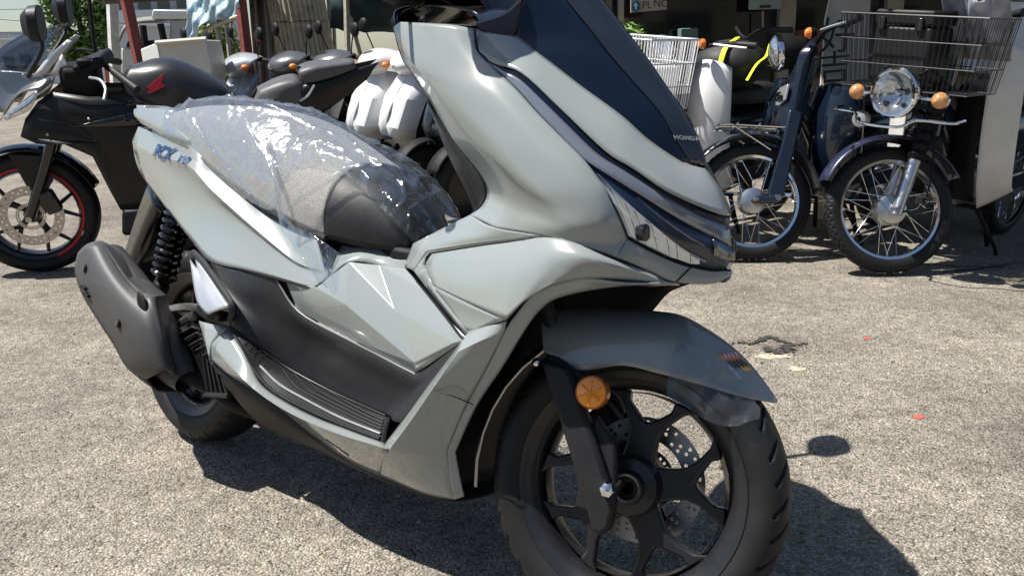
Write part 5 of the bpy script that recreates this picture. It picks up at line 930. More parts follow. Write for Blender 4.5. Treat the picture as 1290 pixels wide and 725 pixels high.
    # leg shield
    for s in (1, -1):
        lg = [[(-.36,.03*s,.80),(-.33,.13*s,.82),(-.36,.205*s,.81),(-.395,.235*s,.79)],
              [(-.31,.04*s,.66),(-.29,.15*s,.68),(-.335,.235*s,.68),(-.375,.265*s,.66)],
              [(-.30,.05*s,.50),(-.29,.16*s,.52),(-.34,.245*s,.52),(-.385,.275*s,.50)],
              [(-.33,.06*s,.36),(-.33,.165*s,.36),(-.375,.245*s,.37),(-.425,.275*s,.37)],
              [(-.38,.07*s,.28),(-.39,.165*s,.265),(-.44,.235*s,.285),(-.50,.262*s,.33)]]
        lg = [[(p[0], p[1], .28+(p[2]-.28)*zs) for p in r] for r in lg]
        if narrow:
            lg = [[(lerp(r[1][0], r[3][0], t), lerp(r[1][1], r[3][1], t)*(.97 if t < .5 else 1), lerp(r[1][2], r[3][2], t)) for t in (.12, .5, .85, 1.08)] for r in lg]
            MB().patch([[(-.34, .03*s, .80), (-.33, .14*s, .80)], [(-.32, .04*s, .52), (-.31, .16*s, .52)], [(-.36, .06*s, .30), (-.37, .165*s, .30)]], su=3, sv=4).build('front_panel', BLACK, o, solid=.004)
        MB().patch(lg, su=4, sv=5).build('leg_shield', shield, o, solid=.005)
    # frame, body, seat, rear
    MB().tube([(-.26, 0, .70), (-.36, 0, .62), (-.52, 0, .47), (-.66, 0, .45)], [.04, .05, .055, .06], 12, sub=3).build('main_tube', body, o)
    MB().sym([[(-.62,-.05,.42),(-.60,-.06,.58),(-.60,0,.66)],[(-.78,-.09,.44),(-.76,-.10,.60),(-.76,0,.70)],[(-.98,-.11,.48),(-.97,-.11,.62),(-.97,0,.71)],[(-1.22,-.10,.56),(-1.22,-.095,.64),(-1.22,0,.69)],[(-1.45,-.07,.55),(-1.45,-.065,.60),(-1.45,0,.63)]], su=4, sv=4).build('rear_body', body, o, solid=.004)
    MB().sym([[(-.56,-.05,.70),(-.55,-.04,.735),(-.55,0,.74)],[(-.66,-.12,.70),(-.66,-.10,.775),(-.66,0,.785)],[(-.86,-.13,.70),(-.86,-.11,.785),(-.86,0,.795)],[(-1.03,-.12,.705),(-1.03,-.10,.78),(-1.03,0,.79)],[(-1.09,-.09,.71),(-1.10,-.07,.74),(-1.10,0,.745)]], su=4, sv=4).build('seat', seatm, o, solid=.006, sharp=70)
    MB().box((-.60, 0, .335), (.34, .17, .16)).build('engine', mat('engine_alloy', (.22, .22, .23), .45, .8, 0, .2, 30), o, bevel=.03)
    MB().tube([(-.44, 0, .34), (-.36, 0, .36)], .055, 14).build('cylinder_head', mat('engine_alloy', (0, 0, 0)), o)
    MB().box((-.93, .085, .31), (.56, .025, .09), (0, R(2), 0)).build('chain_case', body, o, bevel=.012)
    MB().box((-.93, -.085, .31), (.56, .02, .04)).build('swingarm', BLACK, o, bevel=.006)
    MB().tube([(-.42, -.10, .25), (-.70, -.12, .18), (-1.30, -.13, .25)], [.018, .02, .038], 12, sub=3).build('exhaust', CHROME, o)
    MB().tube([(-.58, .19, .235), (-.58, -.19, .235)], .012, 8).build('footrest', BLACK, o)
    spoked_wheel(o, (-1.2, 0, .277), .277, .217, .07, None, .068, rim, 'rear_tyre', SILVER, 20)
    MB().tube([(-1.2, .10, .277), (-1.12, .11, .60)], .022, 10).build_lr('shock', CHROME, o)
    MB().tube([(-.62, .08, .23), (-.66, .19, .05), (-.665, .21, -.018)], .010, 8).build('side_stand', BLACK, o)
    MB().tube([(-.68, .10, .22), (-.75, .12, .03)], .012, 8).build_lr('centre_stand', BLACK, o)
    return o, T
CLB, Tc = moped(frame((1.1400, 4.1370, 0), 140, 5), 'dark blue moped with chrome headlight on its bars and a wire front carrier', BLUEC, BLUEC, -47, fender=BLUEG)
CRB, Tr = moped(frame((1.6550, 3.8210, 0), 140, 5), 'dark blue moped with low round headlight and white leg shields beside a black basket', BLUEC, WHITEM, -45, tele=True, lamp='low', fender=mat('violet_blue_paint', (.022, .026, .055), .25, 0, .8), narrow=True, zs=1.36)
MPB, Tm = moped(frame((0.6100, 4.5000, 0), 140, 5), 'moped with clean white leg shields behind a white wire basket', BLUEC, WHITEP, -10, fender=BLUEC, zs=1.22)
# emblem plate and wire carrier on the dark blue moped
bd = MB(Tc); bd.prism([(-.212, .062, .80), (-.196, .0, .80), (-.196, -.062, .80), (-.178, -.055, .73), (-.176, .0, .715), (-.192, .055, .73)], (.012, 0, .002)); bd.build('badge', SATIN, CLB, bevel=.003)
for k in range(4): MB(Tc).box((-.178+.006*k, .0, .735+.018*k), (.012, .085, .006)).build('badge_bar', BLACK, CLB)
for y in (-.08, -.027, .027, .08): MB(Tc).tube([(-.17, y, .60), (.10, y, .64), (.13, y, .64)], .0045, 6).build('carrier_rod', CHROME, CLB)
for x in (-.05, .05, .13): MB(Tc).tube([(x, -.095, .61+.12*(x+.17)), (x, .095, .61+.12*(x+.17))], .0045, 6).build('carrier_rod', CHROME, CLB)
MB(Tc).tube([(.08, .09, .637), (-.09, .09, .50)], .0045, 6).build('carrier_stay', CHROME, CLB); MB(Tc).tube([(.08, -.09, .637), (-.09, -.09, .50)], .0045, 6).build('carrier_stay', CHROME, CLB)
# baskets
wire_basket('wire_basket', -.14, .15, .60, .795, 1.085, mat('black_wire', (.03, .03, .032), .3, .4), None, frame((1.6550, 3.8210, 0), 140, 5), 'black wire basket above the round low headlight of the moped', nw=26, r=.0019)
BKW = wire_basket('wire_basket', -.14, .20, .44, .72, 1.04, WHITEP, None, frame((0.6100, 4.5000, 0), 140, 5), 'white coated wire basket on the moped with clean white leg shields', nw=22, r=.003)
# things in and behind the black basket
crm = frame((1.6550, 3.8210, 0), 140, 5)
tb = empty('toolbox', crm, 'black plastic toolbox standing in the black wire basket', 'toolbox')
MB().box((-.02, -.06, .93), (.20, .24, .22)).build('case', MATTE, tb, bevel=.012); MB().box((-.02, -.06, 1.075), (.21, .25, .06)).build('lid', MATTE, tb, bevel=.01)
for y in (-.18, -.02): MB().box((.088, y+.03, 1.05), (.012, .03, .05)).build('latch', GLOSSBLACK, tb, bevel=.003)
cl_ = MB(); rws = []
for i in range(9):
    rws.append([(-.20+.25*math.sin(j/8*math.pi)*.7+.02*math.sin(i*2.1+j), .02+.03*i+.008*math.sin(j*1.7), .92+.40*abs(math.sin((j/8)*math.pi))*(.75+.2*math.sin(i*.9))) for j in range(9)])
CAMO = mat('grey_camouflage_cloth', (.30, .31, .36), .85, 0, 0, .45, 14, detail=1)
cb = empty('cloth_bag', crm, 'grey camouflage cloth bag heaped over the black basket', 'bag')
cl_.patch(rws, su=3, sv=3).build('cloth', CAMO, cb, solid=.006, sharp=70)
MB().tube([(-.10, .10, 1.27), (-.02, .13, 1.31), (-.06, .18, 1.25)], .008, 6, sub=3).build('strap', BLACK, cb)
# delivery box on the rear rack
dbx = empty('delivery_box', crm, 'white hinged delivery box on the rear rack of the moped with the black basket', 'box')
MB().box((-1.12, 0, .985), (.42, .46, .34)).build('case', WHITEM, dbx, bevel=.015); MB().box((-1.12, 0, 1.20), (.43, .47, .08)).build('lid', WHITEM, dbx, bevel=.015)
for y in (-.12, .12):
    MB().box((-.905, y, 1.15), (.01, .06, .10)).build('hinge', mat('dark_hinge', (.12, .12, .12), .4, .6), dbx, bevel=.002)
MB().box((-1.08, 0, .80), (.40, .26, .03)).build('rack', BLACK, dbx, bevel=.004)
# black bag with yellow straps on the white-shield moped
bgm = frame((0.6100, 4.5000, 0), 140, 5)
bgb = empty('cargo_bag', bgm, 'black cargo bag with bright yellow straps behind the white leg shields', 'bag')
MB().ell((-.62, .05, .90), (.17, .20, .13), 20, 12, (R(8), 0, R(20))).build('sack', mat('black_nylon', (.014, .014, .015), .6, 0, 0, .3, 20, .5, 120), bgb)
MB().tube([(-.46, .10, .82), (-.45, .12, .92), (-.50, .11, 1.0), (-.6, .10, 1.04)], .016, 6, sub=4, sq=.3).build('strap', YEL, bgb)
MB().tube([(-.52, .24, .84), (-.56, .26, .92), (-.62, .27, .96), (-.66, .26, 1.02)], .014, 6, sub=4, sq=.3).build('strap', YEL, bgb)

# ================================================================ scooters behind
SGRP = 'scooters parked in a row behind the grey scooter'
def small_scooter(M, label, apron, stripe=None, cowl=None, lampm=CLEARL, group=SGRP, plate=False):
    o = empty('scooter', M, label, 'scooter', group); cowl = cowl or apron; c = (0, 0, .215)
    t = tyre(MB(), c, .215, .09, .13, 80, 14).build('front_tyre', RUBBER, o, sharp=180)
    MB().lathe([(.02, -.04), (.03, -.035), (.12, -.03), (.133, -.036), (.133, .036), (.12, .03), (.03, .035), (.02, .04)], c, 'y', 40).build('rim', WHEEL, t)
    MB().tube([(0, .07, .215), (-.13, .07, .50)], .018, 8).build_lr('fork_leg', BLACK, o)
    MB().sym([[(.245*math.cos(R(a)), -.06, .215+.245*math.sin(R(a))), (.26*math.cos(R(a)), 0, .215+.26*math.sin(R(a)))] for a in range(20, 160, 14)], su=4, sv=2).build('front_fender', BLACK, o, solid=.003)
    ap = [[(-.28,-.15,.89),(-.25,-.10,.90),(-.21,-.05,.89)],[(-.18,-.20,.71),(-.125,-.135,.72),(-.075,-.06,.72)],[(-.115,-.185,.53),(-.06,-.12,.53),(-.015,-.05,.54)],[(-.14,-.12,.39),(-.10,-.075,.39),(-.07,-.03,.40)]]
    ap = [[(r[0][0]-.05, r[0][1], r[0][2]), r[1], r[2]] for r in ap]
    MB().patch(ap, su=1, sv=1).build_lr('apron', apron, o, solid=.005, sharp=8)
    MB().sym([[(-.21,-.05,.89),(-.20,0,.89)],[(-.08,-.06,.72),(-.06,0,.72)],[(-.02,-.05,.54),(0,0,.54)],[(-.075,-.03,.40),(-.065,0,.40)]], su=4, sv=4).build('apron_centre', apron, o, solid=.004)
    MB().sym([[(-.26,-.08,.86),(-.20,-.05,.86),(-.17,0,.86)],[(-.24,-.16,.93),(-.15,-.10,.92),(-.11,0,.915)],[(-.28,-.19,.99),(-.19,-.11,.995),(-.15,0,.99)],[(-.36,-.16,1.02),(-.31,-.09,1.04),(-.29,0,1.045)],[(-.42,-.08,1.0),(-.41,-.05,1.01),(-.40,0,1.01)]], su=5, sv=4).build('handlebar_cowl', cowl, o, solid=.004, sharp=60)
    MB().sym([[(-.165,-.105,.925),(-.14,-.06,.92),(-.103,0,.915)],[(-.19,-.125,.965),(-.15,-.07,.965),(-.125,0,.96)]], su=4, sv=3).build('headlight', lampm, o, solid=.004)
    for s in (1, -1):
        MB().ell((-.215, .16*s, .945), (.03, .035, .022), rot=(0, 0, R(-35*s))).build('indicator', AMBERL, o)
        MB().tube([(-.34, .12*s, 1.0), (-.42, .33*s, .99)], .015, 8).build('grip', RUBBER, o)
        MB().tube([(-.33, .15*s, 1.0), (-.31, .20*s, 1.10), (-.30, .24*s, 1.16)], .005, 6, sub=2).build('mirror_stem', BLACK, o)
        MB().lathe([(.001, .02), (.035, .018), (.050, .005), (.052, -.005), (.001, -.008)], (-.30, .26*s, 1.19), 'x', 20).build('mirror', BLACK, o)
    MB().box((-.52, 0, .28), (.50, .26, .08)).build('floorboard', BLACK, o, bevel=.02)
    MB().sym([[(-.72,-.10,.32),(-.70,-.11,.58),(-.70,0,.66)],[(-.90,-.15,.36),(-.88,-.15,.62),(-.88,0,.70)],[(-1.15,-.14,.46),(-1.14,-.14,.66),(-1.14,0,.71)],[(-1.42,-.08,.60),(-1.42,-.08,.68),(-1.42,0,.71)]], su=4, sv=4).build('rear_body', DARKGREY, o, solid=.004)
    MB().sym([[(-.66,-.08,.69),(-.66,-.06,.73),(-.66,0,.74)],[(-.85,-.14,.70),(-.85,-.11,.775),(-.85,0,.785)],[(-1.15,-.13,.71),(-1.15,-.10,.785),(-1.15,0,.795)],[(-1.28,-.08,.72),(-1.28,-.06,.75),(-1.28,0,.755)]], su=4, sv=4).build('seat', VINYL, o, solid=.006, sharp=70)
    MB().tube([(-.24, 0, .60), (-.34, 0, .40), (-.46, 0, .27)], .06, 10, sub=2).build('leg_tunnel', BLACK, o)
    t2 = tyre(MB(), (-1.2, 0, .215), .215, .09, .13, 60, 12).build('rear_tyre', RUBBER, o, sharp=180)
    MB().lathe([(.02, -.04), (.12, -.03), (.133, -.036), (.133, .036), (.12, .03), (.02, .04)], (-1.2, 0, .215), 'y', 30).build('rim', WHEEL, t2)
    MB().box((-1.05, .08, .26), (.42, .12, .16)).build('engine', DARKGREY, o, bevel=.04)
    MB().box((-1.05, -.09, .24), (.40, .08, .10)).build('muffler', BLACK, o, bevel=.03)
    MB().tube([(-.62, .10, .22), (-.68, .18, .03), (-.685, .19, -.016)], .009, 8).build('side_stand', BLACK, o)
    return o
small_scooter(frame((-0.5600, 5.8000, 0), 140, 5), 'dark slate blue scooter parked beside an all white scooter', BLUEG)
small_scooter(frame((-0.8800, 6.0500, 0), 140, 5), 'all white scooter parked beside the slate blue one', WHITEP, BLACK)
small_scooter(frame((-1.1500, 6.3500, 0), 140, 5), 'white scooter with a warm grey handlebar cowl', WHITEP, BLACK, mat('warm_grey_plastic', (.50, .48, .46), .35, 0, .4))

FARS = 'scooters crowded behind the motorcycle tank'
SILV = mat('silver_scooter_paint', (.42, .44, .46), .3, .4, .6, .05, 8)
PALEB = mat('pale_blue_scooter_paint', (.36, .42, .50), .3, .1, .6, .05, 8)
small_scooter(frame((-2.75, 7.25, 0), 140, 4), 'pale blue scooter parked behind the motorcycle tank', PALEB, None, None, group=FARS)
small_scooter(frame((-2.28, 6.95, 0), 140, 4), 'silver scooter parked between the red post and the pale blue scooter', SILV, BLACK, None, group=FARS)
small_scooter(frame((-1.86, 6.70, 0), 140, 4), 'black scooter parked behind the motorcycle pillion seat', MBLACK, None, GREYS, group=FARS)
small_scooter(frame((-1.50, 6.52, 0), 140, 4), 'dark grey scooter beside the white one with the grey cowl', GREYS, BLACK, None, group=FARS)
small_scooter(frame((-.30, 5.45, 0), 140, 4), 'black scooter half hidden behind the grey scooter leg shield', MBLACK, None, MBLACK, group=SGRP)

# ================================================================ the place behind
def D2(p, q, t): return Vector(p).lerp(Vector(q), t)
def single(mb, name, m, label, cat, group=None, **kw): return tag(mb.build(name, m, None, **kw), label, cat, group)
RUST = mat('rusty_red_steel', (.20, .045, .035), .6, 0, 0, .3, 25, .3, 120)
RUSTD = mat('rusty_corrugated_edge', (.10, .065, .045), .8, 0, 0, .45, 18, .4, 90)
WOODL = mat('pale_weathered_wood', (.40, .36, .29), .75, 0, 0, .25, 22, .3, 150)
BAMB = mat('bamboo_cane', (.42, .36, .255), .6, 0, 0, .28, 16, .3, 120)
BAMD = mat('dark_cane', (.16, .14, .12), .7, 0, 0, .35, 18)
TARPB = mat('pale_blue_tarpaulin', (.30, .42, .48), .45, 0, .2, .2, 8, .5, 40)
TARPG = mat('dark_green_tarpaulin', (.020, .042, .048), .6, 0, 0, .3, 10, .4, 40)
CREAM = mat('cream_plastic', (.55, .53, .48), .5, 0, 0, .06, 8)
def post(a, b, r, m, name, label, cat='post', n=10, group=None):
    a, b = Vector(a), Vector(b); d = b-a; bot = a+d*((0-a.z)/d.z)
    return single(MB().tube([bot, b], r, n), name, m, label, cat, group)
# red steel posts of the lean-to and its rusty roof edge
post((-3.2658, 8.2, 0.9561), (-3.3541, 8.2, 1.9188), .055, RUST, 'steel_post', 'rusty red steel post leaning beside the white timber post', n=4)
post((-2.1321, 7.6, 0.7677), (-2.1555, 7.6, 1.8261), .048, RUST, 'steel_post', 'rusty red steel post between the blue tarpaulin and the bamboo blind', n=4)
post((-4.0385, 9.5, 1.0727), (-3.9493, 9.5, 2.072), .06, mat('flaking_white_timber', (.55, .55, .52), .7, 0, 0, .2, 15), 'timber_post', 'flaking white timber post beside the leaning red one', n=4)
post((-3.8304, 8.6, 1.138), (-3.8104, 8.6, 1.8363), .018, BLACK, 'antenna_pole', 'thin black pole standing beside the street tree', 'pole', n=6)
rf = empty('canopy_roof', Matrix.Identity(4), 'rusty corrugated lean-to roof on red posts above the scooters', 'roof')
p0, p1 = Vector((-3.6168, 8.4, 1.5575)), Vector((-2.0099, 7.9, 1.565))
cor = MB(); rws = []
for i in range(2):
    rws.append([D2(p0, p1, j/60)+Vector((0, i*2.6, .055*(j % 2)+i*.35)) for j in range(61)])
cor.grid(rws).build('roof_sheet', RUSTD, rf, solid=.006)
MB().prism([p0+Vector((0, .02, -.05)), p1+Vector((0, .02, -.05)), p1+Vector((0, .02, .0)), p0+Vector((0, .02, .0))], (0, .05, 0)).build('roof_beam', RUSTD, rf)
# blue tarpaulin over a rack
tp = empty('blue_tarpaulin', Matrix.Identity(4), 'crumpled pale blue tarpaulin thrown over the timber rack', 'tarpaulin')
rows = []
TA = [[(-2.7537, 8.2, 1.6435),(-2.521, 8, 1.655),(-2.3068, 7.8, 1.634),(-2.1635, 7.7, 1.5918)],[(-2.7596, 8.1, 1.4135),(-2.5395, 7.9, 1.4372),(-2.3171, 7.7, 1.4339),(-2.1414, 7.6, 1.4612)],[(-2.7957, 8.1, 1.2819),(-2.5468, 7.85, 1.3452),(-2.3368, 7.7, 1.3717),(-2.1436, 7.6, 1.3748)],[(-2.8247, 8.15, 1.1834),(-2.6465, 7.9, 1.207),(-2.4963, 7.8, 1.2909),(-2.1693, 7.65, 1.3279)]]
t_ = MB().patch(TA, su=8, sv=8)
for v in t_.v: v += Vector((.0, .05*math.sin(v.x*21+v.z*17)+.03*math.sin(v.x*47-v.z*31), .012*math.sin(v.x*39)))
t_.build('sheet', TARPB, tp, solid=.003, sharp=70)
rk = empty('timber_rack', Matrix.Identity(4), 'pale timber rack with thin uprights under the blue tarpaulin', 'rack')
for a, b in (((-2.4496, 7.9, 1.0844),(-2.4487, 7.9, 1.3449)),((-2.3504, 7.8, 1.0292),(-2.338, 7.8, 1.3381)),((-2.5895, 8, 1.0353),(-2.5949, 8, 1.2344))):
    a = Vector(a); a.z = 0; MB().tube([a, b], .022, 6).build('upright', WOODL, rk)
MB().tube([(-2.5773, 7.95, 1.2458),(-2.1668, 7.6, 1.3382)], .02, 6).build('top_rail', WOODL, rk)
# cream tray on a stand
ct = empty('cream_tray', Matrix.Identity(4), 'large cream plastic tray standing behind the motorcycle tank', 'tray')
q = [(-2.6186, 6.6, 1.0783),(-2.4992, 6.6, 1.1246),(-2.1406, 6.6, 1.1377),(-2.1131, 6.6, 0.9224),(-2.1449, 6.6, 0.6313),(-2.6519, 6.6, 0.6439)]
MB().prism([(-2.4942, 6.6, 1.119),(-2.1412, 6.6, 1.1323),(-2.1176, 6.6, 0.9336),(-2.1733, 6.6, 0.6886),(-2.5081, 6.6, 0.6856)], (0, .35, 0)).build('body', CREAM, ct, bevel=.01)
MB().prism([(-2.6723, 6.75, 1.0808),(-2.4905, 6.59, 1.1188),(-2.4697, 6.59, 0.9202),(-2.6636, 6.75, 0.9225)], (.0, .30, 0)).build('end', mat('pale_cream_plastic', (.66, .66, .64), .45), ct, bevel=.008)
MB().tube([(-2.4923, 6.58, 1.1187),(-2.1285, 6.58, 1.137)], .018, 6).build('rim', CREAM, ct)
z_ = (-2.3573, 6.6, 0.6932)[2]; MB().box(((-2.3991, 6.75, 0.6868)[0], 6.78, z_/2), (.5, .3, z_)).build('stand', BLACK, ct)
# bamboo blind and cane bundle
bl = empty('bamboo_blind', Matrix.Identity(4), 'rolled pale bamboo blind standing upright behind the scooters', 'blind')
c0 = Vector((-1.7647, 8, 1.0818)); rad = (Vector((-1.5378, 8, 1.0762))-Vector((-1.9984, 8, 1.0875))).length/2
for k in range(34):
    a = math.pi+math.pi*2*k/34; x, y = c0.x+rad*math.cos(a), c0.y+.2+rad*.8*math.sin(a)
    MB().tube([(x+.10, y, 0), (x-.12, y, 1.95)], rad*.10, 6).build('slat', BAMB, bl)
for z in (.88, 1.30): MB().tube([(c0.x+.10-.22*z/1.95+(rad+.012)*math.cos(2*math.pi*k/28), c0.y+.2+(rad*.8+.016)*math.sin(2*math.pi*k/28), z) for k in range(28)], .008, 5, closed=True).build('cord', mat('brown_cord', (.12, .08, .05), .8), bl)
CGR = 'canes leaning behind the red post'
for k, (px, w_, m_) in enumerate(((322, .022, BAMD), (326, .018, BAMB), (330, .024, RUSTD), (334, .018, BAMD), (338, .024, mat('grey_cane', (.3, .29, .28), .7)), (343, .020, BAMD), (346, .016, BAMB), (417, .016, BAMB), (421, .018, WOODL))):
    a, b2 = [((-2.2284, 8.2, 1.0541),(-2.2485, 8.3, 1.7054)),((-2.2001, 8.2, 1.0534),(-2.2065, 8.3, 1.7044)),((-2.1649, 8.2, 1.0525),(-2.1786, 8.3, 1.7037)),((-2.1367, 8.2, 1.0518),(-2.1436, 8.3, 1.7028)),((-2.1014, 8.2, 1.051),(-2.1156, 8.3, 1.7022)),((-2.0732, 8.2, 1.0503),(-2.0807, 8.3, 1.7013)),((-2.045, 8.2, 1.0496),(-2.0527, 8.3, 1.7007)),((-1.5772, 8.3, 1.0386),(-1.563, 8.3, 1.6889)),((-1.5415, 8.3, 1.0377),(-1.521, 8.3, 1.6879))][k]
    post(a, b2, w_, m_, 'garden_cane', ['dark brown cane right beside the red post', 'pale bamboo cane between two dark canes', 'thick rusty brown cane among the upright canes', 'dark cane next to the rusty brown one', 'grey weathered cane between two dark ones', 'dark cane next to the bamboo blind', 'pale thin cane touching the bamboo blind', 'pale bamboo cane under the edge of the green canopy', 'light timber cane beside the green canopy prop'][k], 'cane', 6, CGR)
single(MB().ell((-2.1667, 8.1, 1.1932), (.03, .03, .06)), 'red_float', mat('bright_red_plastic', (.6, .03, .03), .4), 'small bright red float hanging among the canes', 'float')
# dark green canopy and its timber props
gt = empty('green_canopy', Matrix.Identity(4), 'dark green tarpaulin canopy sloping behind the white scooters', 'canopy')
TG = [[(-1.4294, 7.8, 1.6442),(-1.1235, 7.6, 1.6202),(-0.7192, 7.4, 1.5939)],[(-1.4794, 7.9, 1.4116),(-1.1679, 7.6, 1.4377),(-0.728, 7.4, 1.4273)],[(-1.5309, 8.1, 1.2378),(-1.2811, 8, 1.2024),(-0.8014, 8, 1.1908)]]
tg = MB().patch(TG, su=6, sv=6)
for v in tg.v: v += Vector((0, .03*math.sin(v.x*19+v.z*23), .01*math.sin(v.x*33)))
tg.build('sheet', TARPG, gt, solid=.004, sharp=70)
post((-1.3258, 7.7, 1.004), (-1.2986, 7.7, 1.571), .026, WOODL, 'timber_prop', 'pale timber prop standing upright under the green canopy', 'post', 4)
post((-1.2454, 7.9, 0.9891), (-1.3157, 7.8, 1.3897), .018, WOODL, 'timber_brace', 'thin slanting timber brace under the green canopy', 'brace', 4)
# kei truck with a curved bed cover
TRM = mat('truck_ivory', (.48, .48, .45), .4, 0, .4, .06, 4)
tk_ = empty('mini_truck', Matrix.Identity(4), 'ivory mini truck with grey curved bed cover behind the cream tray', 'truck')
MB().prism([(-5.8396, 14, 1.2388),(-4.8339, 14, 1.191),(-4.8856, 14, 0.7463),(-5.9029, 14, 0.7714)], (0, 1.4, 0)).build('bed', TRM, tk_, bevel=.03)
cv = [[(-5.8093, 13.9, 1.3293),(-5.6897, 13.9, 1.5098),(-5.4645, 13.9, 1.5955),(-5.1775, 13.9, 1.6113),(-4.9144, 13.9, 1.6277)],[(-6.4362, 15.4, 1.3689),(-6.2986, 15.4, 1.6067),(-6.0476, 15.4, 1.7141),(-5.73, 15.4, 1.7316),(-5.4388, 15.4, 1.7497)]]
MB().patch(cv, su=4, sv=2).build('bed_cover', mat('olive_grey_canvas', (.20, .20, .17), .8, 0, 0, .15, 4), tk_, solid=.04)
MB().prism([(-5.2144, 13.8, 1.7661),(-4.6534, 13.8, 1.7413),(-4.7146, 13.8, 1.6189),(-5.2549, 13.8, 1.632)], (0, .9, 0)).build('roof_panel', WHITEM, tk_, bevel=.02)
MB().prism([(-5.0118, 13.9, 1.6073),(-4.7015, 13.9, 1.6225),(-4.7595, 13.9, 1.3267),(-5.0569, 13.9, 1.334)], (0, 1.2, 0)).build('cab', mat('truck_grey', (.36, .37, .39), .4, 0, .4), tk_, bevel=.02)
for x in (182, 206): pass
for a, b2 in (((-5.406, 13.85, 1.2498),(-5.4035, 13.85, 1.5468)),((-5.1092, 13.85, 1.2426),(-5.1409, 13.85, 1.5632))): MB().tube([a, b2], .05, 6).build('cover_hoop', BLACK, tk_)
MB().prism([(-5.7108, 13.95, 1.3277),(-5.0871, 13.95, 1.3356),(-5.0772, 13.95, 1.2197),(-5.747, 13.95, 1.2361)], (0, 1.2, 0)).build('load', BLACK, tk_, bevel=.02)
for px in (0, 1):
    c = (-5.7341, 14, 0.5773) if px == 0 else (-5.0293, 14, 0.5599); tyre(MB(), (c[0], 14.05, .27), .27, .16, .17, 32, 8).build('wheel', RUBBER, tk_, sharp=180)
# street tree and bush
LEAF = mat('leaf_green', (.12, .20, .05), .55, 0, 0, .45, 3)
LEAF2 = mat('yellow_leaf_green', (.16, .22, .035), .55, 0, 0, .4, 3)
BARK = mat('bark', (.09, .07, .05), .9, 0, 0, .3, 20)
def crown(cs, n, size, seed):
    rnd = random.Random(seed); b = MB()
    for _ in range(n):
        c, r = rnd.choice(cs); 
        while True:
            d = Vector((rnd.uniform(-1, 1), rnd.uniform(-1, 1), rnd.uniform(-1, 1)))
            if .35 < d.length < 1: break
        p = Vector(c)+Vector((d.x*r[0], d.y*r[1], d.z*r[2])); u = Vector((rnd.uniform(-1, 1), rnd.uniform(-1, 1), rnd.uniform(-.6, .6))).normalized(); v = u.cross(Vector((rnd.uniform(-1, 1), rnd.uniform(-1, 1), 1))).normalized(); s = size*rnd.uniform(.6, 1.4)
        b.add([p-u*s, p+v*s*.5, p+u*s, p-v*s*.5], [[0, 1, 2, 3]])
    return b
tr = empty('street_tree', Matrix.Identity(4), 'leafy green street tree beside the thin black pole', 'tree')
tc_ = Vector((-10.1036, 22, 1.7833))
MB().tube([(tc_.x, 22, 0), (tc_.x+.1, 22, 1.2), (tc_.x-.05, 22, 2.6)], [.12, .1, .05], 8, sub=3).build('trunk', BARK, tr)
for dx, dz in ((-.6, .7), (.6, .6), (.1, 1.0)): MB().tube([(tc_.x, 22, 1.2), (tc_.x+dx, 22, 1.4+dz)], [.05, .02], 6).build('limb', BARK, tr)
crown([((tc_.x, 22, 1.9), (.65, .6, .7)), ((tc_.x-.35, 22, 1.4), (.4, .5, .5)), ((tc_.x+.4, 22, 1.45), (.42, .5, .5)), ((tc_.x-.3, 21.8, 2.4), (.5, .5, .5)), ((tc_.x+.35, 22, 2.5), (.5, .5, .5)), ((tc_.x, 22, 1.0), (.35, .4, .45)), ((tc_.x+.55, 22, 2.05), (.3, .4, .3))], 5200, .075, 3).build('crown', LEAF, tr, sharp=180)
bs = empty('garden_bush', Matrix.Identity(4), 'yellow green bush behind the timber rack', 'bush')
bc = (-4.0559, 13, 1.3472); MB().tube([(bc[0], 13, 0), (bc[0], 13, .9)], .04, 6).build('stem', BARK, bs)
crown([((bc[0], 13, bc[2]), (.30, .3, .34)), ((bc[0]-.12, 13, bc[2]-.25), (.25, .3, .3)), ((bc[0]+.12, 13, bc[2]-.4), (.28, .3, .4))], 1800, .045, 5).build('foliage', LEAF2, bs, sharp=180)
# buildings
BW = mat('pale_cladding', (.50, .52, .55), .6, 0, 0, .05, .6)
GLD = mat('dark_window_glass', (.03, .04, .05), .08, 0, .5)
lb = empty('low_building', Matrix.Identity(4), 'long low pale building with small windows behind the motorcycle mirror', 'building')
a0 = Vector((-35.6402, 58, 2.7728)); a1 = Vector((-29.5815, 58, 2.7208)); 
MB().prism([(a0.x, 58, 0), (a1.x, 58, 0), (a1.x, 58, a1.z), (a0.x, 58, a1.z)], (0, 12, 0)).build('wall', BW, lb)
MB().box(((a0.x+a1.x)/2, 58+5.8, a1.z+.08), (a1.x-a0.x+.5, 12.6, .16)).build('roof', mat('pale_roof', (.6, .61, .62), .5), lb)
for px in (0, 1, 2):
    c = [(-32.9289, 57.9, 1.4536),(-31.2796, 57.9, 1.4616),(-30.2194, 57.9, 1.5323)][px]; MB().box((c[0], 57.95, c[2]), (.62, .12, .5)).build('window', GLD, lb); 
for k in range(14): MB().box((lerp(a0.x, a1.x, (k+.5)/14), 57.985, a1.z*.5), (.05, .05, a1.z*.98)).build('cladding_rib', BW, lb)
MB().box(((a0.x+a1.x)/2, 57.97, (-31.4724, 58, 0.9314)[2]), (a1.x-a0.x, .08, .08)).build('band', mat('grey_band', (.35, .37, .4), .6), lb)
tb_ = empty('tower_block', Matrix.Identity(4), 'distant grey tower block rising behind the low pale building', 'building')
a = Vector((-65.3409, 120, 5.6909)); MB().box((a.x-.6, 124, a.z/2-.0), (2.8, 6, a.z)).build('wall', mat('haze_grey_wall', (.45, .48, .52), .7), tb_)
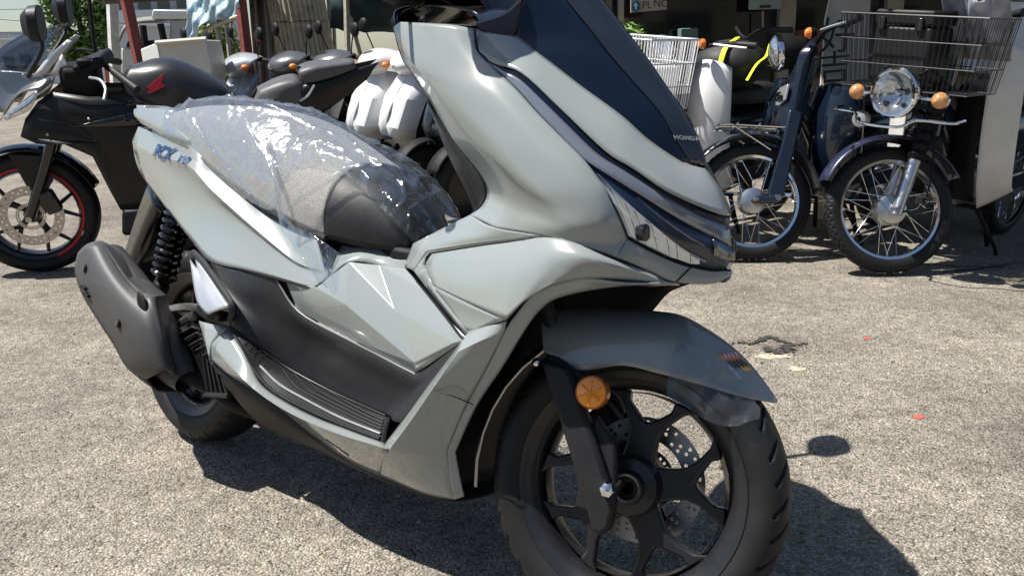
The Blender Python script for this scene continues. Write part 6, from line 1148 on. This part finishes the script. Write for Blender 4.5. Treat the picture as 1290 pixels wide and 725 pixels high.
for k in range(3): MB().box((a.x-1.2+.7*k, 120.98, a.z-.9), (.35, .1, .5)).build('window', GLD, tb_)
ab = empty('apartment_building', Matrix.Identity(4), 'pale grey apartment building with balcony rails behind the truck', 'building')
e0, e1 = Vector((-26.2536, 60, 5.1286)), Vector((-20.0575, 60, 4.9791)); WG = mat('apartment_wall', (.42, .46, .52), .7, 0, 0, .04, .5)
MB().prism([(e0.x, 60, 0), (e1.x, 60, 0), (e1.x, 60, 9), (e0.x, 60, 9)], (0, 10, 0)).build('wall', WG, ab)
for f in range(4):
    z0 = (-24.9091, 60, 3.7778)[2]+f*2.3-.3
    MB().box(((e0.x+e1.x)/2, 59.4, z0), (e1.x-e0.x, 1.2, .16)).build('balcony_slab', mat('balcony_white', (.58, .6, .63), .6), ab)
    MB().box(((e0.x+e1.x)/2, 58.85, z0+.52), (e1.x-e0.x, .08, .75)).build('balcony_rail', mat('balcony_panel', (.5, .55, .62), .5), ab)
    for k in range(5): MB().box((lerp(e0.x, e1.x, (k+.5)/5), 59.97, z0+1.25), (.75, .1, .9)).build('window', GLD, ab)
sg = empty('green_sign', Matrix.Identity(4), 'green and white sign board beside the street tree', 'sign')
s0, s1 = Vector((-13.4281, 30, 2.369)), Vector((-12.5057, 30, 1.8036))
MB().prism([(s0.x, 30, s1.z), (s1.x, 30, s1.z), (s1.x, 30, s0.z), (s0.x, 30, s0.z)], (0, .08, 0)).build('board', mat('sign_white', (.62, .72, .68), .5), sg)
MB().prism([(s0.x, 29.99, lerp(s0.z, s1.z, .45)), (s1.x, 29.99, lerp(s0.z, s1.z, .45)), (s1.x, 29.99, s0.z), (s0.x, 29.99, s0.z)], (0, -.02, 0)).build('green_panel', mat('sign_green', (.08, .33, .20), .5), sg)
for k in range(4): MB().box((lerp(s0.x, s1.x, .2+.2*k), 29.96, lerp(s0.z, s1.z, .72)), (.10, .03, .16), (0, R(20*(k % 2)), 0)).build('glyph', mat('sign_green', (0, 0, 0)), sg)
MB().tube([(lerp(s0.x, s1.x, .5), 30.04, 0), (lerp(s0.x, s1.x, .5), 30.04, s1.z)], .04, 6).build('pole', STEEL, sg)
bx_ = (-13.4247, 31, 1.6642); single(MB().box((bx_[0], 31.3, bx_[2]/2+.2), (.42, .4, bx_[2]+.4)), 'vending_cabinet', mat('red_brown_panel', (.33, .10, .06), .6), 'red brown cabinet under the green sign', 'cabinet', bevel=.02)
WIRE = mat('black_cable', (.05, .05, .05), .6); WGR = 'overhead cables against the sky'
for a, b2 in (((-22.6991, 40, 3.1504),(-19.759, 44, 3.0992)),((-22.8141, 40, 2.4977),(-19.7798, 44, 2.9556)),((-22.8257, 40, 2.4321),(-19.7954, 44, 2.8477)),((-22.6477, 40, 3.4424),(-19.6351, 44, 3.9555)),((-22.9768, 40, 1.5743),(-19.7279, 44, 3.3141))):
    A_, B_ = Vector(a), Vector(b2); single(MB().tube([A_, A_.lerp(B_, .5)-Vector((0, 0, .12)), B_], .012, 5, sub=5), 'overhead_cable', WIRE, 'thin overhead cable strung across the sky above the low building', 'cable', WGR)
# ---------------------------------------------------------------- shop front on the right
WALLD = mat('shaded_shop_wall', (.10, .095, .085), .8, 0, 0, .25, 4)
shop = empty('shop_front', Matrix.Identity(4), 'shaded shop front with dark glazing behind the parked mopeds', 'shop')
xa, xb, Ys = (-0.262, 8.6, 1.4748)[0], 9.5, 8.6
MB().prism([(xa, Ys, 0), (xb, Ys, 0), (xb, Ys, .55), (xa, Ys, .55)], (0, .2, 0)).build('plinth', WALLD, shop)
MB().prism([(xa, Ys+.12, .55), (xb, Ys+.12, .55), (xb, Ys+.12, 2.4), (xa, Ys+.12, 2.4)], (0, .02, 0)).build('glazing', mat('shop_glass', (.012, .013, .012), .05, 0, .6), shop)
MB().prism([(xa, Ys-.02, 2.4), (xb, Ys-.02, 2.4), (xb, Ys-.02, 3.3), (xa, Ys-.02, 3.3)], (0, .3, 0)).build('fascia', mat('beige_fascia', (.45, .42, .36), .7), shop)
MB().prism([(.85, 3.78, 2.45), (xb, 3.78, 2.45), (xb, Ys, 2.75), (.85, Ys, 2.75)], (0, 0, .06)).build('shade_awning', mat('shade_awning_green', (.06, .09, .08), .7), shop)  # out-of-view roof, added and sized to shade leg shields and ground behind
for px in (0, 1, 2, 3):
    c = [(1.0775, 8.6, 1.4424),(2.6253, 8.6, 1.4051),(3.6249, 8.6, 1.381),(4.6553, 8.6, 1.3561)][px]; MB().box((c[0], Ys+.06, 1.4), (.05 if px == 0 else .15, .10, 2.0)).build('mullion', mat('bare_aluminium', (.42, .39, .34), .5, .3), shop, bevel=.004)
MB().box(((0.1025, 8.5, 1.4601)[0], Ys-.03, 1.05), (.75, .10, 2.1)).build('stone_pier', mat('beige_stone', (.42, .37, .30), .85, 0, 0, .3, 8, .5, 40), shop)
pn = empty('notice_board', Matrix.Identity(4), 'beige notice board with blue hexagon mark at the shop window', 'sign')
n0, n1 = Vector((1.0833, 8, 1.4976)), Vector((1.3929, 8, 1.3017)); CARD = mat('beige_board', (.52, .45, .37), .7, 0, 0, .06, 5)
MB().prism([(n0.x, 8, n1.z), (n1.x, 8, n1.z+.02), (n1.x, 8, n0.z), (n0.x, 8, n0.z)], (0, .03, 0)).build('board', CARD, pn)
hc = Vector((1.1228, 7.98, 1.3529)); MB().prism([(hc.x+.042*math.sin(R(60*k)), 7.975, hc.z+.05*math.cos(R(60*k))) for k in range(6)], (0, .01, 0)).build('blue_mark', mat('sign_blue', (.02, .13, .28), .4), pn)
MB().prism([(hc.x, 7.968, hc.z+.03), (hc.x-.02, 7.968, hc.z), (hc.x-.008, 7.968, hc.z), (hc.x-.008, 7.968, hc.z-.028), (hc.x+.008, 7.968, hc.z-.028), (hc.x+.008, 7.968, hc.z), (hc.x+.02, 7.968, hc.z)], (0, .006, 0)).build('white_arrow', mat('sign_pale', (.6, .7, .75), .4), pn)
put_text('lettering', 'PL', .085, mat('sign_black', (.03, .03, .03), .6), pn, (1.2165, 7.97, 1.3566), (1, 0, 0), (0, 0, 1))
put_text('lettering', 'NO', .085, mat('sign_black', (0, 0, 0)), pn, (1.3388, 7.97, 1.3666), (1, 0, 0), (0, 0, 1))
nb_ = empty('paper_notice', Matrix.Identity(4), 'pale teal paper notice hanging in the shop window', 'notice')
c = (2.3777, 8.5, 1.3914); MB().box((c[0], 8.5, c[2]+.04), (.30, .01, .22)).build('sheet', mat('teal_paper', (.33, .42, .40), .7), nb_); MB().box((c[0], 8.49, c[2]-.045), (.10, .008, .022)).build('print', mat('sign_black', (0, 0, 0)), nb_)
MB().tube([(2.3598, 8.5, 1.3086),(2.3683, 8.5, 1.1267)], .01, 6).build('stake', WOODL, nb_)
kb = empty('kanji_placard', Matrix.Identity(4), 'beige placard with bold black characters leaning behind the black basket', 'sign')
k0, k1 = Vector((1.7678, 5.1, 0.7786)), Vector((2.0642, 5.3, 1.3101))
PB = [(1.7606, 5.1, 0.7528),(2.0195, 5.1, 0.7464),(2.079, 5.3, 1.3524),(1.8719, 5.3, 1.3574),(1.7983, 5.2, 1.1228)]
MB().prism(PB, (0, .02, 0)).build('board', CARD, kb)
put_text('lettering', '好', .205, mat('sign_black', (0, 0, 0)), kb, Vector((1.8498, 5.15, 1.0176))+Vector((0, -.015, 0)), (1, 0, 0), (0, .03, 1), ext=.002)
put_text('lettering', '吉', .19, mat('sign_black', (0, 0, 0)), kb, Vector((1.8292, 5.11, 0.8462))+Vector((0, -.015, 0)), (1, 0, .05), (0, .03, 1), ext=.002)
MB().tube([(2.05, 5.31, 1.3112),((2.1341, 5.6, 0.7273)[0], 5.75, 0)], .02, 6).build('prop', WOODL, kb); MB().tube([(1.8139, 5.12, 0.7944),((1.8097, 5.1, 0.7516)[0], 5.12, 0)], .02, 6).build('leg', WOODL, kb)
# dark bicycle handlebars in front of the shop
bk = empty('touring_bicycle', frame(((1.4321, 6.2, 0.9864)[0], 6.2, 0), 170, 3), 'dark bicycle with wide bars standing before the shop window', 'bicycle')
for x in (0, -1.02):
    t = tyre(MB(), (x, 0, .34), .34, .05, .305, 60, 8).build('tyre', RUBBER, bk, sharp=180); MB().lathe([(.305, -.012), (.297, 0), (.305, .012)], (x, 0, .34), 'y', 40).build('rim', STEEL, t); MB().lathe([(.01, -.04), (.025, -.03), (.025, .03), (.01, .04)], (x, 0, .34), 'y', 16).build('hub', STEEL, t)
MB().tube([(0, .05, .34), (-.10, .05, .72), (-.14, .0, .80), (-.20, 0, 1.02)], .016, 8).build('fork', BLACK, bk)
MB().tube([(-.16, 0, .82), (-.60, 0, .32), (-.78, 0, .86)], .02, 8).build('frame', BLUEC, bk); MB().tube([(-.17, 0, .90), (-.75, 0, .82)], .018, 8).build('top_tube', BLUEC, bk); MB().tube([(-.60, .03, .32), (-1.02, .04, .34), (-.77, .02, .80)], .012, 8).build('stay', BLUEC, bk)
MB().tube([(-.26, -.34, 1.10), (-.18, -.18, 1.10), (-.17, 0, 1.04), (-.18, .18, 1.10), (-.26, .34, 1.10)], .013, 8, sub=3).build('handlebar', BLACK, bk); 
for s in (1, -1): MB().tube([(-.22, .26*s, 1.10), (-.29, .40*s, 1.10)], .02, 8).build('grip', RUBBER, bk)
MB().ell((-.82, 0, .92), (.13, .075, .035)).build('saddle', VINYL, bk)
# rider's helmet style top box on the white-basket moped row
mw = empty('basket_bag', frame((0.6100, 4.5000, 0), 140, 5), 'white plastic carton lying in the white wire basket', 'carton')
MB().box((.02, 0, .82), (.24, .30, .20)).build('carton', WHITEP, mw, bevel=.02)
for k in range(3): MB().box((.142, -.06+.06*k, .79), (.01, .03, .03)).build('vent', BLACK, mw)

# house across the street (seen mirrored in the screen and paint)
hs_b = empty('street_house', Matrix.Identity(4), 'beige house across the street, mirrored in the dark windscreen', 'house')
MB().prism([(4, -13, 0), (22, -13, 0), (22, -13, 6.2), (4, -13, 6.2)], (0, -8, 0)).build('wall', mat('beige_render', (.42, .37, .30), .8, 0, 0, .1, 1.5), hs_b)
MB().prism([(3.5, -12.4, 6.2), (22.5, -12.4, 6.2), (22.5, -17, 8.4), (3.5, -17, 8.4)], (0, 0, .2)).build('roof', mat('brown_tile', (.14, .08, .06), .7), hs_b)
for k in range(5):
    for z in (1.6, 4.4): MB().box((6+3.4*k, -12.98, z), (1.5, .12, 1.3)).build('window', GLD, hs_b)
hs_c = empty('street_house', Matrix.Identity(4), 'grey house across the street, mirrored in the glossy grey paint', 'house')
MB().prism([(-22, -14, 0), (1, -14, 0), (1, -14, 5.4), (-22, -14, 5.4)], (0, -8, 0)).build('wall', mat('grey_render', (.25, .25, .25), .8, 0, 0, .1, 1.5), hs_c)
for k in range(6): MB().box((-20+3.6*k, -13.98, 3.6), (1.5, .12, 1.3)).build('window', GLD, hs_c)
MB().prism([(-22.5, -13.4, 5.4), (1.4, -13.4, 5.4), (1.4, -18, 7.4), (-22.5, -18, 7.4)], (0, 0, .2)).build('roof', mat('slate_tile', (.08, .08, .09), .7), hs_c)

SHG = 'boxes on the shop window shelf'
for k, (pxz, w_, h_, m_, lab) in enumerate((((1.3438, 8.45, 1.1503), .22, .20, CARD, 'plain cardboard box on the shelf in the shop window'), ((1.677, 8.45, 1.1841), .16, .26, mat('dull_teal_box', (.12, .20, .20), .6), 'dull teal box on the shelf in the shop window'), ((2.7958, 8.45, 1.1569), .20, .22, mat('dusty_red_box', (.25, .08, .06), .6), 'dusty red box on the shelf beside the window pillar'), ((2.0936, 8.45, 1.1041), .26, .14, mat('grey_box', (.25, .25, .25), .6), 'flat grey box on the shelf in the shop window'))):
    tag(MB().box((pxz[0], 8.5, .90+h_/2+.012), (w_, .16, h_)).build('shelf_box', m_, None, bevel=.006), lab, 'box', SHG)
sf_ = tag(MB().box(((2.1344, 8.45, 0.9908)[0], 8.5, .895), (3.2, .22, .03)).build('window_shelf', WOODL, None), 'long pale timber shelf along the shop window', 'shelf')
ld_ = empty('plant_pot', Matrix.Identity(4), 'potted green plant standing before the shop window', 'plant')
pp = (0.9744, 7.6, 1.011); MB().lathe([(.06, 0), (.11, .02), (.14, .26), (.15, .28), (.13, .27)], (pp[0], 7.6, .0), 'z', 20).build('pot', mat('terracotta', (.3, .12, .07), .8), ld_)
MB().tube([(pp[0], 7.6, .2), (pp[0]+.02, 7.6, .85)], .012, 6).build('stem', BARK, ld_)
crown([((pp[0], 7.6, 1.0), (.20, .2, .22)), ((pp[0]+.08, 7.6, .78), (.16, .16, .16))], 700, .04, 9).build('leaves', LEAF, ld_, sharp=180)

# ================================================================ ground details: cracks, petals, gravel
CRK = mat('crack_dark', (.035, .032, .03), .95)
def crack(pts, wid, seed, name='crack'):
    rnd = random.Random(seed); P = spline([Vector(p) for p in pts], 6); rows = []
    for i, p in enumerate(P):
        t = (P[min(i+1, len(P)-1)]-P[max(i-1, 0)]).normalized(); s = Vector((-t.y, t.x, 0)); w_ = wid*rnd.uniform(.35, 1.3)*(.25+math.sin(math.pi*i/(len(P)-1)))
        p = p+s*rnd.uniform(-1, 1)*wid*.8; rows.append([(p.x-s.x*w_, p.y-s.y*w_, gz(p.x, p.y)+.0005), (p.x+s.x*w_, p.y+s.y*w_, gz(p.x, p.y)+.0005)])
    o = MB().grid(rows).build(name, CRK, gr_o, sharp=180); return o
crack([(0.7293, 2.8629, 0),(0.7727, 2.8854, -0),(0.8026, 2.8656, 0),(0.8487, 2.9055, 0),(0.8882, 2.929, 0),(0.9154, 2.8824, -0),(0.9523, 2.8449, -0),(0.9969, 2.8584, 0)], .011, 1)
crack([(0.8381, 2.8287, -0),(0.8524, 2.786, 0),(0.8833, 2.7754, 0),(0.9187, 2.8138, 0),(0.9419, 2.8543, 0)], .022, 2)
crack([(1.3844, 4.2499, 0),(1.5831, 4.1548, 0),(1.782, 3.996, 0),(1.9959, 3.9074, 0),(2.2673, 3.8152, 0)], .007, 3)
crack([(1.8726, 3.7978, 0),(2.0677, 3.8372, 0),(2.334, 3.9335, 0)], .008, 4)
crack([(0.9519, 4.2286, 0),(1.2338, 4.2678, 0),(1.4828, 4.3123, 0),(1.5831, 4.1548, 0)], .007, 6)
CHIP = mat('exposed_pale_base', (.40, .355, .275), .95, 0, 0, .35, 60, .8, 200); rnd = random.Random(31)
for cpx, rx, ry in (((0.8387, 2.7387, -0), .075, .030), ((0.8817, 2.6136, 0), .035, .022)):
    c = Vector(cpx); pts = []
    for k in range(40):
        a = k/40*6.283; q_ = rnd.uniform(.6, 1.1); pts.append((c.x+rx*q_*math.cos(a), c.y+ry*q_*math.sin(a), gz(c.x, c.y)-.0026))
    MB().add(pts, [list(range(40))]).build('worn_patch', CHIP, gr_o, sharp=180)
for k in range(46):
    c = Vector((0.8725, 2.8009, 0)); x, y = c.x+rnd.gauss(0, .09), c.y+rnd.gauss(0, .05); s = rnd.uniform(.003, .011); a = rnd.uniform(0, 6)
    vs = [(x+s*1.3*math.cos(a+j*1.257)*rnd.uniform(.6, 1.2), y+s*math.sin(a+j*1.257)*rnd.uniform(.6, 1.2), gz(x, y)-.005) for j in range(5)]
    MB().add(vs+[(p[0]*.35+x*.65, p[1]*.35+y*.65, gz(x, y)-.004+s*.6) for p in vs], [[5, 6, 7, 8, 9]]+[[j, (j+1) % 5, 5+(j+1) % 5, 5+j] for j in range(5)]).build('broken_chunk', ASPH, gr_o, sharp=20)
PET = mat('red_petal', (.62, .10, .07), .7); rnd = random.Random(11)
for c, n_, s in (((1.2129, 2.9021, -0), 6, .010), ((1.0821, 2.221, 0), 6, .013)):
    c = Vector(c); pts = [(c.x+s*1.5*math.cos(k/7*6.28)*rnd.uniform(.4, 1.2), c.y+s*1.3*math.sin(k/7*6.28)*rnd.uniform(.4, 1.2), gz(c.x, c.y)-.004) for k in range(7)]
    tag(MB().prism(pts, (0, 0, .0025)).build('red_scrap', PET, None), 'larger scrap of red paper beyond the mirror shadow' if s > .012 else 'tiny scrap of red paper near the broken crack', 'scrap', 'red scraps on the asphalt')
# loose stones
gv = MB(); rnd = random.Random(21)
for _ in range(5200):
    x, y = rnd.uniform(-2.6, 3.2), rnd.choice((rnd.uniform(.9, 2.4), rnd.uniform(.9, 4.5))); s = rnd.uniform(.0016, .0042)*(1 if rnd.random() < .96 else 2)
    z = gz(x, y)-.004; a = rnd.uniform(0, 6.28)
    vs = [(x+s*1.2*math.cos(a+k*1.57)*rnd.uniform(.7, 1.2), y+s*math.sin(a+k*1.57)*rnd.uniform(.7, 1.2), z-s*.3) for k in range(4)]+[(x+s*.6*math.cos(a+k*1.57+.4), y+s*.6*math.sin(a+k*1.57+.4), z+s*rnd.uniform(.5, .9)) for k in range(4)]
    gv.add(vs, [[4, 5, 6, 7], [0, 1, 5, 4], [1, 2, 6, 5], [2, 3, 7, 6], [3, 0, 4, 7]])
gvo = gv.build('gravel', mat('loose_stone', (.30, .28, .25), .85, 0, 0, .6, 60), None, sharp=20); tag(gvo, 'loose grit scattered over the worn asphalt', 'gravel', None, 'stuff')
# ================================================================ clear plastic over the seat
FILM = film_mat('crinkled_clear_film', .13, .7, wr=26.)
FILM3 = film_mat('thin_clear_film', .07, .3, wr=24.)
wrap = empty('plastic_wrap', Matrix(((0.759271, 0.640489, 0.115242, 0.1667), (-0.650774, 0.747271, 0.134455, 1.348), (0.0, -0.177085, 0.984196, 0.0), (0.0, 0.0, 0.0, 1.0))), 'crumpled clear plastic film draped over the grey scooter seat', 'plastic wrap')
import mathutils
nzz = mathutils.noise
def wr_sec(x, zt, zl, wt, wl):
    return [(x, -wl-.014, zl), (x, -wl*1.04-.010, lerp(zl, zt, .35)), (x, -lerp(wl, wt, .35)-.010, lerp(zl, zt, .72)), (x, -wt*.75-.006, lerp(zl, zt, .97)), (x, -wt*.35, zt+.004), (x, 0, zt+.006)]
WR = [(-1.47, .795, .775, .06, .085), (-1.40, .842, .775, .09, .115), (-1.30, .872, .76, .115, .135), (-1.16, .882, .725, .12, .140), (-1.03, .868, .682, .118, .142), (-.93, .846, .650, .114, .146), (-.84, .817, .640, .108, .146)]
film = MB().sym([wr_sec(*s) for s in WR], su=14, sv=14)
# forward part: hangs loose, its lower edge drawn up in folds over the grey side
WF = [(-.84, .817, .640, .108, .146), (-.80, .812, .70, .105, .128), (-.76, .797, .735, .10, .112), (-.70, .776, .742, .094, .104), (-.62, .742, .70, .082, .09), (-.54, .690, .645, .066, .075), (-.49, .630, .600, .05, .055)]
film2 = MB().sym([wr_sec(*s) for s in WF], su=14, sv=14)
for f_ in (film, film2):
    for v in f_.v:
        q = Vector((v.x*9, v.y*9, v.z*9)); d = nzz.noise(q)*.008+nzz.noise(q*2.7)*.006+abs(nzz.noise(Vector((v.x*24+v.z*14, v.y*20, 3))))*.009+abs(nzz.noise(Vector((v.x*30-v.z*40, v.y*34, 7))))*.006
        d = d*.6+.007*max(0, 1-abs(nzz.noise(Vector((v.x*7+v.z*9, v.y*8-v.x*3, 1.3))))*3.2)**5+.005*max(0, 1-abs(nzz.noise(Vector((v.x*11-v.z*7, v.y*13+v.x*6, 8.1))))*3.2)**5
        v += Vector((0, math.copysign(1, v.y)*d*.7 if abs(v.y) > .03 else 0, d))
film.build('rear_sheet', FILM, wrap, sharp=180); film2.build('front_sheet', FILM3, wrap, sharp=180)
tail_ = MB().patch([[(-0.8166, -0.162, 0.649),(-0.755, -0.165, 0.6185),(-0.7083, -0.16, 0.6104),(-0.6817, -0.156, 0.6005)],[(-0.7964, -0.166, 0.6127),(-0.7345, -0.166, 0.5864),(-0.6746, -0.16, 0.582),(-0.6222, -0.15, 0.5787)],[(-0.7297, -0.168, 0.5658),(-0.694, -0.166, 0.5476),(-0.6386, -0.158, 0.5483),(-0.5772, -0.142, 0.5623)],[(-0.6531, -0.164, 0.5209),(-0.6367, -0.164, 0.5073),(-0.6155, -0.162, 0.5167),(-0.5786, -0.15, 0.531)],[(-0.6017, -0.166, 0.4779),(-0.5935, -0.166, 0.4698),(-0.5871, -0.166, 0.4771),(-0.5852, -0.165, 0.493)]], su=6, sv=6)
for v in tail_.v:
    d = abs(nzz.noise(Vector((v.x*40+v.z*20, v.y*20, v.z*12))))*.008; v += Vector((0, -d-.004, 0))
tail_.build('loose_corner', FILM3, wrap, sharp=180)
for pts in ([(-0.7844, -0.172, 0.6318),(-0.7677, -0.17, 0.653),(-0.7343, -0.165, 0.6755),(-0.6854, -0.15, 0.7087),(-0.6519, -0.12, 0.746)],[(-0.7844, -0.172, 0.6318),(-0.802, -0.168, 0.6698),(-0.824, -0.165, 0.7096),(-0.863, -0.16, 0.7491),(-0.9022, -0.14, 0.7961)],[(-0.6519, -0.12, 0.746),(-0.6155, -0.11, 0.7473),(-0.6019, -0.08, 0.7439),(-0.5758, -0.06, 0.7326)]):
    rows = []
    for i, p in enumerate(spline(pts, 8)):
        w_ = .007+.006*abs(nzz.noise(Vector((i*.37, 0, 0)))); rows.append([(p.x-w_*.4, p.y-.004, p.z-w_), (p.x, p.y-.012, p.z), (p.x+w_*.3, p.y-.004, p.z+w_)])
    MB().patch(rows, su=3, sv=1).build('fold', FILM, wrap, sharp=180)
# film and sticker at the front fender
FILM2 = film_mat('smooth_clear_film', .12, 1.2, (.80, .84, .88), 16.)
ffm = empty('fender_film', Matrix(((0.759271, 0.640489, 0.115242, 0.1667), (-0.650774, 0.747271, 0.134455, 1.348), (0.0, -0.177085, 0.984196, 0.0), (0.0, 0.0, 0.0, 1.0))), 'clear protective film hanging off the tip of the front fender', 'plastic film')
fl = [[(0.047, -0.073, 0.5067),(0.0826, -0.065, 0.5026),(0.1145, -0.055, 0.4928),(0.1471, -0.042, 0.4753)],[(0.0468, -0.085, 0.4768),(0.0871, -0.074, 0.4699),(0.1268, -0.06, 0.4616),(0.1708, -0.04, 0.4514)],[(0.0472, -0.09, 0.4498),(0.0895, -0.078, 0.4447),(0.1337, -0.064, 0.4387),(0.1809, -0.04, 0.4354)],[(0.053, -0.088, 0.4199),(0.0969, -0.078, 0.4153),(0.1419, -0.066, 0.4136),(0.1904, -0.046, 0.4274)],[(0.086, -0.084, 0.4109),(0.1181, -0.078, 0.3942),(0.1579, -0.068, 0.3942),(0.1922, -0.05, 0.4115)]]
fm = MB(fork).patch(fl, su=7, sv=7)
for v in fm.v:
    d = nzz.noise(v*30)*.010+abs(nzz.noise(Vector((v.x*70, v.y*10, v.z*30))))*.010; v += Vector((0, -.004-d, d*.3))
fm.build('sheet', FILM2, ffm, sharp=180)
st_m = mat('sticker_yellow', (.62, .42, .06), .4)
MB(fork).patch([[(0.1095, -0.04, 0.4996),(0.1328, -0.018, 0.509)],[(0.1243, -0.039, 0.4866),(0.1477, -0.017, 0.4958)],[(0.1378, -0.038, 0.4734),(0.1634, -0.014, 0.4829)]], su=3, sv=3).build('sticker', st_m, ffm, solid=.004)

def stp(u, v, l=.0035):
    a = Vector((0.1095, -0.04, 0.4996)).lerp(Vector((0.1328, -0.018, 0.509)), u); b = Vector((0.1378, -0.038, 0.4734)).lerp(Vector((0.1634, -0.014, 0.4829)), u); p = a.lerp(b, v); return p+Vector((.2, -.35, .55)).normalized()*l
MB(fork).add([stp(.06, .06), stp(.94, .06), stp(.94, .42), stp(.06, .42)], [[0, 1, 2, 3]]).build('sticker_band', mat('sticker_pink', (.55, .20, .26), .4), ffm, solid=.0012)
for k in range(4): MB(fork).tube([stp(.14+.2*k, .5, .005), stp(.26+.2*k, .86, .005)], .0016, 5).build('sticker_print', mat('sticker_ink', (.06, .06, .12), .5), ffm)
for k in range(4): MB(fork).tube([stp(.16+.2*k, .14, .006), stp(.16+.2*k, .34, .006)], .0013, 5).build('sticker_print', mat('sticker_cream', (.7, .62, .5), .5), ffm)
